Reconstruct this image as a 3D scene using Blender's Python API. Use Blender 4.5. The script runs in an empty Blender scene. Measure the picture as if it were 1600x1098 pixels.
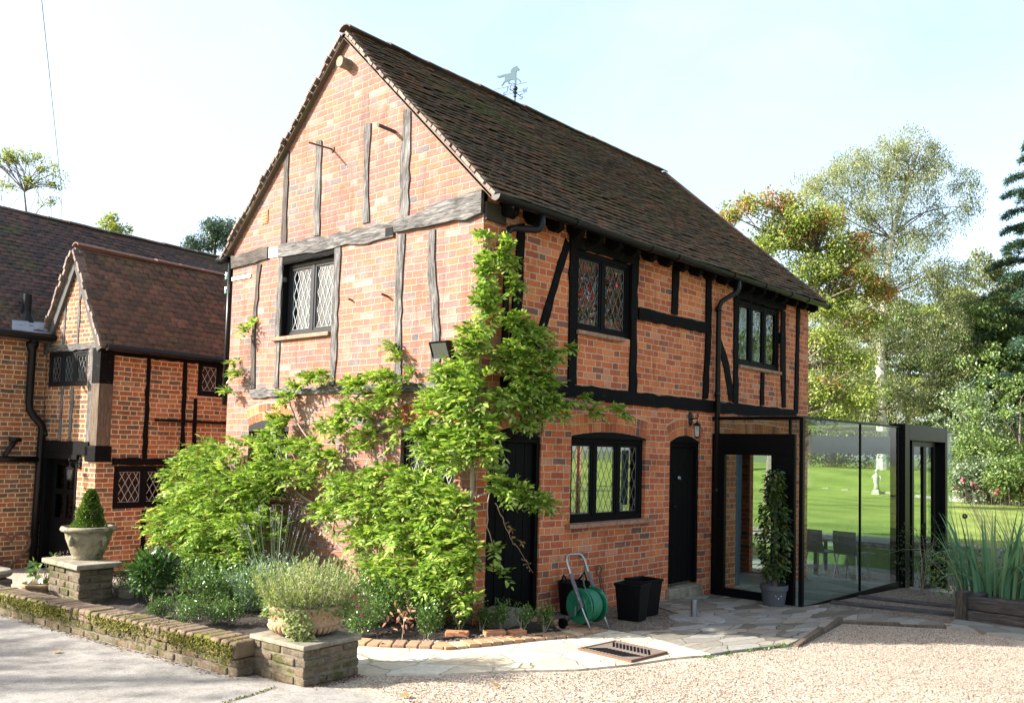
import bpy, math, random
import numpy as np
from mathutils import Vector, Matrix
R = math.radians
scene = bpy.context.scene
col = scene.collection

# ------------------------------------------------------------------ camera
cam_d = bpy.data.cameras.new('camera'); cam = bpy.data.objects.new('camera', cam_d); col.objects.link(cam)
scene.camera = cam
cam_d.sensor_fit = 'HORIZONTAL'; cam_d.sensor_width = 36.0
cam_d.lens = 1396.0 / 1600 * 36.0
cam_d.shift_x = 0.0; cam_d.shift_y = (618.1 - 549.0) / 1600
cam_d.clip_start = 0.05; cam_d.clip_end = 2000
_yaw, _pit, _rol = 0.73286, 0.058685, 0.026103
_f = Vector((math.cos(_pit)*math.cos(_yaw), math.cos(_pit)*math.sin(_yaw), math.sin(_pit)))
_r = Vector((math.sin(_yaw), -math.cos(_yaw), 0)); _u = _r.cross(_f)
_r2 = math.cos(_rol)*_r + math.sin(_rol)*_u; _u2 = -math.sin(_rol)*_r + math.cos(_rol)*_u
cam.matrix_world = Matrix(((_r2.x, _u2.x, -_f.x, -6.269), (_r2.y, _u2.y, -_f.y, -6.081), (_r2.z, _u2.z, -_f.z, 1.727), (0, 0, 0, 1)))

# ------------------------------------------------------------------ sky, sun, exposure
SUN = Vector((0.682, -0.56, -0.47)).normalized()          # the way the light travels
world = bpy.data.worlds.new('World'); scene.world = world; world.use_nodes = True
wn = world.node_tree; wn.nodes.clear()
sky = wn.nodes.new('ShaderNodeTexSky'); sky.sky_type = 'NISHITA'; sky.sun_disc = False
sky.sun_elevation = math.asin(-SUN.z); sky.sun_rotation = math.atan2(-SUN.x, -SUN.y)
sky.air_density = 1.0; sky.dust_density = 3.2; sky.ozone_density = 1.0; sky.altitude = 60
bg = wn.nodes.new('ShaderNodeBackground'); bg.inputs['Strength'].default_value = 0.14
wo = wn.nodes.new('ShaderNodeOutputWorld')
tc = wn.nodes.new('ShaderNodeTexCoord'); mp = wn.nodes.new('ShaderNodeMapping'); mp.inputs['Scale'].default_value = (1.0, 1.6, 3.2); mp.inputs['Rotation'].default_value = (0, 0, R(30))
cn = wn.nodes.new('ShaderNodeTexNoise'); cn.inputs['Scale'].default_value = 2.2; cn.inputs['Detail'].default_value = 7; cn.inputs['Roughness'].default_value = 0.6; cn.inputs['Distortion'].default_value = 0.5
cr = wn.nodes.new('ShaderNodeValToRGB'); cr.color_ramp.elements[0].position = 0.36; cr.color_ramp.elements[0].color = (.22, .22, .22, 1); cr.color_ramp.elements[1].position = 0.68; cr.color_ramp.elements[1].color = (.8, .8, .8, 1)
cm = wn.nodes.new('ShaderNodeMix'); cm.data_type = 'RGBA'; cm.inputs[7].default_value = (1.75, 1.86, 1.90, 1)       # thin high cloud
wn.links.new(tc.outputs['Generated'], mp.inputs[0]); wn.links.new(mp.outputs[0], cn.inputs['Vector']); wn.links.new(cn.outputs['Fac'], cr.inputs[0]); wn.links.new(cr.outputs[0], cm.inputs[0])
wn.links.new(sky.outputs[0], cm.inputs[6]); wn.links.new(cm.outputs[2], bg.inputs[0]); wn.links.new(bg.outputs[0], wo.inputs[0])
sun_d = bpy.data.lights.new('sun', 'SUN'); sun_d.energy = 4.3; sun_d.angle = R(0.5); sun_d.color = (1.0, 0.955, 0.88)
sun = bpy.data.objects.new('sun', sun_d); col.objects.link(sun)
sun.rotation_euler = SUN.to_track_quat('-Z', 'Y').to_euler(); sun.location = (-30, 25, 30)
vs = scene.view_settings
vs.view_transform = 'Standard'; vs.look = 'None'; vs.gamma = 1.0; vs.exposure = 2.0; vs.use_curve_mapping = False

rng = random.Random(7)
nr = np.random.default_rng(11)

# ------------------------------------------------------------------ helpers
def tag(o, label=None, cat=None, group=None, kind=None):
    if label: o['label'] = label
    if cat: o['category'] = cat
    if group: o['group'] = group
    if kind: o['kind'] = kind
    return o

def thing(name, label, cat, loc=(0, 0, 0), rz=0.0, group=None):
    o = bpy.data.objects.new(name, None); col.objects.link(o)
    o.location = loc; o.rotation_euler = (0, 0, rz); o.empty_display_size = 0.1
    return tag(o, label, cat, group)

def kids(o): return [c for c in bpy.data.objects if c.parent == o]
def copy_tree(o, parent=None, top=True):
    c = o.copy(); col.objects.link(c)
    if parent is not None: c.parent = parent
    for k in kids(o): copy_tree(k, c, False)
    return c

class MB:
    def __init__(s): s.v = []; s.f = []; s.uv = {}
    def add(s, vs, fs, uvs=None):
        b = len(s.v); s.v += [tuple(p) for p in vs]
        for i, f in enumerate(fs):
            if uvs is not None: s.uv[len(s.f)] = uvs[i]
            s.f.append(tuple(b + j for j in f))
    def quad(s, a, b, c, d, uv=None): s.add([a, b, c, d], [(0, 1, 2, 3)], [uv] if uv else None)
    def box(s, x0, x1, y0, y1, z0, z1, M=None):
        vs = [(x, y, z) for z in (z0, z1) for y in (y0, y1) for x in (x0, x1)]
        if M is not None: vs = [tuple(M @ Vector(p)) for p in vs]
        s.add(vs, [(0, 2, 3, 1), (4, 5, 7, 6), (0, 1, 5, 4), (2, 6, 7, 3), (0, 4, 6, 2), (1, 3, 7, 5)])
    def tube(s, pts, rad, n=6, cap=True):
        pts = [Vector(p) for p in pts]
        if not isinstance(rad, (list, tuple)): rad = [rad] * len(pts)
        vs = []; prev = None
        for i, p in enumerate(pts):
            t = (pts[min(i+1, len(pts)-1)] - pts[max(i-1, 0)])
            t = t.normalized() if t.length > 1e-9 else Vector((0, 0, 1))
            a = prev if prev is not None else (Vector((1, 0, 0)) if abs(t.z) > .9 else Vector((0, 0, 1)))
            x = (a - t * a.dot(t))
            x = x.normalized() if x.length > 1e-6 else t.orthogonal().normalized()
            prev = x; y = t.cross(x)
            for k in range(n):
                an = 2 * math.pi * k / n
                vs.append(p + (x * math.cos(an) + y * math.sin(an)) * rad[i])
        fs = []
        for i in range(len(pts) - 1):
            for k in range(n):
                fs.append((i*n + k, i*n + (k+1) % n, (i+1)*n + (k+1) % n, (i+1)*n + k))
        if cap: fs += [tuple(reversed(range(n))), tuple(range((len(pts)-1)*n, len(pts)*n))]
        s.add(vs, fs)
    def lathe(s, prof, n=24, c=(0, 0, 0), wob=0.0):
        vs = []; fs = []
        for r, z in prof:
            for k in range(n):
                an = 2*math.pi*k/n
                w = 1 + wob * math.sin(3*an + z*7)
                vs.append((c[0] + r*w*math.cos(an), c[1] + r*w*math.sin(an), c[2] + z))
        for i in range(len(prof)-1):
            for k in range(n):
                fs.append((i*n+k, i*n+(k+1) % n, (i+1)*n+(k+1) % n, (i+1)*n+k))
        fs.append(tuple(reversed(range(n)))); fs.append(tuple(range((len(prof)-1)*n, len(prof)*n)))
        s.add(vs, fs)
    def prism(s, poly, fn, d0, d1, uv=False):
        """poly: 2-D outline (a,b); fn(a,b,d) -> point; extruded from d0 to d1 (d1 = outer face)"""
        n = len(poly)
        A = [fn(a, b, d0) for a, b in poly]; B = [fn(a, b, d1) for a, b in poly]
        fs = [tuple(range(n, 2*n)), tuple(reversed(range(n)))]
        for i in range(n): fs.append((i, (i+1) % n, n + (i+1) % n, n + i))
        s.add(A + B, fs)
    def build(s, name, mat=None, parent=None, loc=None, smooth=False, bevel=0.0, fix=True):
        me = bpy.data.meshes.new(name); me.from_pydata(s.v, [], s.f)
        if s.uv:
            ul = me.uv_layers.new(name='UVMap')
            for fi, uv in s.uv.items():
                p = me.polygons[fi]
                for k, li in enumerate(p.loop_indices): ul.data[li].uv = uv[k]
        if fix:
            import bmesh
            bm = bmesh.new(); bm.from_mesh(me); bmesh.ops.recalc_face_normals(bm, faces=bm.faces); bm.to_mesh(me); bm.free()
        if smooth:
            for p in me.polygons: p.use_smooth = True
        o = bpy.data.objects.new(name, me); col.objects.link(o)
        if mat: me.materials.append(mat)
        if parent is not None: o.parent = parent
        if loc is not None: o.location = loc
        if bevel > 0:
            m = o.modifiers.new('bevel', 'BEVEL'); m.width = bevel; m.segments = 2; m.limit_method = 'ANGLE'; m.angle_limit = R(40)
        return o

def np_mesh(name, V, F, mat, parent=None, loc=None, smooth=False):
    """V (n,3) float, F (m,k) int, all faces the same size"""
    me = bpy.data.meshes.new(name); V = np.asarray(V, dtype=np.float32); F = np.asarray(F, dtype=np.int32)
    m, k = F.shape
    me.vertices.add(len(V)); me.vertices.foreach_set('co', V.ravel())
    me.loops.add(m*k); me.loops.foreach_set('vertex_index', F.ravel())
    me.polygons.add(m); me.polygons.foreach_set('loop_start', np.arange(0, m*k, k, dtype=np.int32))
    me.update(calc_edges=True)
    if smooth: me.polygons.foreach_set('use_smooth', np.ones(m, dtype=bool))
    me.materials.append(mat)
    o = bpy.data.objects.new(name, me); col.objects.link(o)
    if parent is not None: o.parent = parent
    if loc is not None: o.location = loc
    return o

def unit(a): return a / np.maximum(np.linalg.norm(a, axis=-1, keepdims=True), 1e-9)
def leaf_geo(P, A, N, L, W, shape=6, fold=0.15, curl=0.15):
    """leaves: base points P, axes A, normals N, lengths L, widths W"""
    P = np.asarray(P, float); n = len(P); A = unit(np.asarray(A, float)); N = np.asarray(N, float)
    B = unit(np.cross(A, N)); N = np.cross(B, A)
    L = np.broadcast_to(np.asarray(L, float), (n,))[:, None]; W = np.broadcast_to(np.asarray(W, float), (n,))[:, None]
    if shape == 4:
        pts = [P, P + A*L*.45 + B*W*.5 + N*W*fold, P + A*L - N*L*curl, P + A*L*.45 - B*W*.5 + N*W*fold]
    else:
        pts = [P, P + A*L*.28 + B*W*.46 + N*W*fold, P + A*L*.68 + B*W*.40 + N*(W*fold*.6 - L*curl*.4), P + A*L - N*L*curl,
               P + A*L*.68 - B*W*.40 + N*(W*fold*.6 - L*curl*.4), P + A*L*.28 - B*W*.46 + N*W*fold]
    V = np.stack(pts, 1).reshape(-1, 3)
    F = np.arange(n*shape).reshape(n, shape)
    return V, F

# ------------------------------------------------------------------ node helpers
def new_mat(name):
    m = bpy.data.materials.new(name); m.use_nodes = True; nt = m.node_tree; nt.nodes.clear()
    out = nt.nodes.new('ShaderNodeOutputMaterial'); return m, nt, out
def setin(nt, sock, v):
    if isinstance(v, bpy.types.NodeSocket): nt.links.new(v, sock)
    elif v is not None: sock.default_value = v
def MA(nt, op, a, b=None, c=None, clamp=False):
    n = nt.nodes.new('ShaderNodeMath'); n.operation = op; n.use_clamp = clamp
    for i, v in enumerate((a, b, c)):
        if v is not None: setin(nt, n.inputs[i], v)
    return n.outputs[0]
def VM(nt, op, a, b=None):
    n = nt.nodes.new('ShaderNodeVectorMath'); n.operation = op
    setin(nt, n.inputs[0], a)
    if b is not None: setin(nt, n.inputs[3] if op == 'SCALE' else n.inputs[1], b)
    return n.outputs[0]
def NOISE(nt, vec, scale, detail=4.0, rough=0.55, dist=0.0):
    n = nt.nodes.new('ShaderNodeTexNoise'); n.inputs['Scale'].default_value = scale; n.inputs['Detail'].default_value = detail
    n.inputs['Roughness'].default_value = rough; n.inputs['Distortion'].default_value = dist
    if vec is not None: nt.links.new(vec, n.inputs['Vector'])
    return n
def RAMP(nt, fac, stops, interp='LINEAR'):
    n = nt.nodes.new('ShaderNodeValToRGB'); cr = n.color_ramp; cr.interpolation = interp
    while len(cr.elements) < len(stops): cr.elements.new(0.5)
    for e, (p, c) in zip(cr.elements, stops):
        e.position = p; e.color = c if len(c) == 4 else (*c, 1)
    setin(nt, n.inputs[0], fac); return n.outputs[0]
def MIX(nt, fac, a, b, mode='MIX'):
    n = nt.nodes.new('ShaderNodeMix'); n.data_type = 'RGBA'; n.blend_type = mode
    setin(nt, n.inputs[0], fac)
    setin(nt, n.inputs[6], a if isinstance(a, bpy.types.NodeSocket) else (*a, 1) if len(a) == 3 else a)
    setin(nt, n.inputs[7], b if isinstance(b, bpy.types.NodeSocket) else (*b, 1) if len(b) == 3 else b)
    return n.outputs[2]
def PRIN(nt, out, color, rough=0.8, metal=0.0, spec=0.5, normal=None, **kw):
    p = nt.nodes.new('ShaderNodeBsdfPrincipled')
    setin(nt, p.inputs['Base Color'], color if isinstance(color, bpy.types.NodeSocket) else (*color, 1))
    setin(nt, p.inputs['Roughness'], rough); setin(nt, p.inputs['Metallic'], metal)
    setin(nt, p.inputs['Specular IOR Level'], spec)
    if normal is not None: nt.links.new(normal, p.inputs['Normal'])
    for k, v in kw.items(): setin(nt, p.inputs[k], v)
    if out is not None: nt.links.new(p.outputs[0], out.inputs[0])
    return p
def BUMP(nt, h, strength=0.5, dist=0.01):
    b = nt.nodes.new('ShaderNodeBump'); b.inputs['Strength'].default_value = strength; b.inputs['Distance'].default_value = dist
    nt.links.new(h, b.inputs['Height']); return b.outputs[0]
def COORD(nt, which='Object'):
    return nt.nodes.new('ShaderNodeTexCoord').outputs[which]
def MAPV(nt, vec, scale=(1, 1, 1), rot=(0, 0, 0), loc=(0, 0, 0)):
    n = nt.nodes.new('ShaderNodeMapping'); nt.links.new(vec, n.inputs[0])
    n.inputs['Scale'].default_value = scale; n.inputs['Rotation'].default_value = rot; n.inputs['Location'].default_value = loc
    return n.outputs[0]
def ISLAND(nt): return nt.nodes.new('ShaderNodeNewGeometry').outputs['Random Per Island']
def RAND(nt): return nt.nodes.new('ShaderNodeObjectInfo').outputs['Random']

# ------------------------------------------------------------------ materials
def brick_mat(name, stops, mortar, h=0.0745, joint=0.0065, bump=0.7, seed=0.0, patch=(0.62, 0.45, 0.36), patch_amt=0.25):
    m, nt, out = new_mat(name)
    uv = COORD(nt, 'UV')
    n1 = NOISE(nt, uv, 1.3, 2); n2 = NOISE(nt, uv, 22, 3)
    d1 = VM(nt, 'SCALE', VM(nt, 'SUBTRACT', n1.outputs['Color'], (0.5, 0.5, 0.5)), 0.035)
    d2 = VM(nt, 'SCALE', VM(nt, 'SUBTRACT', n2.outputs['Color'], (0.5, 0.5, 0.5)), 0.016)
    w = VM(nt, 'ADD', VM(nt, 'ADD', uv, d1), d2)
    sp = nt.nodes.new('ShaderNodeSeparateXYZ'); nt.links.new(w, sp.inputs[0]); u, v = sp.outputs[0], sp.outputs[1]
    PER = 0.338; S = 0.665
    vr = MA(nt, 'DIVIDE', v, h); row = MA(nt, 'FLOOR', vr); fv = MA(nt, 'SUBTRACT', vr, row)
    par = MA(nt, 'FLOORED_MODULO', row, 2.0)
    wr = nt.nodes.new('ShaderNodeTexWhiteNoise'); wr.noise_dimensions = '1D'; nt.links.new(MA(nt, 'ADD', row, seed), wr.inputs['W'])
    sh = MA(nt, 'ADD', MA(nt, 'MULTIPLY', par, 0.5), MA(nt, 'MULTIPLY', wr.outputs['Value'], 0.16))
    uu = MA(nt, 'ADD', MA(nt, 'DIVIDE', u, PER), sh); cell = MA(nt, 'FLOOR', uu); f = MA(nt, 'SUBTRACT', uu, cell)
    hd = MA(nt, 'GREATER_THAN', f, S)
    ds = MA(nt, 'MINIMUM', f, MA(nt, 'SUBTRACT', S, f)); dh = MA(nt, 'MINIMUM', MA(nt, 'SUBTRACT', f, S), MA(nt, 'SUBTRACT', 1.0, f))
    du = MA(nt, 'MULTIPLY', MA(nt, 'MAXIMUM', ds, dh), PER)
    dv = MA(nt, 'MULTIPLY', MA(nt, 'MINIMUM', fv, MA(nt, 'SUBTRACT', 1.0, fv)), h)
    dd = MA(nt, 'MINIMUM', du, dv)
    n3 = NOISE(nt, uv, 70, 4)
    dd = MA(nt, 'ADD', dd, MA(nt, 'MULTIPLY', MA(nt, 'SUBTRACT', n3.outputs['Fac'], 0.5), 0.010))
    mr = nt.nodes.new('ShaderNodeMapRange'); mr.interpolation_type = 'SMOOTHSTEP'
    nt.links.new(dd, mr.inputs[0]); mr.inputs[1].default_value = joint - 0.003; mr.inputs[2].default_value = joint + 0.003
    mask = mr.outputs[0]
    cid = nt.nodes.new('ShaderNodeCombineXYZ'); nt.links.new(MA(nt, 'ADD', MA(nt, 'MULTIPLY', cell, 2.0), hd), cid.inputs[0]); nt.links.new(row, cid.inputs[1]); cid.inputs[2].default_value = seed
    wnn = nt.nodes.new('ShaderNodeTexWhiteNoise'); wnn.noise_dimensions = '3D'; nt.links.new(cid.outputs[0], wnn.inputs['Vector'])
    big = NOISE(nt, uv, 0.7, 3)
    fac = MA(nt, 'ADD', wnn.outputs['Value'], MA(nt, 'MULTIPLY', MA(nt, 'SUBTRACT', big.outputs['Fac'], 0.5), 0.35), clamp=True)
    c = RAMP(nt, fac, stops)
    n4 = NOISE(nt, uv, 45, 5, 0.7)
    c = MIX(nt, 1.0, c, RAMP(nt, n4.outputs['Fac'], [(0.25, (0.62, 0.62, 0.62)), (0.55, (1, 1, 1)), (0.8, (1.25, 1.22, 1.18))]), 'MULTIPLY')
    n5 = NOISE(nt, uv, 3.4, 6, 0.75)
    c = MIX(nt, MA(nt, 'MULTIPLY', RAMP(nt, n5.outputs['Fac'], [(0.5, (0, 0, 0)), (0.72, (1, 1, 1))]), patch_amt), c, patch)
    mc = MIX(nt, n3.outputs['Fac'], tuple(x*0.75 for x in mortar), tuple(min(1, x*1.15) for x in mortar))
    c = MIX(nt, mask, mc, c)
    n6 = NOISE(nt, uv, 0.9, 6, 0.7)
    c = MIX(nt, 1.0, c, RAMP(nt, n6.outputs['Fac'], [(0.32, (0.62, 0.60, 0.58)), (0.46, (0.95, 0.95, 0.95)), (0.7, (1.08, 1.06, 1.04))]), 'MULTIPLY')
    n7 = NOISE(nt, MAPV(nt, uv, (5.0, 0.5, 1)), 1.0, 5, 0.7)
    c = MIX(nt, 1.0, c, RAMP(nt, n7.outputs['Fac'], [(0.30, (0.60, 0.57, 0.54)), (0.43, (0.97, 0.97, 0.97)), (0.75, (1.05, 1.04, 1.03))]), 'MULTIPLY')
    hgt = MA(nt, 'ADD', MA(nt, 'MULTIPLY', mask, 0.8), MA(nt, 'MULTIPLY', n4.outputs['Fac'], 0.45))
    PRIN(nt, out, c, 0.9, spec=0.25, normal=BUMP(nt, hgt, bump, 0.013))
    return m
PAL_SIDE = [(0.0, (0.15, 0.085, 0.07)), (0.04, (0.23, 0.085, 0.06)), (0.12, (0.36, 0.09, 0.046)), (0.40, (0.45, 0.112, 0.046)), (0.65, (0.52, 0.138, 0.05)), (0.90, (0.58, 0.185, 0.07)), (1.0, (0.48, 0.22, 0.145))]
PAL_GAB = [(0.0, (0.13, 0.11, 0.11)), (0.04, (0.17, 0.12, 0.115)), (0.14, (0.22, 0.112, 0.098)), (0.38, (0.24, 0.107, 0.082)), (0.62, (0.272, 0.115, 0.073)), (0.84, (0.30, 0.132, 0.075)), (0.95, (0.275, 0.165, 0.135)), (1.0, (0.30, 0.225, 0.195))]
M_BRICK = brick_mat('red_brick', PAL_SIDE, (0.52, 0.37, 0.24), patch_amt=0.2, patch=(0.46, 0.25, 0.15))
M_BRICKG = brick_mat('weathered_brick', PAL_GAB, (0.285, 0.225, 0.18), seed=31.0, patch_amt=0.75, patch=(0.285, 0.205, 0.175))
M_BRICKF = brick_mat('farmhouse_brick', [(0.0, (0.10, 0.07, 0.055)), (0.12, (0.15, 0.085, 0.055)), (0.4, (0.24, 0.09, 0.045)), (0.7, (0.31, 0.105, 0.045)), (0.9, (0.35, 0.15, 0.065)), (1.0, (0.26, 0.16, 0.085))], (0.55, 0.42, 0.25), seed=77.0, joint=0.008)
M_BRICKW = brick_mat('garden_wall_brick', [(0.0, (0.08, 0.06, 0.05)), (0.3, (0.20, 0.12, 0.08)), (0.6, (0.30, 0.17, 0.10)), (1.0, (0.34, 0.22, 0.14))], (0.40, 0.34, 0.26), seed=12.0, bump=1.0, patch=(0.30, 0.28, 0.2), patch_amt=0.6)

def single_brick_mat(name, stops):
    m, nt, out = new_mat(name); oc = COORD(nt)
    c = RAMP(nt, ISLAND(nt), stops); n = NOISE(nt, oc, 40, 5, 0.7)
    c = MIX(nt, 1.0, c, RAMP(nt, n.outputs['Fac'], [(0.25, (0.6, 0.6, 0.6)), (0.8, (1.25, 1.22, 1.18))]), 'MULTIPLY')
    PRIN(nt, out, c, 0.9, spec=0.25, normal=BUMP(nt, n.outputs['Fac'], 0.5, 0.006)); return m
M_ARCH = single_brick_mat('arch_brick', [(0.0, (0.09, 0.06, 0.06)), (0.12, (0.27, 0.075, 0.035)), (0.5, (0.42, 0.12, 0.045)), (0.9, (0.52, 0.17, 0.06)), (1.0, (0.40, 0.2, 0.12))])
M_EDGE = single_brick_mat('edging_brick', [(0.0, (0.26, 0.17, 0.11)), (0.5, (0.36, 0.23, 0.14)), (0.8, (0.40, 0.22, 0.11)), (1.0, (0.42, 0.34, 0.24))])

def flat_mat(name, c, rough=0.6, metal=0.0, spec=0.5, nscale=30.0, namt=0.25, bump=0.15, bdist=0.004):
    m, nt, out = new_mat(name); oc = COORD(nt); n = NOISE(nt, oc, nscale, 5, 0.65)
    lo = tuple(x*(1-namt) for x in c); hi = tuple(min(1, x*(1+namt)) for x in c)
    PRIN(nt, out, MIX(nt, n.outputs['Fac'], lo, hi), MA(nt, 'ADD', rough - 0.08, MA(nt, 'MULTIPLY', n.outputs['Fac'], 0.16)), metal, spec, BUMP(nt, n.outputs['Fac'], bump, bdist)); return m
M_BLACK = flat_mat('black_paint', (0.004, 0.004, 0.0045), 0.55, spec=0.06, nscale=18, namt=0.5)
def tarred_timber():
    m, nt, out = new_mat('black_timber'); oc = COORD(nt); n = NOISE(nt, MAPV(nt, oc, (9, 9, 9)), 2.0, 6, 0.75); n2 = NOISE(nt, oc, 60, 4, 0.7)
    c = RAMP(nt, n.outputs['Fac'], [(0.3, (0.003, 0.003, 0.003)), (0.60, (0.006, 0.0055, 0.0055)), (0.70, (0.030, 0.026, 0.023)), (0.8, (0.06, 0.05, 0.045))])
    PRIN(nt, out, c, 0.7, spec=0.05, normal=BUMP(nt, MA(nt, 'ADD', n.outputs['Fac'], MA(nt, 'MULTIPLY', n2.outputs['Fac'], .5)), 0.8, 0.012)); return m
M_BLACKT = tarred_timber()
M_BLACKP = flat_mat('black_plastic', (0.004, 0.004, 0.005), 0.5, spec=0.10, nscale=50, namt=0.3)
M_IRON = flat_mat('cast_iron', (0.006, 0.006, 0.007), 0.34, spec=0.22, nscale=35, namt=0.5)
M_PLATE = flat_mat('worn_iron_plate', (0.15, 0.12, 0.10), 0.7, nscale=40, namt=0.4, bump=0.4)
M_RUST = flat_mat('rusty_iron', (0.12, 0.065, 0.04), 0.85, nscale=60, namt=0.6, bump=0.6)
M_STEEL = flat_mat('steel_tube', (0.30, 0.31, 0.34), 0.35, 0.9, nscale=80, namt=0.08)
M_GREYP = flat_mat('grey_plastic', (0.065, 0.07, 0.082), 0.45, nscale=40, namt=0.12)
M_DGREY = flat_mat('dark_grey_plastic', (0.06, 0.06, 0.075), 0.45)
M_GREENP = flat_mat('green_plastic', (0.003, 0.085, 0.046), 0.42, nscale=20, namt=0.2)
M_HOSE = flat_mat('green_hose', (0.005, 0.13, 0.07), 0.42, nscale=60, namt=0.15)
M_ORANGE = flat_mat('orange_plastic', (0.75, 0.28, 0.02), 0.4)
M_BRASS = flat_mat('aged_brass', (0.22, 0.18, 0.10), 0.5, 0.8)
M_LEAD = flat_mat('lead_came', (0.13, 0.135, 0.135), 0.6, 0.0, nscale=100)
M_LEADL = flat_mat('pale_lead_came', (0.42, 0.44, 0.46), 0.5, 0.0, nscale=100)  # paler lead; for the gable, sunlight is put into its colour
M_LEADF = flat_mat('lead_flashing', (0.26, 0.29, 0.33), 0.5, 0.4, nscale=12, bump=0.6)
M_JOINT = flat_mat('arch_mortar', (0.40, 0.29, 0.19), 0.95, nscale=60, namt=0.25, bump=0.7, bdist=0.01)
M_WHITE = flat_mat('white_paint', (0.75, 0.74, 0.70), 0.6, nscale=20, namt=0.12)
M_MORTAR = flat_mat('lime_mortar', (0.60, 0.52, 0.42), 0.95, nscale=60, namt=0.25, bump=0.7, bdist=0.01)
M_FRAME = flat_mat('grey_window_frame', (0.009, 0.010, 0.013), 0.4, spec=0.2, nscale=30)
M_ALU = flat_mat('dark_aluminium', (0.004, 0.0045, 0.005), 0.3, 0.0, spec=0.10, nscale=60)
M_FASCIA = flat_mat('grey_fascia', (0.20, 0.24, 0.26), 0.4, nscale=6, namt=0.15)
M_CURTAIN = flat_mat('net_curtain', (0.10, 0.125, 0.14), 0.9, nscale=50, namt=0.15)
M_CURTG = flat_mat('green_grey_curtain', (0.10, 0.145, 0.135), 0.9, nscale=20, namt=0.2)
M_CURTB = flat_mat('blue_grey_curtain', (0.08, 0.10, 0.14), 0.9, nscale=20, namt=0.2)
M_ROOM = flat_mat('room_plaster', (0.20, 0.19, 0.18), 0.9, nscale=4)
M_CHINA = flat_mat('white_china', (0.8, 0.8, 0.78), 0.2)
M_COPPER = flat_mat('verdigris_copper', (0.055, 0.095, 0.115), 0.7, 0.0, spec=0.15, nscale=40, namt=0.3)
M_DCOPPER = flat_mat('dark_copper', (0.03, 0.05, 0.055), 0.5, 0.5, nscale=40)
M_TERRA = flat_mat('terracotta', (0.42, 0.17, 0.08), 0.85, nscale=25, namt=0.3, bump=0.3)
M_SOIL = flat_mat('garden_soil', (0.035, 0.024, 0.018), 0.95, nscale=45, namt=0.8, bump=1.0, bdist=0.03)
M_CHAIRF = flat_mat('grey_chair_shell', (0.10, 0.115, 0.12), 0.5)
M_WHITEST = flat_mat('white_stone', (0.36, 0.345, 0.30), 0.85, nscale=9, namt=0.3, bump=0.4)

def wood_mat(name, stops, scale=(3, 26, 26), rough=0.85, bump=0.9, co='UV'):
    m, nt, out = new_mat(name); uv = COORD(nt, co)
    v = MAPV(nt, uv, scale)
    n = NOISE(nt, v, 1.6, 6, 0.7, 0.6); n2 = NOISE(nt, uv, 3.0, 3)
    f = MA(nt, 'ADD', MA(nt, 'MULTIPLY', n.outputs['Fac'], 0.8), MA(nt, 'MULTIPLY', n2.outputs['Fac'], 0.25))
    PRIN(nt, out, RAMP(nt, f, stops), rough, spec=0.2, normal=BUMP(nt, n.outputs['Fac'], bump, 0.012)); return m
M_OAK = wood_mat('weathered_oak', [(0.36, (0.010, 0.0095, 0.009)), (0.48, (0.06, 0.056, 0.053)), (0.60, (0.15, 0.142, 0.135)), (0.75, (0.30, 0.29, 0.28))])
M_OAKB = wood_mat('brown_worn_oak', [(0.30, (0.03, 0.022, 0.016)), (0.52, (0.10, 0.072, 0.05)), (0.75, (0.20, 0.15, 0.11))], (24, 24, 3), co='Object')
M_OAKD = wood_mat('dark_weathered_oak', [(0.30, (0.008, 0.007, 0.006)), (0.50, (0.045, 0.038, 0.033)), (0.75, (0.15, 0.13, 0.11))])
M_SLEEPER = wood_mat('sleeper_timber', [(0.30, (0.014, 0.012, 0.012)), (0.52, (0.045, 0.040, 0.038)), (0.75, (0.13, 0.12, 0.115))], (2.5, 2.5, 30), co='Object')
M_POST = wood_mat('dark_post_timber', [(0.30, (0.008, 0.007, 0.006)), (0.50, (0.04, 0.034, 0.03)), (0.75, (0.13, 0.11, 0.095))], (24, 24, 3), co='Object')

TILT = 0.030
def tile_mat(name, stops, moss=(0.09, 0.10, 0.035), moss_amt=0.35, lich=(0.33, 0.34, 0.32)):
    m, nt, out = new_mat(name); oc = COORD(nt)
    c = RAMP(nt, ISLAND(nt), stops)
    n = NOISE(nt, oc, 35, 5, 0.7); n2 = NOISE(nt, oc, 1.1, 5, 0.7); n3 = NOISE(nt, oc, 9, 5, 0.75)
    c = MIX(nt, 1.0, c, RAMP(nt, n.outputs['Fac'], [(0.25, (0.55, 0.55, 0.55)), (0.8, (1.3, 1.3, 1.3))]), 'MULTIPLY')
    c = MIX(nt, MA(nt, 'MULTIPLY', RAMP(nt, n2.outputs['Fac'], [(0.52, (0, 0, 0)), (0.68, (1, 1, 1))]), moss_amt), c, moss)
    c = MIX(nt, MA(nt, 'MULTIPLY', RAMP(nt, n3.outputs['Fac'], [(0.62, (0, 0, 0)), (0.74, (1, 1, 1))]), 0.5), c, lich)
    PRIN(nt, out, c, 0.75, spec=0.45, normal=BUMP(nt, n.outputs['Fac'], 0.5, 0.006)); return m
M_TILE = tile_mat('old_clay_tile', [(0.0, (0.065, 0.047, 0.036)), (0.4, (0.10, 0.068, 0.048)), (0.75, (0.14, 0.085, 0.056)), (0.93, (0.18, 0.085, 0.052)), (1.0, (0.23, 0.095, 0.055))], moss_amt=0.6)
M_TILEF = tile_mat('farmhouse_tile', [(0.0, (0.06, 0.048, 0.039)), (0.35, (0.088, 0.063, 0.049)), (0.7, (0.112, 0.073, 0.054)), (0.92, (0.14, 0.080, 0.057)), (1.0, (0.175, 0.105, 0.08))], moss_amt=0.6)
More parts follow.
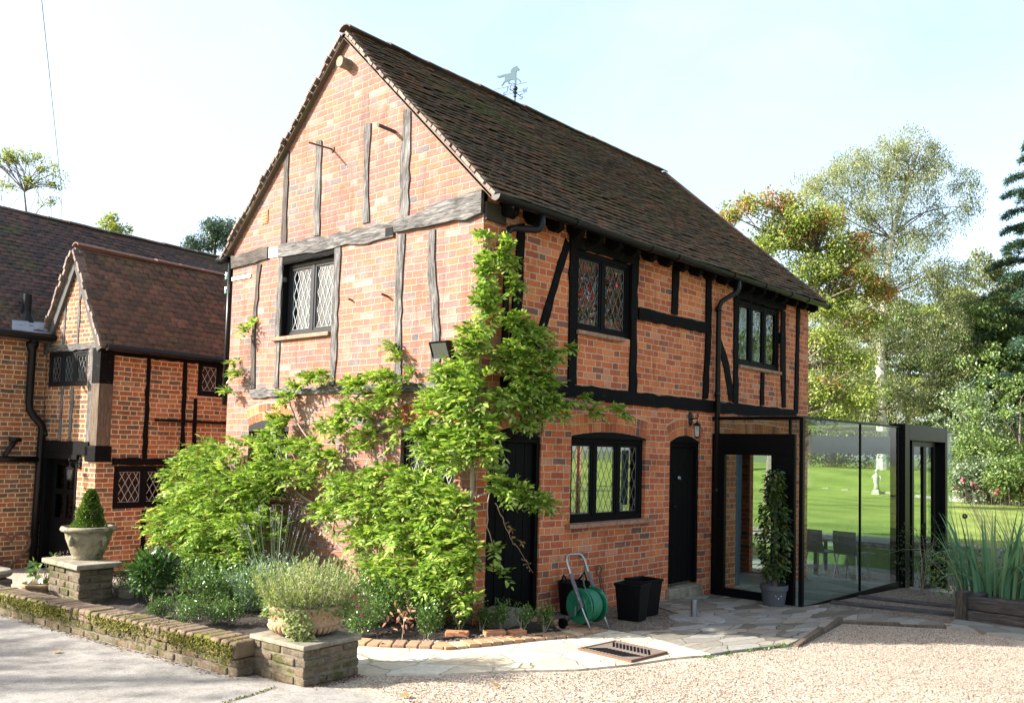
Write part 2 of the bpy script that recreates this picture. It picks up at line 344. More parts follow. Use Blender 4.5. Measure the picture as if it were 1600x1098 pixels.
M_TILEM = tile_mat('mossy_farmhouse_tile', [(0.0, (0.055, 0.042, 0.042)), (0.4, (0.085, 0.056, 0.052)), (0.8, (0.115, 0.066, 0.057)), (1.0, (0.15, 0.075, 0.06))], moss_amt=0.7)
M_RIDGE = tile_mat('ridge_tile', [(0.0, (0.05, 0.04, 0.035)), (1.0, (0.13, 0.075, 0.05))], moss_amt=0.9)
M_RIDGER = tile_mat('red_ridge_tile', [(0.0, (0.15, 0.075, 0.055)), (1.0, (0.20, 0.10, 0.07))], moss_amt=0.1)
M_VERGE = tile_mat('verge_tile', [(0.0, (0.10, 0.066, 0.05)), (1.0, (0.22, 0.155, 0.12))], moss_amt=0.2)

def glass_mat(name, tint=(0.9, 0.95, 0.93), f0=0.08, rough=0.004, wav=0.02, boost=1.0):
    m, nt, out = new_mat(name)
    n = NOISE(nt, COORD(nt), 5.0, 1); b = BUMP(nt, n.outputs['Fac'], 0.35, wav)
    geo = nt.nodes.new('ShaderNodeNewGeometry'); d = nt.nodes.new('ShaderNodeVectorMath'); d.operation = 'DOT_PRODUCT'
    nt.links.new(geo.outputs['Normal'], d.inputs[0]); nt.links.new(geo.outputs['Incoming'], d.inputs[1])
    c = MA(nt, 'SUBTRACT', 1.0, MA(nt, 'ABSOLUTE', d.outputs['Value']), clamp=True)
    fr = MA(nt, 'ADD', f0, MA(nt, 'MULTIPLY', 1 - f0, MA(nt, 'POWER', c, 5.0)))
    gl = nt.nodes.new('ShaderNodeBsdfGlossy'); gl.inputs['Roughness'].default_value = rough; nt.links.new(b, gl.inputs['Normal'])
    tr = nt.nodes.new('ShaderNodeBsdfTransparent'); tr.inputs[0].default_value = (*tint, 1)
    mx = nt.nodes.new('ShaderNodeMixShader')
    nt.links.new(MA(nt, 'MULTIPLY', fr, boost, clamp=True), mx.inputs[0]); nt.links.new(tr.outputs[0], mx.inputs[1]); nt.links.new(gl.outputs[0], mx.inputs[2])
    nt.links.new(mx.outputs[0], out.inputs[0]); return m
M_GLASS = glass_mat('window_glass', (0.80, 0.86, 0.84), 0.10, wav=0.010)
M_GLASST = glass_mat('tinted_window_glass', (0.46, 0.50, 0.44), 0.10, wav=0.010)
M_GLASSR = glass_mat('reflective_window_glass', (0.75, 0.8, 0.78), 0.22, wav=0.010)
M_GLASSC = glass_mat('clear_structural_glass', (0.76, 0.87, 0.82), 0.10, wav=0.0006)

def leaf_mat(name, stops, trans=0.35, rough=0.45, tcol=(1.15, 1.2, 0.6), spec=0.35):
    m, nt, out = new_mat(name)
    c = RAMP(nt, ISLAND(nt), stops)
    p = PRIN(nt, None, c, rough, spec=spec)
    t = nt.nodes.new('ShaderNodeBsdfTranslucent'); nt.links.new(MIX(nt, 1.0, c, tcol, 'MULTIPLY'), t.inputs[0])
    mx = nt.nodes.new('ShaderNodeMixShader'); mx.inputs[0].default_value = trans
    nt.links.new(p.outputs[0], mx.inputs[1]); nt.links.new(t.outputs[0], mx.inputs[2]); nt.links.new(mx.outputs[0], out.inputs[0]); return m
L_WIST = leaf_mat('wisteria_leaf', [(0.0, (0.05, 0.11, 0.018)), (0.2, (0.13, 0.23, 0.035)), (0.5, (0.23, 0.36, 0.06)), (0.85, (0.37, 0.48, 0.115)), (1.0, (0.54, 0.56, 0.19))], 0.42, 0.38, spec=0.5)
L_BOX = leaf_mat('box_leaf', [(0.0, (0.035, 0.085, 0.02)), (0.6, (0.08, 0.155, 0.03)), (1.0, (0.17, 0.26, 0.06))], 0.25, 0.33, spec=0.6)
L_YEW = leaf_mat('topiary_leaf', [(0.0, (0.04, 0.09, 0.015)), (0.6, (0.09, 0.16, 0.025)), (1.0, (0.17, 0.24, 0.05))], 0.3)
L_BAY = leaf_mat('bay_leaf', [(0.0, (0.02, 0.055, 0.015)), (0.7, (0.045, 0.10, 0.025)), (1.0, (0.10, 0.18, 0.04))], 0.2, 0.3)
L_LAV = leaf_mat('lavender_leaf', [(0.0, (0.16, 0.23, 0.19)), (1.0, (0.32, 0.40, 0.34))], 0.3)
L_GRASS = leaf_mat('planter_herb', [(0.0, (0.14, 0.19, 0.06)), (0.6, (0.24, 0.29, 0.10)), (1.0, (0.36, 0.38, 0.18))], 0.35)
L_STRAP = leaf_mat('strap_leaf', [(0.0, (0.06, 0.15, 0.085)), (0.7, (0.11, 0.24, 0.14)), (0.93, (0.18, 0.30, 0.15)), (1.0, (0.36, 0.32, 0.16))], 0.3)
L_HORN = leaf_mat('pot_shrub_leaf', [(0.0, (0.02, 0.045, 0.012)), (0.7, (0.05, 0.09, 0.02)), (0.95, (0.10, 0.13, 0.03)), (1.0, (0.28, 0.22, 0.03))], 0.3)
L_BIRCH = leaf_mat('birch_leaf', [(0.0, (0.15, 0.18, 0.09)), (0.6, (0.25, 0.28, 0.14)), (1.0, (0.42, 0.41, 0.22))], 0.45)
L_MAPLE = leaf_mat('autumn_leaf', [(0.0, (0.08, 0.14, 0.02)), (0.30, (0.22, 0.27, 0.04)), (0.5, (0.38, 0.28, 0.06)), (0.72, (0.50, 0.20, 0.08)), (1.0, (0.50, 0.08, 0.07))], 0.45, tcol=(1.1, 1.1, 0.8))
L_MAPLEG = leaf_mat('turning_leaf', [(0.0, (0.15, 0.22, 0.05)), (0.6, (0.27, 0.33, 0.085)), (1.0, (0.42, 0.41, 0.14))], 0.45)
L_DARK = leaf_mat('dark_evergreen_leaf', [(0.0, (0.015, 0.035, 0.012)), (0.7, (0.035, 0.065, 0.02)), (1.0, (0.07, 0.11, 0.035))], 0.2)
L_MID = leaf_mat('shrub_leaf', [(0.0, (0.055, 0.11, 0.025)), (0.6, (0.12, 0.19, 0.045)), (1.0, (0.26, 0.32, 0.10))], 0.32, spec=0.5)
L_GREY = leaf_mat('grey_shrub_leaf', [(0.0, (0.06, 0.10, 0.05)), (0.7, (0.17, 0.23, 0.13)), (1.0, (0.36, 0.40, 0.27))], 0.25, spec=0.6)
L_CEDAR = leaf_mat('cedar_needle', [(0.0, (0.035, 0.075, 0.05)), (1.0, (0.10, 0.17, 0.11))], 0.2)
L_PINE = leaf_mat('pine_needle', [(0.0, (0.03, 0.06, 0.05)), (1.0, (0.09, 0.14, 0.10))], 0.2)
L_YELL = leaf_mat('yellow_green_leaf', [(0.0, (0.12, 0.19, 0.02)), (1.0, (0.34, 0.34, 0.06))], 0.45)
L_RED = leaf_mat('red_berry_leaf', [(0.0, (0.06, 0.12, 0.02)), (0.6, (0.13, 0.18, 0.03)), (0.75, (0.45, 0.02, 0.03)), (1.0, (0.55, 0.03, 0.05))], 0.35)
L_PINK = leaf_mat('pink_petal', [(0.0, (0.55, 0.02, 0.12)), (1.0, (0.75, 0.12, 0.3))], 0.3)
L_PURP = leaf_mat('lavender_flower', [(0.0, (0.20, 0.16, 0.32)), (1.0, (0.36, 0.30, 0.48))], 0.3)
L_DRY = leaf_mat('dried_leaf', [(0.0, (0.22, 0.14, 0.06)), (1.0, (0.42, 0.28, 0.12))], 0.3)
M_BARK = flat_mat('bark', (0.14, 0.115, 0.09), 0.95, nscale=14, namt=0.5, bump=1.0, bdist=0.03)
M_VINE = flat_mat('vine_stem', (0.26, 0.21, 0.16), 0.9, nscale=25, namt=0.4, bump=0.8, bdist=0.01)
def birch_bark():
    m, nt, out = new_mat('birch_bark'); oc = COORD(nt)
    n = NOISE(nt, MAPV(nt, oc, (1.5, 1.5, 5)), 2.0, 5, 0.7)
    PRIN(nt, out, RAMP(nt, n.outputs['Fac'], [(0.38, (0.05, 0.045, 0.04)), (0.46, (0.50, 0.47, 0.42)), (0.8, (0.72, 0.70, 0.66))]), 0.8); return m
M_BIRCHB = birch_bark()

def stone_mat(name, base, dark, moss=(0.12, 0.13, 0.03), moss_amt=0.5, scale=6.0):
    m, nt, out = new_mat(name); oc = COORD(nt)
    n = NOISE(nt, oc, scale, 6, 0.7); n2 = NOISE(nt, oc, scale*0.6, 5, 0.7); n3 = NOISE(nt, oc, 60, 4, 0.7)
    c = RAMP(nt, n.outputs['Fac'], [(0.32, dark), (0.58, base), (0.8, tuple(min(1, x*1.2) for x in base))])
    c = MIX(nt, MA(nt, 'MULTIPLY', RAMP(nt, n2.outputs['Fac'], [(0.54, (0, 0, 0)), (0.66, (1, 1, 1))]), moss_amt), c, moss)
    c = MIX(nt, 1.0, c, RAMP(nt, n3.outputs['Fac'], [(0.3, (0.75, 0.75, 0.75)), (0.8, (1.15, 1.15, 1.15))]), 'MULTIPLY')
    PRIN(nt, out, c, 0.9, spec=0.2, normal=BUMP(nt, MA(nt, 'ADD', n.outputs['Fac'], MA(nt, 'MULTIPLY', n3.outputs['Fac'], 0.4)), 0.6, 0.012)); return m
M_CAP = stone_mat('cap_stone', (0.28, 0.245, 0.185), (0.13, 0.115, 0.085), moss_amt=0.5)
M_URN = stone_mat('mossy_urn_stone', (0.27, 0.24, 0.165), (0.12, 0.10, 0.06), (0.05, 0.047, 0.015), 0.9, 7)
M_BOWL = stone_mat('planter_stone', (0.40, 0.27, 0.16), (0.24, 0.16, 0.095), (0.17, 0.12, 0.07), 0.35, 8)
M_COPE = stone_mat('mossy_coping', (0.19, 0.135, 0.09), (0.10, 0.075, 0.05), (0.115, 0.115, 0.014), 1.0, 5.5)
M_SILL = stone_mat('sill_tile', (0.34, 0.20, 0.14), (0.18, 0.11, 0.08), moss_amt=0.15, scale=14)
M_DRYST = stone_mat('dry_stone', (0.34, 0.31, 0.27), (0.12, 0.11, 0.10), moss_amt=0.3, scale=7)

# ------------------------------------------------------------------ building helpers
def Sfn(y0=0.0): return lambda u, v, d: (u, y0 - d, v)          # wall facing -y, u = x
def Gfn(x0=0.0): return lambda u, v, d: (x0 - d, u, v)          # wall facing -x, u = y
def bx(mb, fn, u0, u1, v0, v1, d0, d1):
    p = fn(u0, v0, d0); q = fn(u1, v1, d1)
    mb.box(min(p[0], q[0]), max(p[0], q[0]), min(p[1], q[1]), max(p[1], q[1]), min(p[2], q[2]), max(p[2], q[2]))
def wall(mb, fn, u0, u1, v0, v1, holes=(), reveal=0.12):
    us = sorted({u0, u1, *[h[0] for h in holes], *[h[1] for h in holes]}); vs_ = sorted({v0, v1, *[h[2] for h in holes], *[h[3] for h in holes]})
    for i in range(len(us)-1):
        for j in range(len(vs_)-1):
            a, b, c, d = us[i], us[i+1], vs_[j], vs_[j+1]; m, n = (a+b)/2, (c+d)/2
            if any(h[0] < m < h[1] and h[2] < n < h[3] for h in holes): continue
            mb.quad(fn(a, c, 0), fn(b, c, 0), fn(b, d, 0), fn(a, d, 0), [(a, c), (b, c), (b, d), (a, d)])
    for h in holes:
        a, b, c, d = h[:4]; r = reveal
        for (p, q, uvs) in (((a, c), (a, d), [(a, c), (a, d), (a-r, d), (a-r, c)]), ((b, c), (b, d), [(b, c), (b, d), (b+r, d), (b+r, c)]),
                            ((a, c), (b, c), [(a, c), (b, c), (b, c-r), (a, c-r)]), ((a, d), (b, d), [(a, d), (b, d), (b, d+r), (a, d+r)])):
            mb.quad(fn(*p, 0), fn(*q, 0), fn(*q, -r), fn(*p, -r), uvs)
def timber(poly, fn, d0, d1, mat, parent, name='timber', jit=0.008, step=0.13):
    A = np.array(poly, float); c = A.mean(0); _, _, vt = np.linalg.svd(A - c); ax = vt[0]
    pts = []
    for i in range(len(A)):
        a, b = A[i], A[(i+1) % len(A)]; L = np.linalg.norm(b-a); n = max(1, int(L/step))
        for k in range(n):
            p = a + (b-a)*k/n
            if k: p = p + nr.normal(0, jit, 2)
            pts.append(p)
    n = len(pts); mb = MB()
    V = [fn(p[0], p[1], d0) for p in pts] + [fn(p[0], p[1], d1) for p in pts]
    bperp = np.array([-ax[1], ax[0]]); off = rng.uniform(0, 9)
    uv = [(float((p-c) @ ax)+off, float((p-c) @ bperp)) for p in pts]
    mb.add(V, [tuple(range(n, 2*n))], [uv])
    for i in range(n):
        j = (i+1) % n
        mb.add([V[i], V[j], V[n+j], V[n+i]], [(0, 1, 2, 3)], [[uv[i], uv[j], (uv[j][0], uv[j][1]+d1-d0), (uv[i][0], uv[i][1]+d1-d0)]])
    return mb.build(name, mat, parent)
def arch_pts(uc, half, vs_, rise, n=14, extra=0.0):
    Rr = (half*half + rise*rise)/(2*rise); a = math.asin(half/Rr); cy = vs_ + rise - Rr
    return [(uc + (Rr+extra)*math.sin(-a + 2*a*i/n), cy + (Rr+extra)*math.cos(-a + 2*a*i/n)) for i in range(n+1)]
def brick_arch(parent, fn, uc, half, vs_, rise, rings=2, hh=0.108, n=None, proud=0.006):
    Rr = (half*half + rise*rise)/(2*rise); a = math.asin(half/Rr); cy = vs_ + rise - Rr
    n = n or int(2*half/0.075)
    mb = MB(); back = MB()
    lo = arch_pts(uc, half, vs_, rise); hi = arch_pts(uc, half, vs_, rise, extra=rings*hh + 0.01)
    back.prism(lo + hi[::-1], fn, -0.05, proud - 0.003)
    for r in range(rings):
        r0 = Rr + r*hh + 0.004; r1 = Rr + (r+1)*hh - 0.006
        for i in range(n):
            t0 = -a + 2*a*(i + 0.07)/n; t1 = -a + 2*a*(i + 0.93)/n
            j = lambda: rng.uniform(-0.003, 0.003)
            poly = [(uc + r0*math.sin(t0)+j(), cy + r0*math.cos(t0)+j()), (uc + r0*math.sin(t1)+j(), cy + r0*math.cos(t1)+j()),
                    (uc + r1*math.sin(t1)+j(), cy + r1*math.cos(t1)+j()), (uc + r1*math.sin(t0)+j(), cy + r1*math.cos(t0)+j())]
            mb.prism(poly, fn, -0.03, proud + rng.uniform(-0.002, 0.002))
    o = back.build('brick_arch', M_JOINT, parent); mb.build('arch_bricks', M_ARCH, o); return o
def lattice(fn, rects, w, h, d, mat, parent, wd=0.005, name='lead_lattice'):
    mb = MB()
    for (u0, u1, v0, v1) in rects:
        W, H = u1-u0, v1-v0; k = h/w
        for s in (1, -1):
            # lines v = s*k*(u-u0) + c
            c = -k*W if s > 0 else 0
            c0 = math.floor((min(0, -s*k*W))/h)*h
            cc = c0 + h*0.5
            while cc < H + max(0, -s*k*W) + h:
                pts = []
                for (uu, vv) in ((0, cc), (W, s*k*W + cc)):
                    pts.append((uu, vv))
                (ua, va), (ub, vb) = pts
                ts = [0.0, 1.0]
                dv = vb - va
                if abs(dv) > 1e-9:
                    t0, t1 = (0 - va)/dv, (H - va)/dv
                    lo, hi = max(0, min(t0, t1)), min(1, max(t0, t1))
                    if hi - lo > 0.01:
                        a = (u0 + W*lo, v0 + va + dv*lo); b = (u0 + W*hi, v0 + va + dv*hi)
                        L = math.hypot(b[0]-a[0], b[1]-a[1]); nx, ny = -(b[1]-a[1])/L*wd/2, (b[0]-a[0])/L*wd/2
                        mb.prism([(a[0]+nx, a[1]+ny), (a[0]-nx, a[1]-ny), (b[0]-nx, b[1]-ny), (b[0]+nx, b[1]+ny)], fn, d, d + 0.004 + 0.0006*(s > 0))
                cc += h
        for (a0, a1, b0, b1) in ((u0, u1, v0, v0+wd), (u0, u1, v1-wd, v1), (u0, u0+wd, v0+wd, v1-wd), (u1-wd, u1, v0+wd, v1-wd)):
            bx(mb, fn, a0, a1, b0, b1, d, d+0.0035)
    return mb.build(name, mat, parent)
def window(parent, fn, u0, u1, v0, v1, lights, d=-0.03, fmat=None, lead=None, dia=(0.105, 0.19), fw=0.055, mw=0.05, cas=0.035, glass=None, sill=None, dims=None, label=None):
    fmat = fmat or M_BLACK; glass = glass or M_GLASS
    mb = MB()
    bx(mb, fn, u0, u1, v0, v0+fw, d-0.07, d); bx(mb, fn, u0, u1, v1-fw, v1, d-0.07, d)
    bx(mb, fn, u0, u0+fw, v0+fw, v1-fw, d-0.07, d); bx(mb, fn, u1-fw, u1, v0+fw, v1-fw, d-0.07, d)
    a0, a1 = u0+fw, u1-fw; n = lights; W = (a1-a0-(n-1)*mw)/n; rects = []
    for i in range(n):
        s = a0 + i*(W+mw)
        if i: bx(mb, fn, s-mw, s, v0+fw, v1-fw, d-0.065, d-0.004)
        rects.append((s, s+W, v0+fw, v1-fw))
    o = mb.build('window', fmat, parent, bevel=0.004)
    if label: o['label'] = label
    cm = MB(); gr = []
    for (a, b, c, e) in rects:
        bx(cm, fn, a, b, c, c+cas, d-0.05, d-0.012); bx(cm, fn, a, b, e-cas, e, d-0.05, d-0.012)
        bx(cm, fn, a, a+cas, c+cas, e-cas, d-0.05, d-0.012); bx(cm, fn, b-cas, b, c+cas, e-cas, d-0.05, d-0.012)
        gr.append((a+cas, b-cas, c+cas, e-cas))
    cm.build('casement', fmat, o, bevel=0.003)
    for (a, b, c, e) in gr:
        g = MB(); t = rng.uniform(-0.002, 0.002)
        g.quad(fn(a, c, d-0.036+t), fn(b, c, d-0.036-t), fn(b, e, d-0.036-t), fn(a, e, d-0.036+t))
        g.build('pane', glass, o, fix=False)
    if lead: lattice(fn, gr, dia[0], dia[1], d-0.034, lead, o)
    if sill:
        s = MB(); bx(s, fn, sill[0], sill[1], v0-0.05, v0-0.002, -0.10, sill[2]); s.build('sill', sill[3], o, bevel=0.008)
    return o, gr

def tiles(fn, ulen, vlen, tw, gauge, umin=lambda v: 0.0, umax=None, th=0.015, tilt=0.046, wob=0.012, seed=1, ulift=None):
    """fn(u, v, n) -> point on the slope; rows of separate plain tiles"""
    g = np.random.default_rng(seed); V = []; F = []
    rows = int(vlen/gauge) + 1
    for r in range(rows):
        v = r*gauge; off = (0.5*tw if r % 2 else 0.0) + g.uniform(-.012, .012)
        hi = umax(v) if umax else ulen; lo = umin(v)
        u = -off
        while u < ulen + tw:
            a, b = max(u + 0.002, lo), min(u + tw - 0.002, hi); u += tw
            if b - a < 0.03: continue
            n0 = wob*math.sin(1.7*u + 2.1*v) * 0.7 + wob*math.sin(0.6*u - 1.3*v + seed) + g.normal(0, .0025)
            l = g.normal(0, .003); dv = g.normal(0, .004); v1 = min(v + gauge*1.9, vlen + 0.02)
            lift = tilt + max(0, g.normal(0, .004)); cam_ = 0.004
            b0 = len(V)
            m = (a+b)/2
            V += [fn(a, v+dv+l, n0+lift), fn(m, v+dv, n0+lift+cam_), fn(b, v+dv-l, n0+lift), fn(a, v1, n0), fn(m, v1, n0+cam_), fn(b, v1, n0),
                  fn(a, v+dv+l, n0+lift-th), fn(m, v+dv, n0+lift+cam_-th), fn(b, v+dv-l, n0+lift-th), fn(a, v1, n0-th), fn(b, v1, n0-th)]
            F += [(b0, b0+1, b0+4, b0+3), (b0+1, b0+2, b0+5, b0+4), (b0+6, b0+7, b0+1, b0), (b0+7, b0+8, b0+2, b0+1), (b0+6, b0, b0+3, b0+9), (b0+8, b0+10, b0+5, b0+2)]
    return np.array(V), np.array(F)
def ridge_tiles(p0, p1, rad, mat, parent, seg=0.32, name='ridge_tiles', half=1.9):
    p0, p1 = Vector(p0), Vector(p1); L = (p1-p0).length; t = (p1-p0)/L
    side = t.cross(Vector((0, 0, 1))).normalized(); up = side.cross(t); mb = MB(); n = max(1, round(L/seg))
    for i in range(n):
        a = p0 + t*(L*i/n + 0.004); b = p0 + t*(L*(i+1)/n + 0.012); r0 = rad*rng.uniform(.97, 1.03); r1 = r0*0.96; dz = rng.uniform(-.006, .006)
        vs_ = []; N = 8
        for (c, r) in ((a, r0), (b, r1)):
            for rr in (r, r-0.015):
                for k in range(N+1):
                    an = -half/2 + half*k/N; vs_.append(c + side*math.sin(an)*rr + up*(math.cos(an)*rr + dz - rad*0.55))
        M = N+1; fs = []
        for k in range(N):
            fs += [(k, k+1, 2*M+k+1, 2*M+k), (M+k+1, M+k, 3*M+k, 3*M+k+1), (k+1, k, M+k, M+k+1), (2*M+k, 2*M+k+1, 3*M+k+1, 3*M+k)]
        fs += [(0, 2*M, 3*M, M), (N, M+N, 3*M+N, 2*M+N)]
        mb.add(vs_, fs)
    return mb.build(name, mat, parent)

# ------------------------------------------------------------------ the brick cottage
house = thing('brick_cottage', 'tall red brick cottage with black timber framing and steep tiled roof', 'cottage')
LX, LY, EZ, RZ, RY = 7.63, 4.63, 4.12, 6.485, 2.30
S0, G0 = Sfn(0), Gfn(0)
HOLE_S = [(1.50, 2.58, 3.06, 3.97), (5.25, 6.60, 3.00, 3.95), (1.48, 2.95, 0.92, 1.885), (0.16, 0.97, 0.0, 1.84), (3.50, 4.24, 0.0, 1.86), (5.25, 6.60, -0.20, 1.98)]
mb = MB(); wall(mb, S0, 0, LX, -0.9, 4.30, HOLE_S); mb.build('side_wall', M_BRICK, house, fix=False)
HOLE_G = [(2.40, 3.46, 3.03, 3.95), (3.20, 4.08, 1.05, 1.92), (0.32, 1.13, 1.05, 1.92)]
mb = MB(); wall(mb, G0, 0, LY, -0.9, 4.30, HOLE_G)
mb.add([G0(0, 4.30, 0), G0(RY, RZ, 0), G0(LY, 4.30, 0)], [(0, 1, 2)], [[(0, 4.30), (RY, RZ), (LY, 4.30)]])
mb.build('gable_wall', M_BRICKG, house, fix=False)
mb = MB(); wall(mb, lambda u, v, d: (LX + d, u, v), 0, LY, -0.9, 4.18, [(0.56, 0.94, -0.2, 2.1), (3.35, 4.58, 0.3, 2.1)]); mb.build('end_wall', M_BRICK, house, fix=False)
mb = MB(); wall(mb, lambda u, v, d: (u, LY + d, v), 0, LX, -0.9, 4.18, [(6.3, 7.55, 0.3, 2.1)]); mb.build('rear_wall', M_BRICK, house, fix=False)
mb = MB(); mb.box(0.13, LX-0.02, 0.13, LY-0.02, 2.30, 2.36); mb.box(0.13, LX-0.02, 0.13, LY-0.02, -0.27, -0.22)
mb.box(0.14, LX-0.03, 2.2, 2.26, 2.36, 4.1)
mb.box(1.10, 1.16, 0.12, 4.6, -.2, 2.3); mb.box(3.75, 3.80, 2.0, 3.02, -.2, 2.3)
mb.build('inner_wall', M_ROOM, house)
# timbers on the gable (weathered) and on the side (blackened)
GABLE = {
 'a': [(3.53,5.39),(3.42,5.37),(3.40,4.19),(3.51,4.19)], 'b': [(2.85,5.38),(2.74,5.36),(2.71,4.20),(2.83,4.21)],
 'c': [(1.92,5.38),(1.81,5.36),(1.83,4.79),(1.78,4.22),(1.90,4.22),(1.91,4.81)], 'd': [(1.25,5.38),(1.14,5.36),(1.12,4.88),(1.12,4.17),(1.26,4.18),(1.28,4.91)],
 'e': [(4.04,4.01),(3.94,4.00),(4.02,3.16),(3.97,2.41),(4.10,2.40),(4.08,3.17)], 'f': [(3.55,4.05),(3.46,4.04),(3.46,3.03),(3.55,3.03)],
 'f2': [(3.51,2.97),(3.45,2.97),(3.45,2.40),(3.54,2.40)], 'g': [(2.40,4.03),(2.29,4.03),(2.30,2.97),(2.31,2.40),(2.39,2.40),(2.40,3.00)],
 'h': [(1.28,4.01),(1.16,4.00),(1.19,3.31),(1.15,2.39),(1.25,2.39),(1.28,3.32)], 'i': [(0.79,3.98),(0.69,3.98),(0.65,3.41),(0.57,2.92),(0.58,2.34),(0.69,2.33),(0.68,2.93),(0.76,3.38)]}
for k, p in GABLE.items(): timber(p, G0, -0.05, 0.016, M_OAKD if k in 'ae' else M_OAK, house, jit=0.010)
GB = {'sill': [(4.03,2.39),(0.74,2.38),(0.25,2.38),(0.25,2.28),(0.74,2.29),(1.24,2.28),(2.72,2.31),(4.03,2.28)],
 't1': [(4.66,4.20),(4.10,4.20),(3.79,4.20),(3.79,4.05),(4.23,4.03),(4.64,4.02)],
 't2': [(3.56,4.19),(3.10,4.19),(2.46,4.17),(1.98,4.18),(1.68,4.18),(1.35,4.16),(1.34,3.99),(1.63,3.99),(1.97,3.99),(2.45,4.00),(3.09,4.02),(3.55,4.04)],
 't3': [(1.34,4.17),(1.13,4.17),(0.79,4.22),(0.56,4.25),(0.33,4.26),(0.00,4.27),(-0.00,4.04),(0.22,4.00),(0.51,4.02),(0.70,4.02),(1.00,4.03),(1.31,4.03)]}
for k, p in GB.items(): timber(p, G0, -0.05, {'t3': 0.045, 't2': 0.028}.get(k, 0.03), M_OAK if k != 't1' else M_OAKD, house, 'beam', jit=0.011)
mb = MB(); mb.prism([(3.79,4.06),(3.57,4.05),(3.57,4.18),(3.79,4.19)], G0, -0.03, 0.012); mb.build('mortar_patch', M_WHITE, house)
timber([(3.50,4.03),(3.09,4.02),(2.41,4.00),(2.41,3.94),(3.34,3.95),(3.50,3.95)], G0, -0.05, 0.012, M_BLACKT, house, 'lintel', jit=0.004)
SIDE = {
 'p1': [(0.49,4.03),(0.60,4.06),(0.60,3.37),(0.57,3.06),(0.50,2.42),(0.40,2.42),(0.46,3.34)], 'br': [(1.29,4.04),(1.37,3.97),(0.97,2.97),(0.86,2.70),(0.74,2.72),(1.00,3.33)],
 'u1l': [(1.36,4.06),(1.51,4.06),(1.53,2.45),(1.39,2.43)], 'u1r': [(2.57,4.03),(2.71,4.05),(2.68,3.27),(2.71,2.43),(2.55,2.42),(2.57,3.26)],
 'st': [(3.49,4.15),(3.65,4.16),(3.61,3.49),(3.47,3.49)], 'ls': [(4.32,4.13),(4.46,4.14),(4.48,3.37),(4.41,2.46),(4.28,2.45),(4.34,3.35)],
 'b2': [(4.65,3.39),(4.75,3.31),(4.98,2.99),(5.13,2.60),(5.13,2.46),(5.00,2.47),(4.86,2.89),(4.66,3.24)], 'u2l': [(5.11,4.11),(5.24,4.09),(5.25,2.45),(5.12,2.45)],
 'u2r': [(6.60,3.96),(6.75,3.94),(6.77,3.05),(6.78,2.46),(6.67,2.46),(6.61,3.03)], 'sb': [(5.96,2.94),(6.06,2.94),(6.06,2.46),(5.95,2.45)], 'le': [(7.17,4.08),(7.27,4.09),(7.22,2.39),(7.10,2.39)]}
for k, p in SIDE.items(): timber(p, S0, -0.05, {'br': 0.016, 'b2': 0.016}.get(k, 0.022), M_BLACKT, house, 'brace' if k in ('br', 'b2') else 'timber', jit=0.007)
SB = {'u1t': [(1.36,4.09),(2.70,4.13),(2.71,4.05),(2.60,3.98),(1.48,3.96),(1.36,3.96)], 'u2t': [(5.15,4.11),(6.75,4.10),(6.75,3.98),(6.6,3.94),(5.15,3.94)], 'mb': [(2.72,3.47),(4.36,3.48),(4.36,3.34),(2.72,3.32)],
 'bs': [(0.30,2.44),(0.83,2.44),(2.65,2.44),(4.56,2.44),(7.15,2.44),(7.15,2.28),(4.56,2.28),(2.61,2.28),(1.38,2.30),(0.94,2.30),(0.30,2.30)]}
for k, p in SB.items(): timber(p, S0, -0.05, 0.031, M_BLACKT, house, 'beam', jit=0.007)
# corner return of the wall plate seen under the eaves
mb = MB(); mb.box(0.01, 0.30, -0.03, 0.0, 3.98, 4.16); mb.build('plate_end', M_OAKD, house)
# windows
w, gr = window(house, S0, 1.50, 2.58, 3.06, 3.97, 2, d=-0.02, glass=M_GLASSR, lead=M_LEAD, dia=(0.115, 0.215), sill=(1.50, 2.40, 0.055, M_SILL))
w, gr = window(house, S0, 5.25, 6.60, 3.00, 3.95, 3, d=-0.02, glass=M_GLASSR, sill=(5.28, 6.60, 0.04, M_SILL), fw=0.06)
w, gr = window(house, S0, 1.48, 2.95, 0.92, 1.87, 3, d=-0.045, glass=M_GLASST, lead=M_LEAD, dia=(0.105, 0.215), sill=(1.40, 3.03, 0.075, M_SILL), fw=0.06)
mb = MB(); mb.prism([(1.48, 1.865), (2.95, 1.865)] + arch_pts(2.215, 0.735, 1.885, 0.058)[::-1], S0, -0.11, 0.005); mb.build('window_head', M_BLACK, w)
brick_arch(house, S0, 2.215, 0.735, 1.885, 0.058)
wg, gr = window(house, G0, 2.40, 3.46, 3.03, 3.95, 2, d=-0.075, fmat=M_FRAME, lead=M_LEADL, dia=(0.105, 0.215), sill=(2.42, 3.60, 0.05, M_SILL))
for (a, b) in ((3.20, 4.08), (0.32, 1.13)):
    wl, gr = window(house, G0, a, b, 1.05, 1.86, 2, d=-0.05, lead=M_LEADL, dia=(0.11, 0.21), sill=(a-.05, b+.05, 0.05, M_SILL))
    mb = MB(); mb.prism([(a, 1.86), (b, 1.86)] + arch_pts((a+b)/2, (b-a)/2, 1.92, 0.08)[::-1], G0, -0.08, 0.004); mb.build('window_head', M_FRAME, wl)
    brick_arch(house, G0, (a+b)/2, (b-a)/2, 1.92, 0.08)
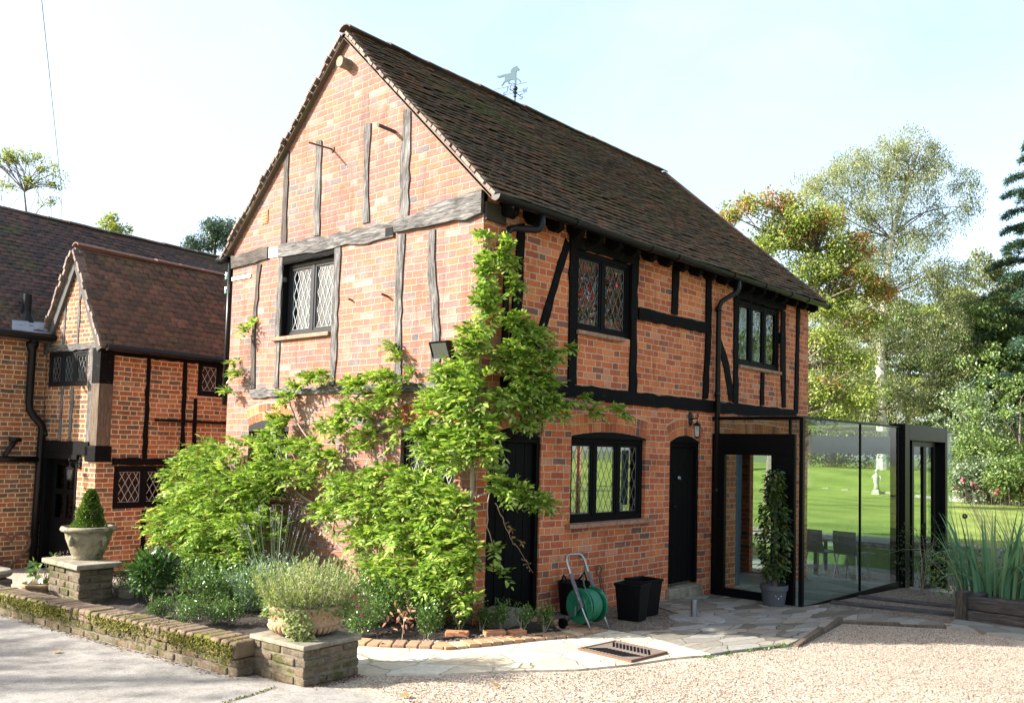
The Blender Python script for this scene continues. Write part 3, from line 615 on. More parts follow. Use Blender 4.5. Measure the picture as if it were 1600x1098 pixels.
# plank doors
def plank_door(u0, u1, v0, vs_, rise, nb):
    m = MB(); n = nb; bw = (u1-u0-0.10)/n
    for i in range(n):
        bx(m, S0, u0+0.05+i*bw+0.004, u0+0.05+(i+1)*bw-0.004, v0+0.02, vs_-0.06, -0.10, -0.062 + rng.uniform(-.003, .003))
    bx(m, S0, u0+0.05, u1-0.05, v0+0.02, vs_-0.06, -0.115, -0.075)
    d = m.build('door', M_BLACK, house, bevel=0.004)
    f = MB(); bx(f, S0, u0, u0+0.05, v0, vs_-0.05, -0.11, -0.02); bx(f, S0, u1-0.05, u1, v0, vs_-0.05, -0.11, -0.02); bx(f, S0, u0, u1, vs_-0.05, vs_, -0.11, -0.022)
    f.prism([(u0, vs_), (u1, vs_)] + arch_pts((u0+u1)/2, (u1-u0)/2, vs_, rise)[::-1], S0, -0.1, 0.004); f.build('door_frame', M_BLACK, d)
    return d
d1 = plank_door(0.16, 0.97, 0.0, 1.84, 0.10, 5); brick_arch(house, S0, 0.565, 0.405, 1.84, 0.10)
d2 = plank_door(3.50, 4.24, 0.04, 1.86, 0.09, 5); brick_arch(house, S0, 3.87, 0.37, 1.86, 0.09)
mb = MB(); mb.lathe([(0.018, 0), (0.028, 0.012), (0.02, 0.03)], 12); k = mb.build('door_knob', M_STEEL, d2); k.rotation_euler = (R(90), 0, 0); k.location = (3.80, -(-0.055), 1.40)
mb = MB(); mb.tube([(3.62, 0.04, 1.02), (3.62, 0.01, 1.04), (3.70, 0.008, 1.04)], 0.012, 8); mb.build('door_handle', M_IRON, d2)
mb = MB(); bx(mb, S0, 3.45, 4.27, -0.16, 0.02, -0.1, 0.06); mb.build('door_step', M_CAP, house, bevel=0.01)
brick_arch(house, S0, 5.925, 0.72, 1.98, 0.03, rings=1, hh=0.17, n=20)
# roof
a_eave = Vector((0, -0.22, 4.17)); ridge = Vector((0, RY, RZ+0.06)); sl = ridge - a_eave; SLEN = sl.length; sdir = sl/SLEN; snrm = Vector((0, -sdir.z, sdir.y))
X0, X1, X1R = -0.07, 7.80, 6.82
fF = lambda u, v, n: tuple(Vector((X0+u, 0, 0)) + a_eave + sdir*v + snrm*n)
fB = lambda u, v, n: (lambda p: (p[0], 2*RY - p[1], p[2]))(fF(u, v, n))
mb = MB()
def slab(fn, n0, n1, uw):
    P_ = [fn(0, 0, n0), fn(uw, 0, n0), fn(uw-(X1-X1R), SLEN, n0), fn(0, SLEN, n0), fn(0, 0, n1), fn(uw, 0, n1), fn(uw-(X1-X1R), SLEN, n1), fn(0, SLEN, n1)]
    mb.add(P_, [(3, 2, 1, 0), (4, 5, 6, 7), (0, 1, 5, 4), (1, 2, 6, 5), (2, 3, 7, 6), (3, 0, 4, 7)])
slab(fF, -0.05, -0.012, X1-X0-0.01); slab(fB, -0.05, -0.012, X1-X0-0.01)
e1, e2, e3 = fF(X1-X0, 0, 0), fF(X1R-X0, SLEN, 0), fB(X1-X0, 0, 0)
mb.add([e1, e2, e3], [(0, 1, 2)])
roof = mb.build('roof', M_TILE, house)
um = lambda v: (X1-X0) - (X1-X1R)*min(1, v/SLEN)
V, F = tiles(fF, X1-X0, SLEN-0.03, 0.166, 0.098, umax=um, seed=3); np_mesh('roof_tiles', V, F, M_TILE, roof)
V, F = tiles(fB, X1-X0, SLEN-0.03, 0.166, 0.098, umax=um, seed=4); np_mesh('roof_tiles', V, F[:, ::-1], M_TILE, roof)
ridge_tiles((X0, RY, RZ+0.10), (X1R, RY, RZ+0.10), 0.135, M_RIDGE, roof)
ridge_tiles(fF(X1-X0, 0.05, 0.035), fF(X1R-X0, SLEN, 0.035), 0.075, M_TILE, roof, seg=0.11, name='hip_tiles')
mb = MB(); mb.tube([fF(X1-X0+.01, 0.03, 0.0), fF(X1R-X0, SLEN, 0.03)], 0.05, 8); mb.tube([fB(X1-X0+.01, 0.03, 0.0), fB(X1R-X0, SLEN, 0.03)], 0.05, 8); mb.build('hip_bedding', M_TILE, roof)
# verge: undercloak strip and bedded tile ends, lit by the sun
mb = MB()
for fn in (fF, fB):
    for i in range(int(SLEN/0.098)):
        v = i*0.098; n0 = 0.006 + 0.012*math.sin(2.1*v) + rng.uniform(-.006, .006); q = rng.uniform(-.02, .016)
        P_ = [fn(u, vv, nn) for nn in (n0-0.014, n0+0.018) for (u, vv) in ((-0.03+q, v-0.004), (0.10, v-0.004), (0.10, v+0.075), (-0.03+q, v+0.075))]
        mb.add(P_, [(3, 2, 1, 0), (4, 5, 6, 7), (0, 1, 5, 4), (1, 2, 6, 5), (2, 3, 7, 6), (3, 0, 4, 7)])
mb.build('verge_tiles', M_VERGE, roof)
mb = MB()
for fn in (fF, fB):
    P_ = [fn(u, v, n) for n in (-0.055, -0.03) for (u, v) in ((0.0, 0.0), (0.12, 0.0), (0.12, SLEN), (0.0, SLEN))]
    mb.add(P_, [(3, 2, 1, 0), (4, 5, 6, 7), (0, 1, 5, 4), (1, 2, 6, 5), (2, 3, 7, 6), (3, 0, 4, 7)])
mb.build('undercloak', M_TILE, roof)
# rafter feet, gutter, downpipes
for i in range(21):
    x = 0.22 + i*0.362; mb = MB()
    mb.prism([(-0.20, 4.06), (-0.20, 4.15), (0.02, 4.37), (0.02, 4.17), (-0.05, 4.05), (-0.12, 4.02)], lambda a, b, d, x=x: (x + d, a, b), 0.0, 0.085); mb.build('rafter_foot', M_BLACKT, house)
mb = MB(); N = 8; vs_ = []; GY, GZ, GR = -0.25, 4.165, 0.058
for x in (-0.10, 2.0, 4.5, 6.5, 7.84):
    dz = -0.012*math.sin(max(0, x)/8*3.14)
    for rr in (GR, GR-0.006):
        for k in range(N+1):
            an = math.pi + math.pi*k/N; vs_.append((x, GY + rr*math.cos(an), GZ + dz + rr*math.sin(an)))
M_ = 2*(N+1); fs = []
for s in range(4):
    for k in range(N):
        a = s*M_ + k; fs += [(a, a+1, a+M_+1, a+M_), (a+N+1, a+M_+N+1, a+M_+N+2, a+N+2)]
    a = s*M_; fs += [(a, a+M_, a+M_+N+1, a+N+1), (a+N, a+2*N+1, a+M_+2*N+1, a+M_+N)]
for s in (0, 4): 
    fs.append(tuple(s*M_+k for k in range(N+1)))
mb.add(vs_, fs); gut = mb.build('gutter', M_IRON, house, smooth=False)
mb = MB()
for x in (1.15, 2.6, 3.2, 4.62, 5.55, 6.4, 7.0, 7.78):
    vv = []
    for xx in (x-.025, x+.025):
        for rr in (GR+0.010, GR-0.002):
            for k in range(N+1):
                an = math.pi*0.98 + math.pi*1.04*k/N; vv.append((xx, GY+rr*math.cos(an), GZ-0.012*math.sin(x/8*3.14)+rr*math.sin(an)))
    ff = []
    for k in range(N): ff += [(k, k+1, M_+k+1, M_+k), (k, k+N+1, k+N+2, k+1), (M_+k, M_+k+1, M_+k+N+2, M_+k+N+1)]
    mb.add(vv, ff)
mb.build('gutter_joint', M_IRON, gut)
mb = MB(); mb.tube([(0.60, GY, 4.12), (0.60, GY, 4.02), (0.585, GY+.02, 3.965), (0.54, GY+.03, 3.95), (0.36, -0.10, 3.95), (0.30, -0.075, 3.93), (0.28, -0.07, 3.86), (0.285, -0.065, 2.55)], 0.036, 10); mb.build('downpipe', M_IRON, house, smooth=True)
mb = MB(); mb.tube([(4.78, GY, 4.12), (4.78, GY, 3.99), (4.76, GY+.02, 3.93), (4.60, -0.10, 3.80), (4.575, -0.07, 3.72), (4.575, -0.065, -0.2)], 0.036, 10)
for z in (3.66, 2.5, 1.2): mb.tube([(4.575, -0.065, z), (4.575, -0.065, z+0.06)], 0.045, 10)
mb.build('downpipe', M_IRON, house, smooth=True)
mb = MB(); mb.tube([(-0.035, 4.95, 4.16), (-0.035, 4.72, 4.16)], 0.05, 10); mb.tube([(0.0, 4.70, 4.14), (0.0, 4.70, 2.2)], 0.035, 8); mb.build('rear_downpipe', M_IRON, house, smooth=True)
# small fittings of the gable
mb = MB(); bx(mb, G0, 3.84, 3.97, 4.52, 4.70, -0.02, 0.012)
for i in range(4): bx(mb, G0, 3.855, 3.955, 4.535+i*0.042, 4.555+i*0.042, 0.012, 0.020)
mb.build('air_brick', M_TERRA, house)
mb = MB(); mb.tube([(0.05, 2.27, 6.16), (-0.14, 2.27, 6.16)], 0.065, 10); mb.build('purlin_end', M_CAP, house)
mb = MB(); mb.tube([(0.02, 2.53, 5.21), (-0.34, 2.53, 5.20)], 0.012, 6); mb.tube([(0.0, 2.53, 5.21), (-0.012, 2.53, 5.21)], 0.045, 6); mb.build('iron_peg', M_RUST, house)
mb = MB(); mb.tube([(0.02, 1.40, 5.17), (-0.22, 1.42, 5.19)], 0.022, 6); mb.build('iron_peg', M_OAK, house)
mb = MB(); mb.tube([(0.02, 1.42, 3.34), (-0.10, 1.42, 3.36)], 0.014, 6); mb.build('iron_peg', M_RUST, house)
mb = MB(); mb.tube([(0.02, 2.05, 3.36), (0.0, 2.05, 3.36), (-0.06, 2.05, 3.37)], 0.012, 6); mb.build('iron_peg', M_RUST, house)
mb = MB(); bx(mb, G0, 4.18, 4.63, 3.855, 3.90, -0.01, 0.018); mb.build('batten', M_WHITE, house)
mb = MB(); bx(mb, G0, 3.445, 3.459, 3.03, 3.95, -0.12, 0.004); bx(mb, G0, 2.42, 3.445, 3.937, 3.949, -0.12, 0.002); mb.build('painted_reveal_shade', M_BLACK, wg)  # black liner: the reveal's dark paint plus recess shade put into the colour
mb = MB(); bx(mb, G0, 1.345, 1.47, 4.005, 4.10, 0.0, 0.0295); mb.build('mortise_shade', M_BLACK, house)  # solid black block, its colour stands for the darkness inside the mortise hole
# net curtain, curtains, jug
def curtain(name, label, fn, u0, u1, v0, v1, d, mat, folds=9, amp=0.018):
    n = folds*8; V = []; F = []
    for i in range(n+1):
        u = u0 + (u1-u0)*i/n
        for j, v in enumerate((v0, (v0+v1)/2, v1)):
            V.append(fn(u, v, d + amp*math.sin(2*math.pi*folds*i/n + 0.6*j) + amp*.5*math.sin(5.3*i/n*folds)))
    for i in range(n):
        for j in range(2): F.append((3*i+j, 3*i+3+j, 3*i+4+j, 3*i+1+j))
    mb = MB(); mb.add(V, F); o = mb.build(name, mat, smooth=True); return tag(o, label, 'curtain')
curtain('net_curtain', 'pale ruffled net curtain behind the leaded upper gable window', G0, 2.42, 3.44, 3.05, 3.93, -0.20, M_CURTAIN, 12, 0.03)
curtain('curtain', 'pale grey-green curtain behind the three-light upper window near the far end', S0, 5.27, 6.58, 3.02, 3.93, -0.2, M_CURTG, 7, 0.03)
curtain('curtain', 'blue-grey curtain hanging inside the right light of the ground floor window', S0, 2.66, 2.82, 1.08, 1.74, -0.16, M_CURTB, 2, 0.012)
curtain('curtain', 'tall dark blue-grey curtain inside the doorway behind the glass porch', S0, 5.45, 5.95, -0.2, 1.95, -0.3, M_CURTB, 4, 0.02)
mb = MB(); mb.lathe([(0.035, 0), (0.045, 0.03), (0.04, 0.08), (0.03, 0.10), (0.036, 0.125), (0.03, 0.125), (0.026, 0.1)], 14)
o = mb.build('china_jug', M_CHINA, loc=(2.60, 0.13, 0.985), smooth=True); tag(o, 'small white china jug on the sill inside the ground floor window', 'jug')
mb = MB(); mb.tube([(0.04, 0, 0.10), (0.07, 0, 0.09), (0.07, 0, 0.05), (0.043, 0, 0.03)], 0.006, 6); mb.build('handle', M_CHINA, o)
mb = MB(); bx(mb, S0, 1.5, 2.93, 0.94, 0.983, -0.30, -0.12); mb.build('inner_sill', M_WHITE, house)

# ------------------------------------------------------------------ weather vane on the ridge
vane = thing('weather_vane', 'verdigris running-horse weather vane with compass letters on the cottage ridge', 'weather vane', (2.94, RY, RZ+0.17))
mb = MB(); mb.tube([(0, 0, -0.05), (0, 0, 0.25)], 0.010, 8); mb.lathe([(0.015, 0.055), (0.026, 0.07), (0.015, 0.085)], 10); mb.lathe([(0.016, 0.095), (0.034, 0.125), (0.02, 0.14), (0.012, 0.15)], 10); mb.build('post', M_DCOPPER, vane)
mb = MB(); mb.lathe([(0.002, 0.147)] + [(0.037*math.cos(a), 0.184 + 0.037*math.sin(a)) for a in [R(-80+20*i) for i in range(9)]] + [(0.002, 0.221)], 14); mb.build('ball', M_DCOPPER, vane, smooth=True)
va = R(-80)                                           # arm along the view's left-right
ca, sa = math.cos(va), math.sin(va); fv_ = lambda a, b, d: (a*ca - d*sa, a*sa + d*ca, b)
mb = MB()
for an in (va, va + R(90)):
    c_, s_ = math.cos(an), math.sin(an); mb.tube([(-0.13*c_, -0.13*s_, 0.125), (0.13*c_, 0.13*s_, 0.125)], 0.006, 6)
mb.build('compass_arms', M_DCOPPER, vane)
STROKES = {'W': [[(-.5, 1), (-.25, 0), (0, .8), (.25, 0), (.5, 1)]], 'E': [[(.4, 1), (-.4, 1), (-.4, 0), (.4, 0)], [(-.4, .5), (.3, .5)]], 'N': [[(-.4, 0), (-.4, 1), (.4, 0), (.4, 1)]],
           'S': [[(.4, .9), (0, 1), (-.4, .78), (-.2, .55), (.25, .45), (.4, .22), (0, 0), (-.4, .1)]]}
for ch, an, rr in (('W', va, 0.165), ('E', va + math.pi, 0.165), ('S', va + R(90), 0.165), ('N', va - R(90), 0.165)):
    mb = MB(); cx, cy = rr*math.cos(an), rr*math.sin(an)
    for st in STROKES[ch]: mb.tube([Vector(fv_(a*0.065, 0.09 + b*0.07, 0)) + Vector((cx, cy, 0)) for a, b in st], 0.0065, 5)
    mb.build('letter', M_COPPER, vane)
hz0 = 0.238
mb = MB(); mb.tube([fv_(-0.36, hz0, 0), fv_(0.19, hz0, 0)], 0.006, 6); mb.build('rod', M_DCOPPER, vane)
HP = [(430,405),(470,435),(540,438),(605,425),(618,520),(585,540),(562,580),(530,600),(545,612),(580,590),(610,555),(640,550),(680,545),(690,575),(700,608),(740,608),(770,640),(780,632),(755,598),(715,592),(710,540),(760,535),(815,540),(835,570),(845,610),(800,612),(785,590),(790,620),(815,632),(870,632),(865,545),(900,550),(935,590),(965,628),(985,625),(950,575),(915,540),(870,525),(862,470),(865,395),(890,372),(915,388),(935,375),(925,345),(895,315),(878,285),(860,292),(820,292),(765,320),(740,355),(745,395),(680,398),(600,390),(520,400),(450,395)]
hs = 0.00074; mb = MB(); mb.prism([((x-850)*hs*1.02, hz0 + 0.012 + (632-y)*hs) for x, y in HP], fv_, -0.007, 0.007); mb.build('horse', M_COPPER, vane)

# ------------------------------------------------------------------ ground
def lerp(a, b, t): return a + (b-a)*t
def sst(a, b, x):
    t = min(max((x-a)/(b-a), 0), 1); return t*t*(3-2*t)
def Gz(x, y):
    z = -.17*min(max((x-1)/3.5, 0), 1)
    if x > 4.5: z += -.10*min((x-4.5)/3.5, 1)
    if x > 8: z += -.21*sst(8, 10, x)
    return z - .36*sst(4, 7, y)*(1 - sst(3, 6, x))
def sheet(name, poly, mat, dz, step=0.35, kind='structure', hf=None, bump=0.0):
    """polygon sheet laid over the terrain, triangulated on a grid"""
    import bmesh
    hf = hf or Gz
    bm = bmesh.new(); vs_ = [bm.verts.new((x, y, 0)) for x, y in poly]; bm.faces.new(vs_)
    xs = [p[0] for p in poly]; ys = [p[1] for p in poly]
    for ax, lo, hi in ((0, min(xs), max(xs)), (1, min(ys), max(ys))):
        c = lo + step
        while c < hi:
            co = (c, 0, 0) if ax == 0 else (0, c, 0); no = (1, 0, 0) if ax == 0 else (0, 1, 0)
            bmesh.ops.bisect_plane(bm, geom=bm.verts[:] + bm.edges[:] + bm.faces[:], plane_co=co, plane_no=no); c += step
    for v in bm.verts: v.co.z = hf(v.co.x, v.co.y) + dz + (nr.normal(0, bump) if bump else 0)
    bmesh.ops.recalc_face_normals(bm, faces=bm.faces)
    for f in bm.faces:
        if f.normal.z < 0: f.normal_flip()
    be = [e for e in bm.edges if e.is_boundary]; ex = bmesh.ops.extrude_edge_only(bm, edges=be)
    for v in ex['geom']:
        if isinstance(v, bmesh.types.BMVert): v.co.z -= 0.07
    me = bpy.data.meshes.new(name); bm.to_mesh(me); bm.free(); me.materials.append(mat)
    o = bpy.data.objects.new(name, me); col.objects.link(o)
    return tag(o, kind=kind)

def gravel_mat(name, stops, scale=55.0, bump=1.0, dist=0.012):
    m, nt, out = new_mat(name); oc = COORD(nt)
    w = VM(nt, 'ADD', oc, VM(nt, 'SCALE', NOISE(nt, oc, 30, 2).outputs['Color'], 0.012))
    v = nt.nodes.new('ShaderNodeTexVoronoi'); v.inputs['Scale'].default_value = scale; nt.links.new(w, v.inputs['Vector'])
    wn_ = nt.nodes.new('ShaderNodeTexWhiteNoise'); nt.links.new(v.outputs['Color'], wn_.inputs['Vector'])
    big = NOISE(nt, oc, 0.9, 4)
    f = MA(nt, 'ADD', wn_.outputs['Value'], MA(nt, 'MULTIPLY', MA(nt, 'SUBTRACT', big.outputs['Fac'], .5), .5), clamp=True)
    c = RAMP(nt, f, stops)
    h = MA(nt, 'SUBTRACT', 1.0, v.outputs['Distance'])
    PRIN(nt, out, c, 0.9, spec=0.25, normal=BUMP(nt, h, bump, dist)); return m
M_GRAVEL = gravel_mat('pea_gravel', [(0.0, (0.12, 0.09, 0.078)), (0.3, (0.27, 0.218, 0.166)), (0.7, (0.40, 0.325, 0.25)), (1.0, (0.53, 0.46, 0.375))], 95.0, 0.4, 0.008)
M_GRAVELD = gravel_mat('brown_gravel', [(0.0, (0.05, 0.036, 0.028)), (0.4, (0.12, 0.09, 0.065)), (0.8, (0.20, 0.155, 0.11)), (1.0, (0.34, 0.29, 0.23))], 70)
def concrete():
    m, nt, out = new_mat('old_concrete'); oc = COORD(nt)
    n = NOISE(nt, oc, 1.6, 6, 0.7); n2 = NOISE(nt, oc, 70, 5, 0.8); n3 = NOISE(nt, oc, 9, 6, 0.8, 0.4)
    c = RAMP(nt, n.outputs['Fac'], [(0.3, (0.215, 0.20, 0.18)), (0.7, (0.32, 0.30, 0.275))])
    c = MIX(nt, 1.0, c, RAMP(nt, n2.outputs['Fac'], [(0.34, (0.55, 0.54, 0.52)), (0.5, (0.98, 0.98, 0.98)), (0.7, (1.2, 1.2, 1.2))]), 'MULTIPLY')
    c = MIX(nt, 1.0, c, RAMP(nt, n3.outputs['Fac'], [(0.32, (0.66, 0.63, 0.57)), (0.5, (0.97, 0.97, 0.96)), (0.6, (1.04, 1.04, 1.04))]), 'MULTIPLY')
    PRIN(nt, out, c, 0.92, spec=0.2, normal=BUMP(nt, MA(nt, 'ADD', n2.outputs['Fac'], MA(nt, 'MULTIPLY', n3.outputs['Fac'], .5)), 0.5, 0.006)); return m
M_CONC = concrete()
def lawn_mat():
    m, nt, out = new_mat('mown_lawn'); oc = COORD(nt)
    n = NOISE(nt, oc, 0.5, 5, 0.6); n2 = NOISE(nt, oc, 14, 5, 0.8)
    w = nt.nodes.new('ShaderNodeTexWave'); w.inputs['Scale'].default_value = 0.16; w.inputs['Distortion'].default_value = 0.6
    nt.links.new(MAPV(nt, oc, rot=(0, 0, R(28))), w.inputs['Vector'])
    f = MA(nt, 'ADD', MA(nt, 'MULTIPLY', n.outputs['Fac'], 0.6), MA(nt, 'MULTIPLY', n2.outputs['Fac'], 0.4))
    c = RAMP(nt, f, [(0.32, (0.065, 0.10, 0.018)), (0.52, (0.145, 0.195, 0.035)), (0.70, (0.27, 0.29, 0.075))])
    c = MIX(nt, MA(nt, 'MULTIPLY', w.outputs['Fac'], 0.5), c, (0.22, 0.27, 0.06))
    PRIN(nt, out, c, 0.85, spec=0.2, normal=BUMP(nt, n2.outputs['Fac'], 0.8, 0.05)); return m
M_LAWN = lawn_mat()
M_EARTH = flat_mat('rough_grass', (0.075, 0.10, 0.03), 0.95, nscale=2.5, namt=0.5, bump=0.6, bdist=0.05)
def flag_mat(name, stops, scale=2.6, stretch=(1, 1.5, 1), joint=0.03, jcol=(0.13, 0.11, 0.08)):
    m, nt, out = new_mat(name); oc = COORD(nt)
    w = MAPV(nt, VM(nt, 'ADD', oc, VM(nt, 'SCALE', NOISE(nt, oc, 5, 3).outputs['Color'], 0.07)), stretch, (0, 0, R(25)))
    v = nt.nodes.new('ShaderNodeTexVoronoi'); v.inputs['Scale'].default_value = scale; nt.links.new(w, v.inputs['Vector'])
    e = nt.nodes.new('ShaderNodeTexVoronoi'); e.feature = 'DISTANCE_TO_EDGE'; e.inputs['Scale'].default_value = scale; nt.links.new(w, e.inputs['Vector'])
    wn_ = nt.nodes.new('ShaderNodeTexWhiteNoise'); nt.links.new(v.outputs['Color'], wn_.inputs['Vector'])
    c = RAMP(nt, wn_.outputs['Value'], stops); n = NOISE(nt, oc, 18, 6, 0.75)
    c = MIX(nt, 1.0, c, RAMP(nt, n.outputs['Fac'], [(0.3, (0.7, 0.7, 0.7)), (0.75, (1.2, 1.2, 1.2))]), 'MULTIPLY')
    mk = MA(nt, 'MULTIPLY', MA(nt, 'SUBTRACT', e.outputs['Distance'], joint*0.5), 1.0/(joint*0.8), clamp=True)
    c = MIX(nt, mk, jcol, c)
    PRIN(nt, out, c, MA(nt, 'ADD', 0.6, MA(nt, 'MULTIPLY', n.outputs['Fac'], 0.4)), spec=0.2, normal=BUMP(nt, MA(nt, 'ADD', mk, MA(nt, 'MULTIPLY', n.outputs['Fac'], 0.5)), 0.6, 0.015)); return m
M_FLAG = flag_mat('crazy_paving', [(0.0, (0.11, 0.092, 0.065)), (0.25, (0.17, 0.15, 0.115)), (0.5, (0.23, 0.215, 0.185)), (0.75, (0.29, 0.275, 0.245)), (0.92, (0.28, 0.235, 0.175)), (1.0, (0.15, 0.14, 0.125))], 3.4, (0.6, 1.9, 1), 0.016, (0.09, 0.08, 0.065))
M_FLAGY = flag_mat('york_paving', [(0.0, (0.44, 0.37, 0.27)), (0.3, (0.49, 0.42, 0.32)), (0.7, (0.52, 0.46, 0.36)), (1.0, (0.54, 0.50, 0.42))], 2.6, (0.8, 1.5, 1), 0.020, jcol=(0.32, 0.27, 0.19))
M_SLAB = flag_mat('paving_slab', [(0.0, (0.12, 0.125, 0.115)), (1.0, (0.24, 0.235, 0.21))], 1.2, (1, 1, 1), 0.025)

# far ground, one sheet to the horizon
def Hfar(x, y):
    z = Gz(x, y) - 0.10 if x < 12 else -0.05
    if x > 12: z = 0.04 + 1.05*sst(30, 39, x)*sst(4.2, 7.5, y - (x-30)*0.06)
    if x < 12 and y < -8: z = lerp(z, 0.0, 0)
    return z
xs = [-900, -300, -120, -60, -30, -16] + [x*1.0 for x in range(-10, 62, 2)] + [70, 90, 130, 200, 350, 900]
ys = [-900, -300, -120, -60, -40, -28] + [y*1.0 for y in range(-20, 44, 2)] + [52, 70, 100, 160, 350, 900]
# keep a clean step at the retaining wall
xs = sorted(set(xs + [11.9, 12.1]))
V = []; F = []
for x in xs:
    for y in ys: V.append((x, y, Hfar(x, y) - 0.02))
ny = len(ys)
for i in range(len(xs)-1):
    for j in range(ny-1): F.append((i*ny+j, (i+1)*ny+j, (i+1)*ny+j+1, i*ny+j+1))
o = np_mesh('ground', V, F, M_EARTH, smooth=False); tag(o, kind='structure')
sheet('gravel', [(-9, -14), (11.9, -14), (11.9, 16), (-9, 16)], M_GRAVEL, 0.0, 0.5)
sheet('driveway', [(-14, -7), (-3.6, -3.4), (-2.62, -1.95), (-2.30, -1.42), (-2.24, -1.12), (-2.34, -0.86), (-2.45, -0.70), (-2.60, -0.25), (-2.98, 3.2), (-3.2, 5.2), (-3.2, 9.0), (-14, 9)], M_CONC, 0.012, 0.6)
sheet('lawn', [(12.2, -14), (29.6, -14), (31.2, 1.5), (33, 4.5), (47, 4.8), (60, 6), (60, 30), (12.2, 30)], M_LAWN, 0.05, 1.0, hf=Hfar)
sheet('lawn', [(-12, -60), (110, -90), (110, -14), (34, -10.5), (9, -9.0), (-12, -9.0)], M_LAWN, 0.06, 3.0, hf=lambda x, y: max(-.05, Gz(x, y)) + .02*max(0, -y-9) if x < 12 else .06 + .02*max(0, -y-9))
sheet('flowerbed', [(-2.52, -0.1), (-1.62, 0.0), (-1.41, 0.12), (-1.24, -0.15), (-1.1, -0.30), (-0.9, -0.55), (-0.55, -0.68), (-0.11, -0.80), (0.30, -0.93), (0.62, -0.50), (0.55, -0.08), (0.02, -0.02), (-0.02, 4.7), (-0.3, 5.0), (-1.9, 4.9), (-2.1, 3.3), (-2.86, 3.0)], M_SOIL, 0.022, 0.12, bump=0.012)
sheet('path', [(-2.0, -0.67), (-1.66, -0.97), (-1.45, -1.16), (-1.01, -1.43), (-0.61, -1.74), (-0.15, -1.93), (0.3, -2.04), (0.66, -2.2), (0.9, -1.5), (0.85, -1.0), (0.68, -1.0), (0.33, -1.01), (-0.11, -0.84), (-0.55, -0.72), (-0.9, -0.6), (-1.1, -0.33), (-1.24, -0.17), (-1.41, 0.1), (-1.6, 0.0), (-1.9, -0.56)], M_FLAGY, 0.016, 0.3)
sheet('pavement', [(0.66, -2.2), (1.07, -2.3), (1.69, -2.42), (3.8, -2.05), (4.0, -2.2), (4.7, -2.94), (5.0, -2.8), (4.95, -1.3), (4.58, -1.27), (4.58, -0.02), (3.3, -0.02), (2.7, -0.35), (2.45, -0.85), (1.9, -1.15), (1.3, -1.35), (0.9, -1.2)], M_FLAG, 0.022, 0.3)
sheet('gravel', [(0.5, -0.02), (3.3, -0.02), (2.7, -0.35), (2.45, -0.85), (1.9, -1.15), (1.3, -1.35), (0.9, -1.2), (0.72, -1.0), (0.70, -0.55)], M_GRAVELD, 0.012, 0.3)
sheet('gravel', [(4.95, -1.29), (8.2, -1.29), (8.2, -3.0), (5.1, -3.0)], M_GRAVELD, 0.014, 0.4)
sheet('terrace', [(4.59, -0.01), (4.59, -1.25), (10.8, -1.25), (11.9, -3.5), (11.9, 7.0), (7.70, 7.0), (7.70, -0.01)], M_SLAB, 0.03, 0.4)
sheet('pavement', [(4.62, -2.95), (5.30, -2.86), (5.30, -4.7), (4.5, -4.7)], M_SLAB, 0.035, 0.5)

# loose stones on the gravel, one mesh of real pebbles where they show largest
n = 60000
ang = nr.uniform(0, 1, n); px = nr.uniform(-2.6, 5.5, n); py = nr.uniform(-5.2, -0.9, n)
d2 = (px + 6.27)**2 + (py + 6.08)**2
def inpoly(x, y, poly):
    P_ = np.array(poly); c = np.zeros(len(x), bool); j = len(P_)-1
    for i in range(len(P_)):
        xi, yi, xj, yj = *P_[i], *P_[j]
        c ^= ((yi > y) != (yj > y)) & (x < (xj-xi)*(y-yi)/(yj-yi+1e-12)+xi); j = i
    return c
GRP = [(-2.05, -0.9), (-1.45, -1.24), (-0.61, -1.82), (0.66, -2.28), (1.69, -2.5), (3.8, -2.15), (4.6, -3.1), (4.4, -5.2), (-3.4, -5.2), (-3.4, -3.2), (-2.45, -1.85), (-2.12, -1.3)]
k = inpoly(px, py, GRP); px, py = px[k], py[k]; n = len(px)
pz = np.array([Gz(a, b) for a, b in zip(px, py)]) + 0.004
s = nr.uniform(0.0035, 0.0085, n)
base = np.array([(1, 0, 0), (0, 1, 0), (-1, 0, 0), (0, -1, 0), (0, 0, .6), (0, 0, -.5)])
V = base[None]*(s[:, None, None])*nr.uniform(.7, 1.3, (n, 6, 3)); th = nr.uniform(0, 6.28, n); c_, s_ = np.cos(th), np.sin(th)
V = np.stack([V[..., 0]*c_[:, None]-V[..., 1]*s_[:, None], V[..., 0]*s_[:, None]+V[..., 1]*c_[:, None], V[..., 2]], -1) + np.stack([px, py, pz], 1)[:, None]
Ft = np.array([(0, 1, 4), (1, 2, 4), (2, 3, 4), (3, 0, 4), (1, 0, 5), (2, 1, 5), (3, 2, 5), (0, 3, 5)])
F = (np.arange(n)*6)[:, None, None] + Ft[None]
M_PEB = single_brick_mat('pebble', [(0.0, (0.12, 0.09, 0.08)), (0.35, (0.28, 0.226, 0.172)), (0.7, (0.41, 0.335, 0.26)), (1.0, (0.55, 0.48, 0.39))])
o = np_mesh('pebbles', V.reshape(-1, 3), F.reshape(-1, 3), M_PEB); tag(o, 'loose pale pebbles strewn over the gravel forecourt', 'pebbles', kind='stuff')

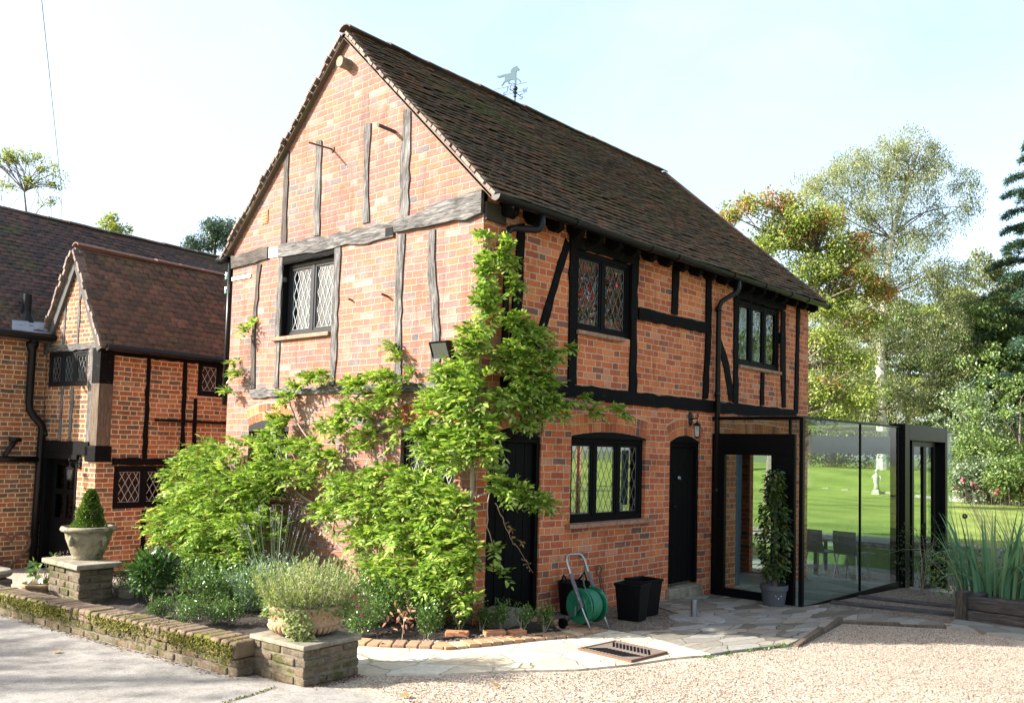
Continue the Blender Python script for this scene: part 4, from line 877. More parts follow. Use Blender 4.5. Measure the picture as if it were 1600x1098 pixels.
# ------------------------------------------------------------------ farmhouse to the left (own axes)
FO = (-0.39, 7.63, 0.0); FR = R(7.2)
farm = thing('brick_farmhouse', 'low brick farmhouse with mossy tiled roof and timbered gabled front wing', 'farmhouse', FO, FR)
fS = Sfn(0); fG = Gfn(0); fM = Sfn(1.60)
WL, WD, WE, WA = 6.0, 1.60, 3.12, 4.66
holes = [(0.30, 1.34, 0.64, 1.30), (1.72, 2.60, 2.47, 3.06)]
mb = MB(); wall(mb, fS, 0, WL, -0.9, WE+.06, holes); mb.build('front_wall', M_BRICKF, farm, fix=False)
hg = [(0.36, 1.50, 2.52, 3.08), (0.50, 1.42, -0.36, 1.44)]
mb = MB(); wall(mb, fG, 0, WD, -0.9, WE, hg); mb.add([fG(0, WE, 0), fG(0.80, WA-.04, 0), fG(WD, WE, 0)], [(0, 1, 2)], [[(0, WE), (0.8, WA), (WD, WE)]]); mb.build('gable_wall', M_BRICKF, farm, fix=False)
mb = MB(); wall(mb, fM, -1.02, 0, -0.9, 3.42); wall(mb, Gfn(-1.02), 1.6, 5.84, -0.9, 3.42); mb.add([(-1.02, 1.6, 3.42), (-1.02, 3.72, 5.66), (-1.02, 5.84, 3.42)], [(0, 1, 2)], [[(1.6, 3.42), (3.72, 5.66), (5.84, 3.42)]]); mb.build('main_wall', M_BRICKF, farm, fix=False)
mb = MB(); mb.box(0.15, WL-.1, 0.9, 0.96, -0.4, 3.0); mb.box(0.55, 0.6, 0.1, 1.58, -0.4, 3.0); mb.box(WL-.1, WL-.05, 0.02, 1.58, -0.4, 3.0); mb.box(0.15, WL-.1, 0.15, 1.5, 1.9, 1.96); mb.box(0.0, WL-.02, 1.56, 1.60, -0.9, 3.12); mb.build('inner_wall', M_BLACK, farm)  # coloured black: the darkness of the unlit rooms is put into these walls
# wing roof
we = Vector((0, -0.12, 3.10)); wr = Vector((0, 0.80, WA+.05)); wl_ = wr - we; WSL = wl_.length; wdir = wl_/WSL; wn_ = Vector((0, -wdir.z, wdir.y))
fWF = lambda u, v, n: tuple(Vector((-0.07+u, 0, 0)) + we + wdir*v + wn_*n)
fWB = lambda u, v, n: (lambda p: (p[0], 1.60-p[1], p[2]))(fWF(u, v, n))
mb = MB()
for fn in (fWF, fWB):
    P_ = [fn(u, v, n_) for n_ in (-0.05, -0.012) for (u, v) in ((0, 0), (WL, 0), (WL, WSL), (0, WSL))]
    mb.add(P_, [(3, 2, 1, 0), (4, 5, 6, 7), (0, 1, 5, 4), (1, 2, 6, 5), (2, 3, 7, 6), (3, 0, 4, 7)])
wroof = mb.build('wing_roof', M_TILEF, farm)
V, F = tiles(fWF, WL, WSL-.02, 0.17, 0.105, seed=8, wob=0.018, tilt=0.028); np_mesh('roof_tiles', V, F, M_TILEF, wroof)
V, F = tiles(fWB, WL, WSL-.02, 0.17, 0.105, seed=9, wob=0.018); np_mesh('roof_tiles', V, F[:, ::-1], M_TILEF, wroof)
ridge_tiles((-0.07, 0.80, WA+.08), (WL, 0.80, WA+.08), 0.11, M_RIDGER, wroof, seg=0.45)
mb = MB()
for fn in (fWF, fWB):
    for i in range(int(WSL/0.105)):
        v = i*0.105; q = rng.uniform(-.015, .015); n0 = rng.uniform(0, 0.015)
        P_ = [fn(u, vv, nn) for nn in (n0-0.02, n0+0.022) for (u, vv) in ((-0.05+q, v), (0.10, v), (0.10, v+0.10), (-0.05+q, v+0.10))]
        mb.add(P_, [(3, 2, 1, 0), (4, 5, 6, 7), (0, 1, 5, 4), (1, 2, 6, 5), (2, 3, 7, 6), (3, 0, 4, 7)])
mb.build('verge_tiles', M_VERGE, wroof)
for fn in (fWF, fWB):
    mb = MB(); P_ = [fn(u, v, n_) for n_ in (-0.17, -0.052) for (u, v) in ((0.015, 0.02), (0.06, 0.02), (0.06, WSL-.01), (0.015, WSL-.01))]
    mb.add(P_, [(3, 2, 1, 0), (4, 5, 6, 7), (0, 1, 5, 4), (1, 2, 6, 5), (2, 3, 7, 6), (3, 0, 4, 7)]); mb.build('bargeboard', M_OAK, farm)
# main roof
me_ = Vector((0, 1.42, 3.28)); mr_ = Vector((0, 3.72, 5.75)); ml = mr_ - me_; MSL = ml.length; mdir = ml/MSL; mn_ = Vector((0, -mdir.z, mdir.y))
fMF = lambda u, v, n: tuple(Vector((-1.08+u, 0, 0)) + me_ + mdir*v + mn_*(n + 0.03*math.sin(u*0.8)))
mb = MB(); P_ = [fMF(u, v, n_) for n_ in (-0.09, -0.05) for (u, v) in ((0, 0), (8.1, 0), (8.1, MSL), (0, MSL))]
mb.add(P_, [(3, 2, 1, 0), (4, 5, 6, 7), (0, 1, 5, 4), (1, 2, 6, 5), (2, 3, 7, 6), (3, 0, 4, 7)])
P_ = [(p[0], 7.44-p[1], p[2]) for p in P_]; mb.add(P_, [(3, 2, 1, 0), (4, 5, 6, 7), (0, 1, 5, 4), (1, 2, 6, 5), (2, 3, 7, 6), (3, 0, 4, 7)])
mroof = mb.build('main_roof', M_TILEM, farm)
V, F = tiles(fMF, 8.1, MSL-.02, 0.17, 0.10, seed=12, wob=0.022, tilt=0.026); np_mesh('roof_tiles', V, F, M_TILEM, mroof)
mb = MB(); mb.tube([(-1.06, 3.72, 5.69), (7, 3.72, 5.69)], 0.075, 8); mb.build('ridge_bedding', M_TILEM, mroof)
ridge_tiles((-1.08, 3.72, 5.76), (7, 3.72, 5.76), 0.13, M_RIDGE, mroof, seg=0.4)
# timbers of the wing
for p in ([(0.76,3.12),(0.82,3.12),(0.85,1.40),(0.77,1.40)], [(1.42,3.13),(1.50,3.13),(1.52,1.40),(1.44,1.40)], [(1.66,2.42),(1.72,2.42),(1.75,0.9),(1.68,0.9)], [(0.80,0.60),(0.88,0.60),(0.90,-0.36),(0.81,-0.36)], [(1.46,1.40),(1.53,1.40),(1.54,0.5),(1.47,0.5)], [(2.6,3.12),(2.68,3.12),(2.68,0),(2.6,0)]):
    timber(p, fS, -0.04, 0.014, M_BLACKT, farm, jit=0.006)
timber([(0.26,1.42),(1.60,1.42),(1.60,1.31),(0.26,1.31)], fS, -0.04, 0.03, M_BLACKT, farm, 'beam')
timber([(0,3.0),(4,3.0),(4,3.14),(0,3.14)], fS, -0.04, 0.02, M_BLACKT, farm, 'beam')
mb = MB(); bx(mb, fS, 0.95, 3.2, 2.01, 2.05, 0.0, 0.05); mb.build('pipe', M_BLACK, farm)
mb = MB(); mb.box(-0.03, 0.20, -0.03, 0.19, 1.60, 2.55); cp_ = mb.build('corner_post', M_OAKB, farm, bevel=0.01)
mb = MB(); mb.box(-0.032, 0.20, -0.032, 0.19, 2.55, 3.10); mb.build('corner_post', M_BLACKT, farm, bevel=0.01)
mb = MB(); mb.box(-0.05, 0.22, -0.05, 0.25, 1.36, 1.60); mb.build('corner_bracket', M_BLACKT, farm, bevel=0.015)
for p in ([(0.66,4.36),(0.71,4.36),(0.71,3.16),(0.66,3.16)], [(1.06,4.2),(1.11,4.2),(1.13,3.16),(1.08,3.16)], [(0.72,2.50),(0.80,2.50),(0.80,1.66),(0.72,1.66)], [(1.02,2.50),(1.09,2.50),(1.09,1.66),(1.02,1.66)], [(0.26,3.1),(0.33,3.1),(0.30,1.62),(0.22,1.62)]):
    timber(p, fG, -0.04, 0.012, M_OAK, farm, jit=0.006)
timber([(0.0,3.18),(1.6,3.18),(1.6,3.09),(0.0,3.09)], fG, -0.04, 0.03, M_OAK, farm, 'beam')
timber([(0.16,1.66),(1.54,1.66),(1.54,1.45),(0.16,1.45)], fG, -0.04, 0.05, M_BLACKT, farm, 'beam')
timber([(0.16,3.1),(0.30,3.1),(0.26,1.62),(0.14,1.62)], fG, -0.04, 0.02, M_OAK, farm, 'corner_board')
# windows, door
M_GLASSD = glass_mat('dull_window_glass', (.7, .75, .73), .025, wav=.01)
window(farm, fS, 0.30, 1.34, 0.64, 1.30, 2, d=-0.0, glass=M_GLASSD, lead=M_LEADL, dia=(0.118, 0.20), fw=0.06)
window(farm, fS, 1.72, 2.60, 2.47, 3.06, 2, d=-0.0, glass=M_GLASSD, lead=M_LEADL, dia=(0.118, 0.20), fw=0.06)
window(farm, fG, 0.36, 1.50, 2.52, 3.08, 3, d=0.0, fmat=M_FRAME, lead=M_LEAD, dia=(0.09, 0.17), fw=0.05)
curtain('net_curtain', 'grey net curtain behind the small window high in the farmhouse gable', lambda u, v, d: (FO[0] - d*math.cos(FR) - u*math.sin(FR), FO[1] - d*math.sin(FR) + u*math.cos(FR), v), 0.4, 1.46, 2.54, 3.06, -0.16, M_CURTAIN, 9, 0.02)
mb = MB()
bx(mb, fG, 0.56, 1.36, -0.36, 0.45, -0.12, -0.08)
for (a, b, c, e) in ((0.56, 0.66, 0.45, 1.38), (1.26, 1.36, 0.45, 1.38), (0.92, 1.0, 0.45, 1.38), (0.66, 1.26, 1.28, 1.38), (0.66, 1.26, 0.82, 0.90)): bx(mb, fG, a, b, c, e, -0.12, -0.08)
dr = mb.build('door', M_BLACK, farm, bevel=0.006)
mb = MB(); mb.quad(fG(0.66, 0.45, -.10), fG(1.26, 0.45, -.10), fG(1.26, 1.28, -.10), fG(0.66, 1.28, -.10)); mb.build('pane', M_GLASSD, dr, fix=False)
mb = MB(); bx(mb, fG, 0.50, 0.56, -0.36, 1.44, -0.12, 0.01); bx(mb, fG, 1.36, 1.46, -0.36, 1.44, -0.12, 0.03); bx(mb, fG, 0.44, 1.50, 1.38, 1.46, -0.12, 0.06); mb.build('door_frame', M_BLACK, dr)
# gutters, soil pipe, downpipe
mb = MB(); mb.tube([(-1.08, 1.36, 3.30), (0.02, 1.36, 3.30)], 0.06, 8); mb.tube([(-0.02, -0.17, 3.09), (6, -0.17, 3.09)], 0.05, 8); mb.build('gutter', M_IRON, farm)
mb = MB(); mb.tube([(-0.29, 1.40, 3.28), (-0.29, 1.48, 3.20), (-0.27, 1.53, 2.25), (-0.26, 1.52, 2.14), (-0.20, 1.50, 2.04), (-0.09, 1.50, 1.93), (-0.05, 1.50, 1.84), (-0.05, 1.52, 1.70), (-0.08, 1.52, -0.42)], 0.058, 10)
mb.lathe([(0.05, -0.12), (0.09, 0.0), (0.095, 0.05), (0.06, 0.06)], 12, (-0.29, 1.50, 3.16))
mb.tube([(-0.05, 1.52, 1.80), (0.03, 1.46, 1.76)], 0.05, 8)
mb.build('downpipe', M_IRON, farm, smooth=True)
mb = MB(); mb.tube([(-1.0, 1.52, 1.36), (-0.08, 1.52, 1.35)], 0.05, 10); mb.tube([(-0.62, 1.50, 1.40), (-0.45, 1.50, 1.66)], 0.04, 8); mb.tube([(-0.55, 1.5, 1.66), (-0.38, 1.5, 1.66)], 0.035, 8); mb.build('waste_pipe', M_IRON, farm, smooth=True)
mb = MB(); mb.tube([(-0.28, 1.75, 3.50), (-0.28, 1.75, 4.00)], 0.065, 12); mb.lathe([(0.17, -0.13), (0.12, -0.03), (0.08, 0.05), (0.07, 0.1)], 14, (-0.28, 1.72, 3.62)); mb.build('soil_pipe', M_IRON, farm)
mb = MB(); P_ = [fMF(u, v, n_) for n_ in (0.028, 0.04) for (u, v) in ((0.43, 0.05), (1.08, 0.05), (1.08, 0.33), (0.50, 0.30))]; mb.add(P_, [(3, 2, 1, 0), (4, 5, 6, 7), (0, 1, 5, 4), (1, 2, 6, 5), (2, 3, 7, 6), (3, 0, 4, 7)]); mb.build('lead_flashing', M_LEADF, farm)

# ------------------------------------------------------------------ glass porch and garden room beside the cottage
porch = thing('glass_porch', 'frameless glass porch and garden room with black frames beside the brick cottage', 'glass porch', (4.58, -0.02, -0.17))
def pl(x, y, z): return (x-4.58, y+0.02, z+0.17)
def pbox(m, x0, x1, y0, y1, z0, z1): m.box(x0-4.58, x1-4.58, y0+.02, y1+.02, z0+.17, z1+.17)
def pane(name, a, b, z0, z1, th=0.012, mat=None):
    (xa, ya), (xb, yb) = a, b; m = MB(); m.quad(pl(xa, ya, z0), pl(xb, yb, z0), pl(xb, yb, z1), pl(xa, ya, z1)); return m.build(name, mat or M_GLASSC, porch, fix=False)
mb = MB(); pbox(mb, 4.55, 4.61, -1.18, -0.01, 1.72, 2.00); pbox(mb, 4.55, 4.61, -0.20, -0.01, -0.17, 1.72); pbox(mb, 4.55, 4.61, -1.18, -0.86, -0.17, 1.72); pbox(mb, 4.55, 4.61, -0.86, -0.20, -0.17, -0.04)
dd = mb.build('door', M_ALU, porch, bevel=0.006)
m = MB(); m.quad(pl(4.575, -0.20, -0.04), pl(4.575, -0.86, -0.04), pl(4.575, -0.86, 1.72), pl(4.575, -0.20, 1.72)); m.build('pane', M_GLASSC, dd, fix=False)
m = MB(); m.tube([pl(4.55, -0.13, 0.86), pl(4.49, -0.13, 0.86), pl(4.485, -0.24, 0.86)], 0.010, 8); m.build('handle', M_IRON, dd)
mb = MB(); pbox(mb, 4.555, 4.615, -1.285, -1.235, -0.19, 2.22); pbox(mb, 4.55, 4.60, -1.235, -0.01, 2.18, 2.225); pbox(mb, 4.56, 4.60, -1.12, -1.09, 2.0, 2.18)
pbox(mb, 4.62, 8.2, -1.275, -1.245, -0.26, -0.15); pbox(mb, 4.62, 10.85, -1.275, -1.245, 2.20, 2.225)
for x in (6.52, 8.05): pbox(mb, x-.012, x+.012, -1.275, -1.245, -0.15, 2.2)
mb.build('frame', M_ALU, porch, bevel=0.003)
pane('pane', (4.58, -1.24), (4.58, -0.01), 2.0, 2.18)
for (a, b) in ((4.62, 6.505), (6.535, 8.035), (8.065, 8.2), (10.34, 10.86)): pane('pane', (a, -1.26), (b, -1.26), -0.16 if b < 8.3 else -0.45, 2.2)
pane('side_pane', (10.86, -1.26), (10.86, 3.4), -0.45, 2.2); pane('side_pane', (10.86, 3.4), (7.65, 3.4), -0.45, 2.2)
m = MB(); m.quad(pl(4.56, -1.28, 2.232), pl(10.88, -1.28, 2.232), pl(10.88, -0.0, 2.232), pl(4.56, -0.0, 2.232)); m.build('roof_pane', M_GLASSC, porch, fix=False)
m = MB(); m.quad(pl(7.66, -0.0, 2.233), pl(10.88, -0.0, 2.233), pl(10.88, 3.42, 2.233), pl(7.66, 3.42, 2.233)); m.build('roof_pane', M_GLASSC, porch, fix=False)
m = MB(); pbox(m, 10.80, 10.845, -1.2, 3.4, 1.80, 2.13); m.build('fascia_beam', M_FASCIA, porch)
m = MB(); pbox(m, 8.19, 8.40, -1.33, -1.10, -0.50, 2.27); pbox(m, 10.22, 10.34, -1.33, -1.10, -0.50, 2.27); pbox(m, 8.40, 10.22, -1.33, -1.10, 2.02, 2.27); m.build('door_portal', M_ALU, porch, bevel=0.004)
m = MB()
for (a, b) in ((8.86, 8.95), (9.42, 9.56), (9.95, 10.05)): pbox(m, a, b, -1.22, -1.17, -0.45, 1.93)
pbox(m, 8.86, 10.05, -1.22, -1.17, 1.93, 2.02); pbox(m, 8.95, 9.42, -1.22, -1.17, -0.45, -0.36); pbox(m, 9.56, 9.95, -1.22, -1.17, -0.45, -0.36)
dp = m.build('portal_door', M_ALU, porch, bevel=0.004)
m = MB()
for (a, b) in ((8.40, 8.86), (8.95, 9.42), (9.56, 9.95), (10.05, 10.22)): m.quad(pl(a, -1.19, -.40), pl(b, -1.19, -.40), pl(b, -1.19, 2.0), pl(a, -1.19, 2.0))
m.build('pane', M_GLASSC, dp, fix=False)
m = MB(); m.tube([pl(9.48, -1.21, 0.40), pl(9.48, -1.26, 0.40)], 0.012, 8); m.tube([pl(9.33, -1.26, 0.42), pl(9.66, -1.26, 0.42)], 0.014, 8); m.tube([pl(9.48, -1.225, 0.12), pl(9.48, -1.225, 0.68)], 0.016, 8); m.build('handle', M_IRON, dp)
# chairs and table on the terrace
ch = thing('garden_chair', 'grey moulded garden chair seen through the glass, nearest the cottage wall', 'chair', (9.65, 0.62, -0.42), R(78), 'grey chairs on the terrace')
mb = MB(); N = 8; vs_ = []
for i in range(N+1):
    t = i/N; z = 0.44 + 0.40*t; y = 0.20 + 0.06*t + 0.03*math.sin(t*3)
    for x in (-0.22+0.01*t, -0.1, 0.1, 0.22-0.01*t): vs_.append((x, y + 0.03*(1-(x/0.22)**2), z))
    for x in (-0.22+0.01*t, -0.1, 0.1, 0.22-0.01*t): vs_.append((x, y + 0.03*(1-(x/0.22)**2)+0.015, z))
fs = []
for i in range(N):
    for k in range(3):
        a = i*8+k; fs += [(a, a+1, a+9, a+8), (a+4, a+12, a+13, a+5)]
    fs += [(i*8, i*8+8, i*8+12, i*8+4), (i*8+3, i*8+7, i*8+15, i*8+11)]
fs += [(0, 4, 5, 1), (1, 5, 6, 2), (2, 6, 7, 3)] + [(N*8+k, N*8+k+1, N*8+k+5, N*8+k+4) for k in range(3)]
mb.add(vs_, fs); mb.build('backrest', M_CHAIRF, ch)
mb = MB(); mb.prism([(-.22, -.22), (.22, -.22), (.23, .2), (.18, .25), (-.18, .25), (-.23, .2)], lambda a, b, d: (a, b, d), 0.43, 0.455); mb.build('seat', M_CHAIRF, ch)
for sx in (-1, 1):
    for sy in (-1, 1): mb = MB(); mb.tube([(sx*.16, sy*.16, .43), (sx*.22, sy*.23, 0)], 0.011, 8); mb.build('leg', M_STEEL, ch)
c2 = copy_tree(ch); c2.location = (9.75, 0.10, -0.42); c2.rotation_euler = (0, 0, R(84)); c2['label'] = 'grey moulded garden chair seen through the glass, the one nearer the glass doors'
tb = thing('garden_table', 'low dark garden table standing beyond the two grey chairs', 'table', (10.45, 0.2, -0.44), R(10))
mb = MB(); mb.box(-.45, .45, -.8, .8, .62, .66); mb.build('tabletop', M_CHAIRF, tb, bevel=0.01)
for sx in (-1, 1):
    for sy in (-1, 1): mb = MB(); mb.box(sx*.4-.03, sx*.4+.03, sy*.72-.03, sy*.72+.03, 0, .62); mb.build('leg', M_CHAIRF, tb)
# retaining wall at the lawn edge
rw = thing('retaining_wall', 'low dry stone retaining wall with pale coping along the lawn edge', 'wall', (12.0, -14, -0.5))
mb = MB()
for j in range(5):
    y = 0.0
    while y < 26:
        L = rng.uniform(.25, .6); x0 = rng.uniform(-.03, .02); mb.box(x0, 0.3, y+.006, y+L-.006, j*.115+.004, (j+1)*.115-.004); y += L
mb.build('stone_courses', M_DRYST, rw, bevel=0.012)
mb = MB(); y = 0
while y < 26: mb.box(-.06, .36, y+.004, y+.796, .575, .63); y += .8
mb.build('coping', M_CAP, rw, bevel=0.008)
# far low stone edge, bench, statue on the lawn
fw_ = thing('stone_edging', 'low pale stone edging along the back of the sunny lawn', 'edging', (31.9, 4.9, 0.06), R(80))
mb = MB(); y = -5.5
while y < 6.5:
    L = rng.uniform(.35, .7); mb.box(y, y+L-.02, -.15, .15, 0, rng.uniform(.16, .30)); y += L
mb.build('stone_courses', M_DRYST, fw_, bevel=0.03)
st = thing('garden_statue', 'white stone figure on a plinth standing at the back of the lawn', 'statue', (32.0, 7.65, 0.15)); st.scale = (.85, .85, .85)
mb = MB(); mb.box(-.2, .2, -.2, .2, 0, .12); mb.box(-.15, .15, -.15, .15, .12, .3); mb.build('plinth', M_WHITEST, st, bevel=0.02)
mb = MB(); mb.tube([(0, 0, .3), (0.02, 0, .5), (-.02, .02, .7), (0, .03, .88), (0.03, .02, 1.0), (0.0, 0.0, 1.08), (0, 0, 1.13)], [.14, .11, .12, .15, .13, .06, .05], 10)
mb.tube([(0, 0, 1.12), (0, 0, 1.19), (0, 0, 1.27), (0, 0, 1.31)], [.05, .085, .08, .03], 10); mb.tube([(-.02, .15, .98), (.05, .24, .85), (.1, .14, .78)], [.045, .04, .03], 8); mb.tube([(0, -.13, .98), (.04, -.22, .86), (.02, -.15, .72)], [.045, .04, .03], 8)
mb.build('figure', M_WHITEST, st, smooth=True)

# ------------------------------------------------------------------ garden walls and piers
M_WMORT = stone_mat('mossy_mortar', (0.16, 0.135, 0.10), (0.09, 0.075, 0.055), (0.09, 0.095, 0.02), 0.7, 9)
def brick_block(x0, x1, y0, y1, z0, courses, h, parent, mat, name='brickwork', bl=0.215, jit=0.010, mortar=True):
    m = MB(); core = MB(); core.box(x0+.007, x1-.007, y0+.007, y1-.007, z0-.03, z0+courses*h-.004)
    for c in range(courses):
        za, zb = z0 + c*h + .005, z0 + (c+1)*h - .005; o = (c % 2)*bl*.5
        for side in range(4):
            L = (x1-x0) if side < 2 else (y1-y0); s = -o if side < 2 else -(bl*.5-o)
            while s < L:
                e = s + bl*rng.uniform(.85, 1.1); a, b = max(s, 0), min(e, L); s = e + 0.010
                if b - a < .03: continue
                p = rng.uniform(-jit, jit*.6); dz = rng.uniform(-.004, .003)
                if side == 0: m.box(x0+a, x0+b, y0+p, y0+.1, za, zb+dz)
                elif side == 1: m.box(x0+a, x0+b, y1-.1, y1-p, za, zb+dz)
                elif side == 2: m.box(x0+p, x0+.1, y0+a+.004, y0+b-.004, za+.001, zb+dz)
                else: m.box(x1-.1, x1-p, y0+a+.004, y0+b-.004, za+.001, zb+dz)
    core.build('mortar_core', M_WMORT, parent)
    return m.build(name, mat, parent, bevel=0.014)
M_OLDB = None
def oldbrick():
    m, nt, out = new_mat('old_mossy_brick'); oc = COORD(nt)
    c = RAMP(nt, ISLAND(nt), [(0.0, (0.085, 0.068, 0.05)), (0.3, (0.12, 0.083, 0.056)), (0.6, (0.15, 0.095, 0.06)), (0.85, (0.155, 0.12, 0.082)), (1.0, (0.11, 0.096, 0.07))])
    n = NOISE(nt, oc, 14, 6, 0.75); n2 = NOISE(nt, oc, 5, 5, 0.7); n3 = NOISE(nt, oc, 70, 4, 0.7)
    c = MIX(nt, RAMP(nt, n.outputs['Fac'], [(0.44, (0, 0, 0)), (0.60, (0.85, 0.85, 0.85))]), c, (0.165, 0.145, 0.10))
    c = MIX(nt, RAMP(nt, n2.outputs['Fac'], [(0.50, (0, 0, 0)), (0.62, (0.9, 0.9, 0.9))]), c, (0.06, 0.062, 0.016))
    c = MIX(nt, 1.0, c, RAMP(nt, n3.outputs['Fac'], [(0.3, (0.7, 0.7, 0.7)), (0.75, (1.2, 1.2, 1.2))]), 'MULTIPLY')
    PRIN(nt, out, c, 0.95, spec=0.15, normal=BUMP(nt, MA(nt, 'ADD', n.outputs['Fac'], n3.outputs['Fac']), 0.7, 0.014)); return m
M_OLDB = oldbrick()
gw = thing('garden_wall', 'low mossy brick garden wall running along the concrete driveway', 'wall', (-2.655, -0.20, 0), math.atan2(0.40, 3.5))
# local y runs along the wall
brick_block(0, 0.22, 0, 5.4, 0.0, 2, 0.068, gw, M_OLDB)
mb = MB(); y = 0.0; i = 0
while y < 5.4:
    w_ = rng.uniform(.085, .115); zt = 0.262 - 0.011*y + rng.uniform(-.005, .005); p = rng.uniform(-.012, .006)
    mb.box(-0.012+p, 0.235+p, y+.003, y+w_-.003, 0.137, zt); y += w_ + .004
mb.build('coping', M_COPE, gw, bevel=0.018)
# tufts of moss hanging over the front edge
n = 9000; yy = nr.uniform(0.02, 5.3, n); zz = 0.245 - 0.011*yy - np.abs(nr.normal(0, .055, n)); keep = (np.sin(yy*5.1)+np.sin(yy*2.3+1)+nr.normal(0, .6, n)) > -0.55
Pm = np.stack([np.full(n, -0.02) + nr.normal(0, .006, n), yy, np.maximum(zz, .09)], 1)[keep]; k = len(Pm)
V, F = leaf_geo(Pm, nr.normal(0, .4, (k, 3)) + [-.6, 0, -.4], nr.normal(0, .4, (k, 3)) + [-1, 0, .6], nr.uniform(.010, .024, k), nr.uniform(.010, .018, k), 4)
L_MOSS = leaf_mat('moss', [(0.0, (0.05, 0.055, 0.008)), (0.6, (0.11, 0.11, 0.012)), (1.0, (0.22, 0.20, 0.025))], 0.15, 0.9)
np_mesh('moss', V, F, L_MOSS, gw)
p1 = thing('brick_pier', 'squat mossy brick pier at the end of the low wall, carrying the shallow stone planter', 'pier', (-2.46, -0.74, 0), R(4))
brick_block(0, 0.52, 0, 0.60, 0.0, 4, 0.066, p1, M_OLDB, bl=0.235, jit=0.016)
mb = MB(); mb.box(-.015, .535, -.015, .615, 0.262, 0.297); mb.build('cap_stone', M_CAP, p1, bevel=0.008)
p2 = thing('brick_pier', 'square brick pier with thick stone cap, carrying the urn with the clipped cone', 'pier', (-2.33, 3.36, 0.0), R(2))
brick_block(0, 0.36, 0, 0.70, 0.0, 5, 0.074, p2, M_OLDB, bl=0.22, jit=0.014)
mb = MB(); mb.box(-.06, .42, -.07, .77, 0.372, 0.425); mb.build('cap_stone', M_CAP, p2, bevel=0.012)
p3 = thing('brick_pier', 'stone-capped brick pier cut off by the left edge of the photo', 'pier', (-3.10, 3.98, -0.02), R(2))
brick_block(0, 0.36, 0, 0.50, 0.0, 4, 0.066, p3, M_OLDB, bl=0.22, jit=0.014)
mb = MB(); mb.lathe([(0.20, 0.262), (0.25, 0.28), (0.27, 0.32), (0.24, 0.345), (0.2, 0.35)], 20, (0.18, 0.25, 0)); mb.build('cap_stone', M_CAP, p3, bevel=0.004)

# ------------------------------------------------------------------ urn, planter and pots
urn = thing('stone_urn', 'mossy stone urn standing on the square pier', 'urn', (-2.08, 3.77, 0.425))
mb = MB(); mb.lathe([(0.145, 0), (0.155, .012), (0.150, .03), (0.165, .06), (0.195, .14), (0.225, .22), (0.235, .275), (0.245, .29), (0.275, .30), (0.285, .32), (0.275, .345), (0.25, .35), (0.235, .335), (0.22, .31)], 36); mb.build('bowl', M_URN, urn, smooth=True)
mb = MB(); mb.lathe([(0.01, .305), (0.22, .31)], 20); mb.build('soil', M_SOIL, urn)
mb = MB()
for a in (R(200), R(290), R(20), R(110)):
    c = Vector((0.225*math.cos(a), 0.225*math.sin(a), .21)); mb.tube([c + Vector((0, 0, .05)), c, c + Vector((0, 0, -.06))], [.02, .035, .015], 8)
mb.build('mask_handle', M_URN, urn, smooth=True)
def shell_pts(n, prof, jitter=0.02, seed=0):
    """points in a shell; prof(t)->radius, t in 0..1 up"""
    g = np.random.default_rng(seed); t = g.uniform(0, 1, n); a = g.uniform(0, 2*np.pi, n); r = np.array([prof(x) for x in t])*np.sqrt(g.uniform(.35, 1, n))
    return np.stack([r*np.cos(a), r*np.sin(a), t], 1), a
cone = thing('topiary_cone', 'clipped box cone growing in the stone urn', 'topiary', (-2.08, 3.77, 0.735))
n = 11000; Pt, a = shell_pts(n, lambda t: 0.165*(1-t)**0.75*(1+.10*math.sin(t*17)) + .012, seed=3); Pt[:, 2] *= .42; Pt = np.concatenate([Pt[:7000], Pt[7000:]*[.8, .8, 1]]); Pt += nr.normal(0, .008, Pt.shape)
out_ = np.stack([np.cos(a), np.sin(a), np.full(n, .55)], 1)
V, F = leaf_geo(Pt, out_ + nr.normal(0, .5, (n, 3)), nr.normal(0, .6, (n, 3)) + [0, 0, 1], nr.uniform(.016, .028, n), nr.uniform(.010, .017, n), 4); np_mesh('foliage', V, F, L_YEW, cone)
mb = MB(); mb.tube([(0, 0, 0), (0, 0, .25)], .012, 6); mb.build('stem', M_BARK, cone)
pl1 = thing('stone_planter', 'shallow rounded buff stone planter on the low pier', 'planter', (-2.19, -0.36, 0.298))
mb = MB(); mb.lathe([(0.165, 0), (0.19, .01), (0.245, .05), (0.268, .085), (0.272, .10), (0.262, .112), (0.266, .12), (0.262, .17), (0.268, .178), (0.275, .20), (0.268, .215), (0.245, .215), (0.235, .19)], 40); mb.build('bowl', M_BOWL, pl1, smooth=True)
mb = MB()
for i in range(36):
    an = 2*math.pi*i/36; c = Vector((0.262*math.cos(an), 0.262*math.sin(an), .075)); q = Vector((0.21*math.cos(an), 0.21*math.sin(an), .018)); mb.tube([c, (c+q)/2 + Vector((.008*math.cos(an), .008*math.sin(an), -.004)), q], [.019, .018, .010], 6)
mb.build('gadroon', M_BOWL, pl1, smooth=True)
mb = MB(); mb.lathe([(0.01, .205), (0.24, .195)], 20); mb.build('soil', M_SOIL, pl1)
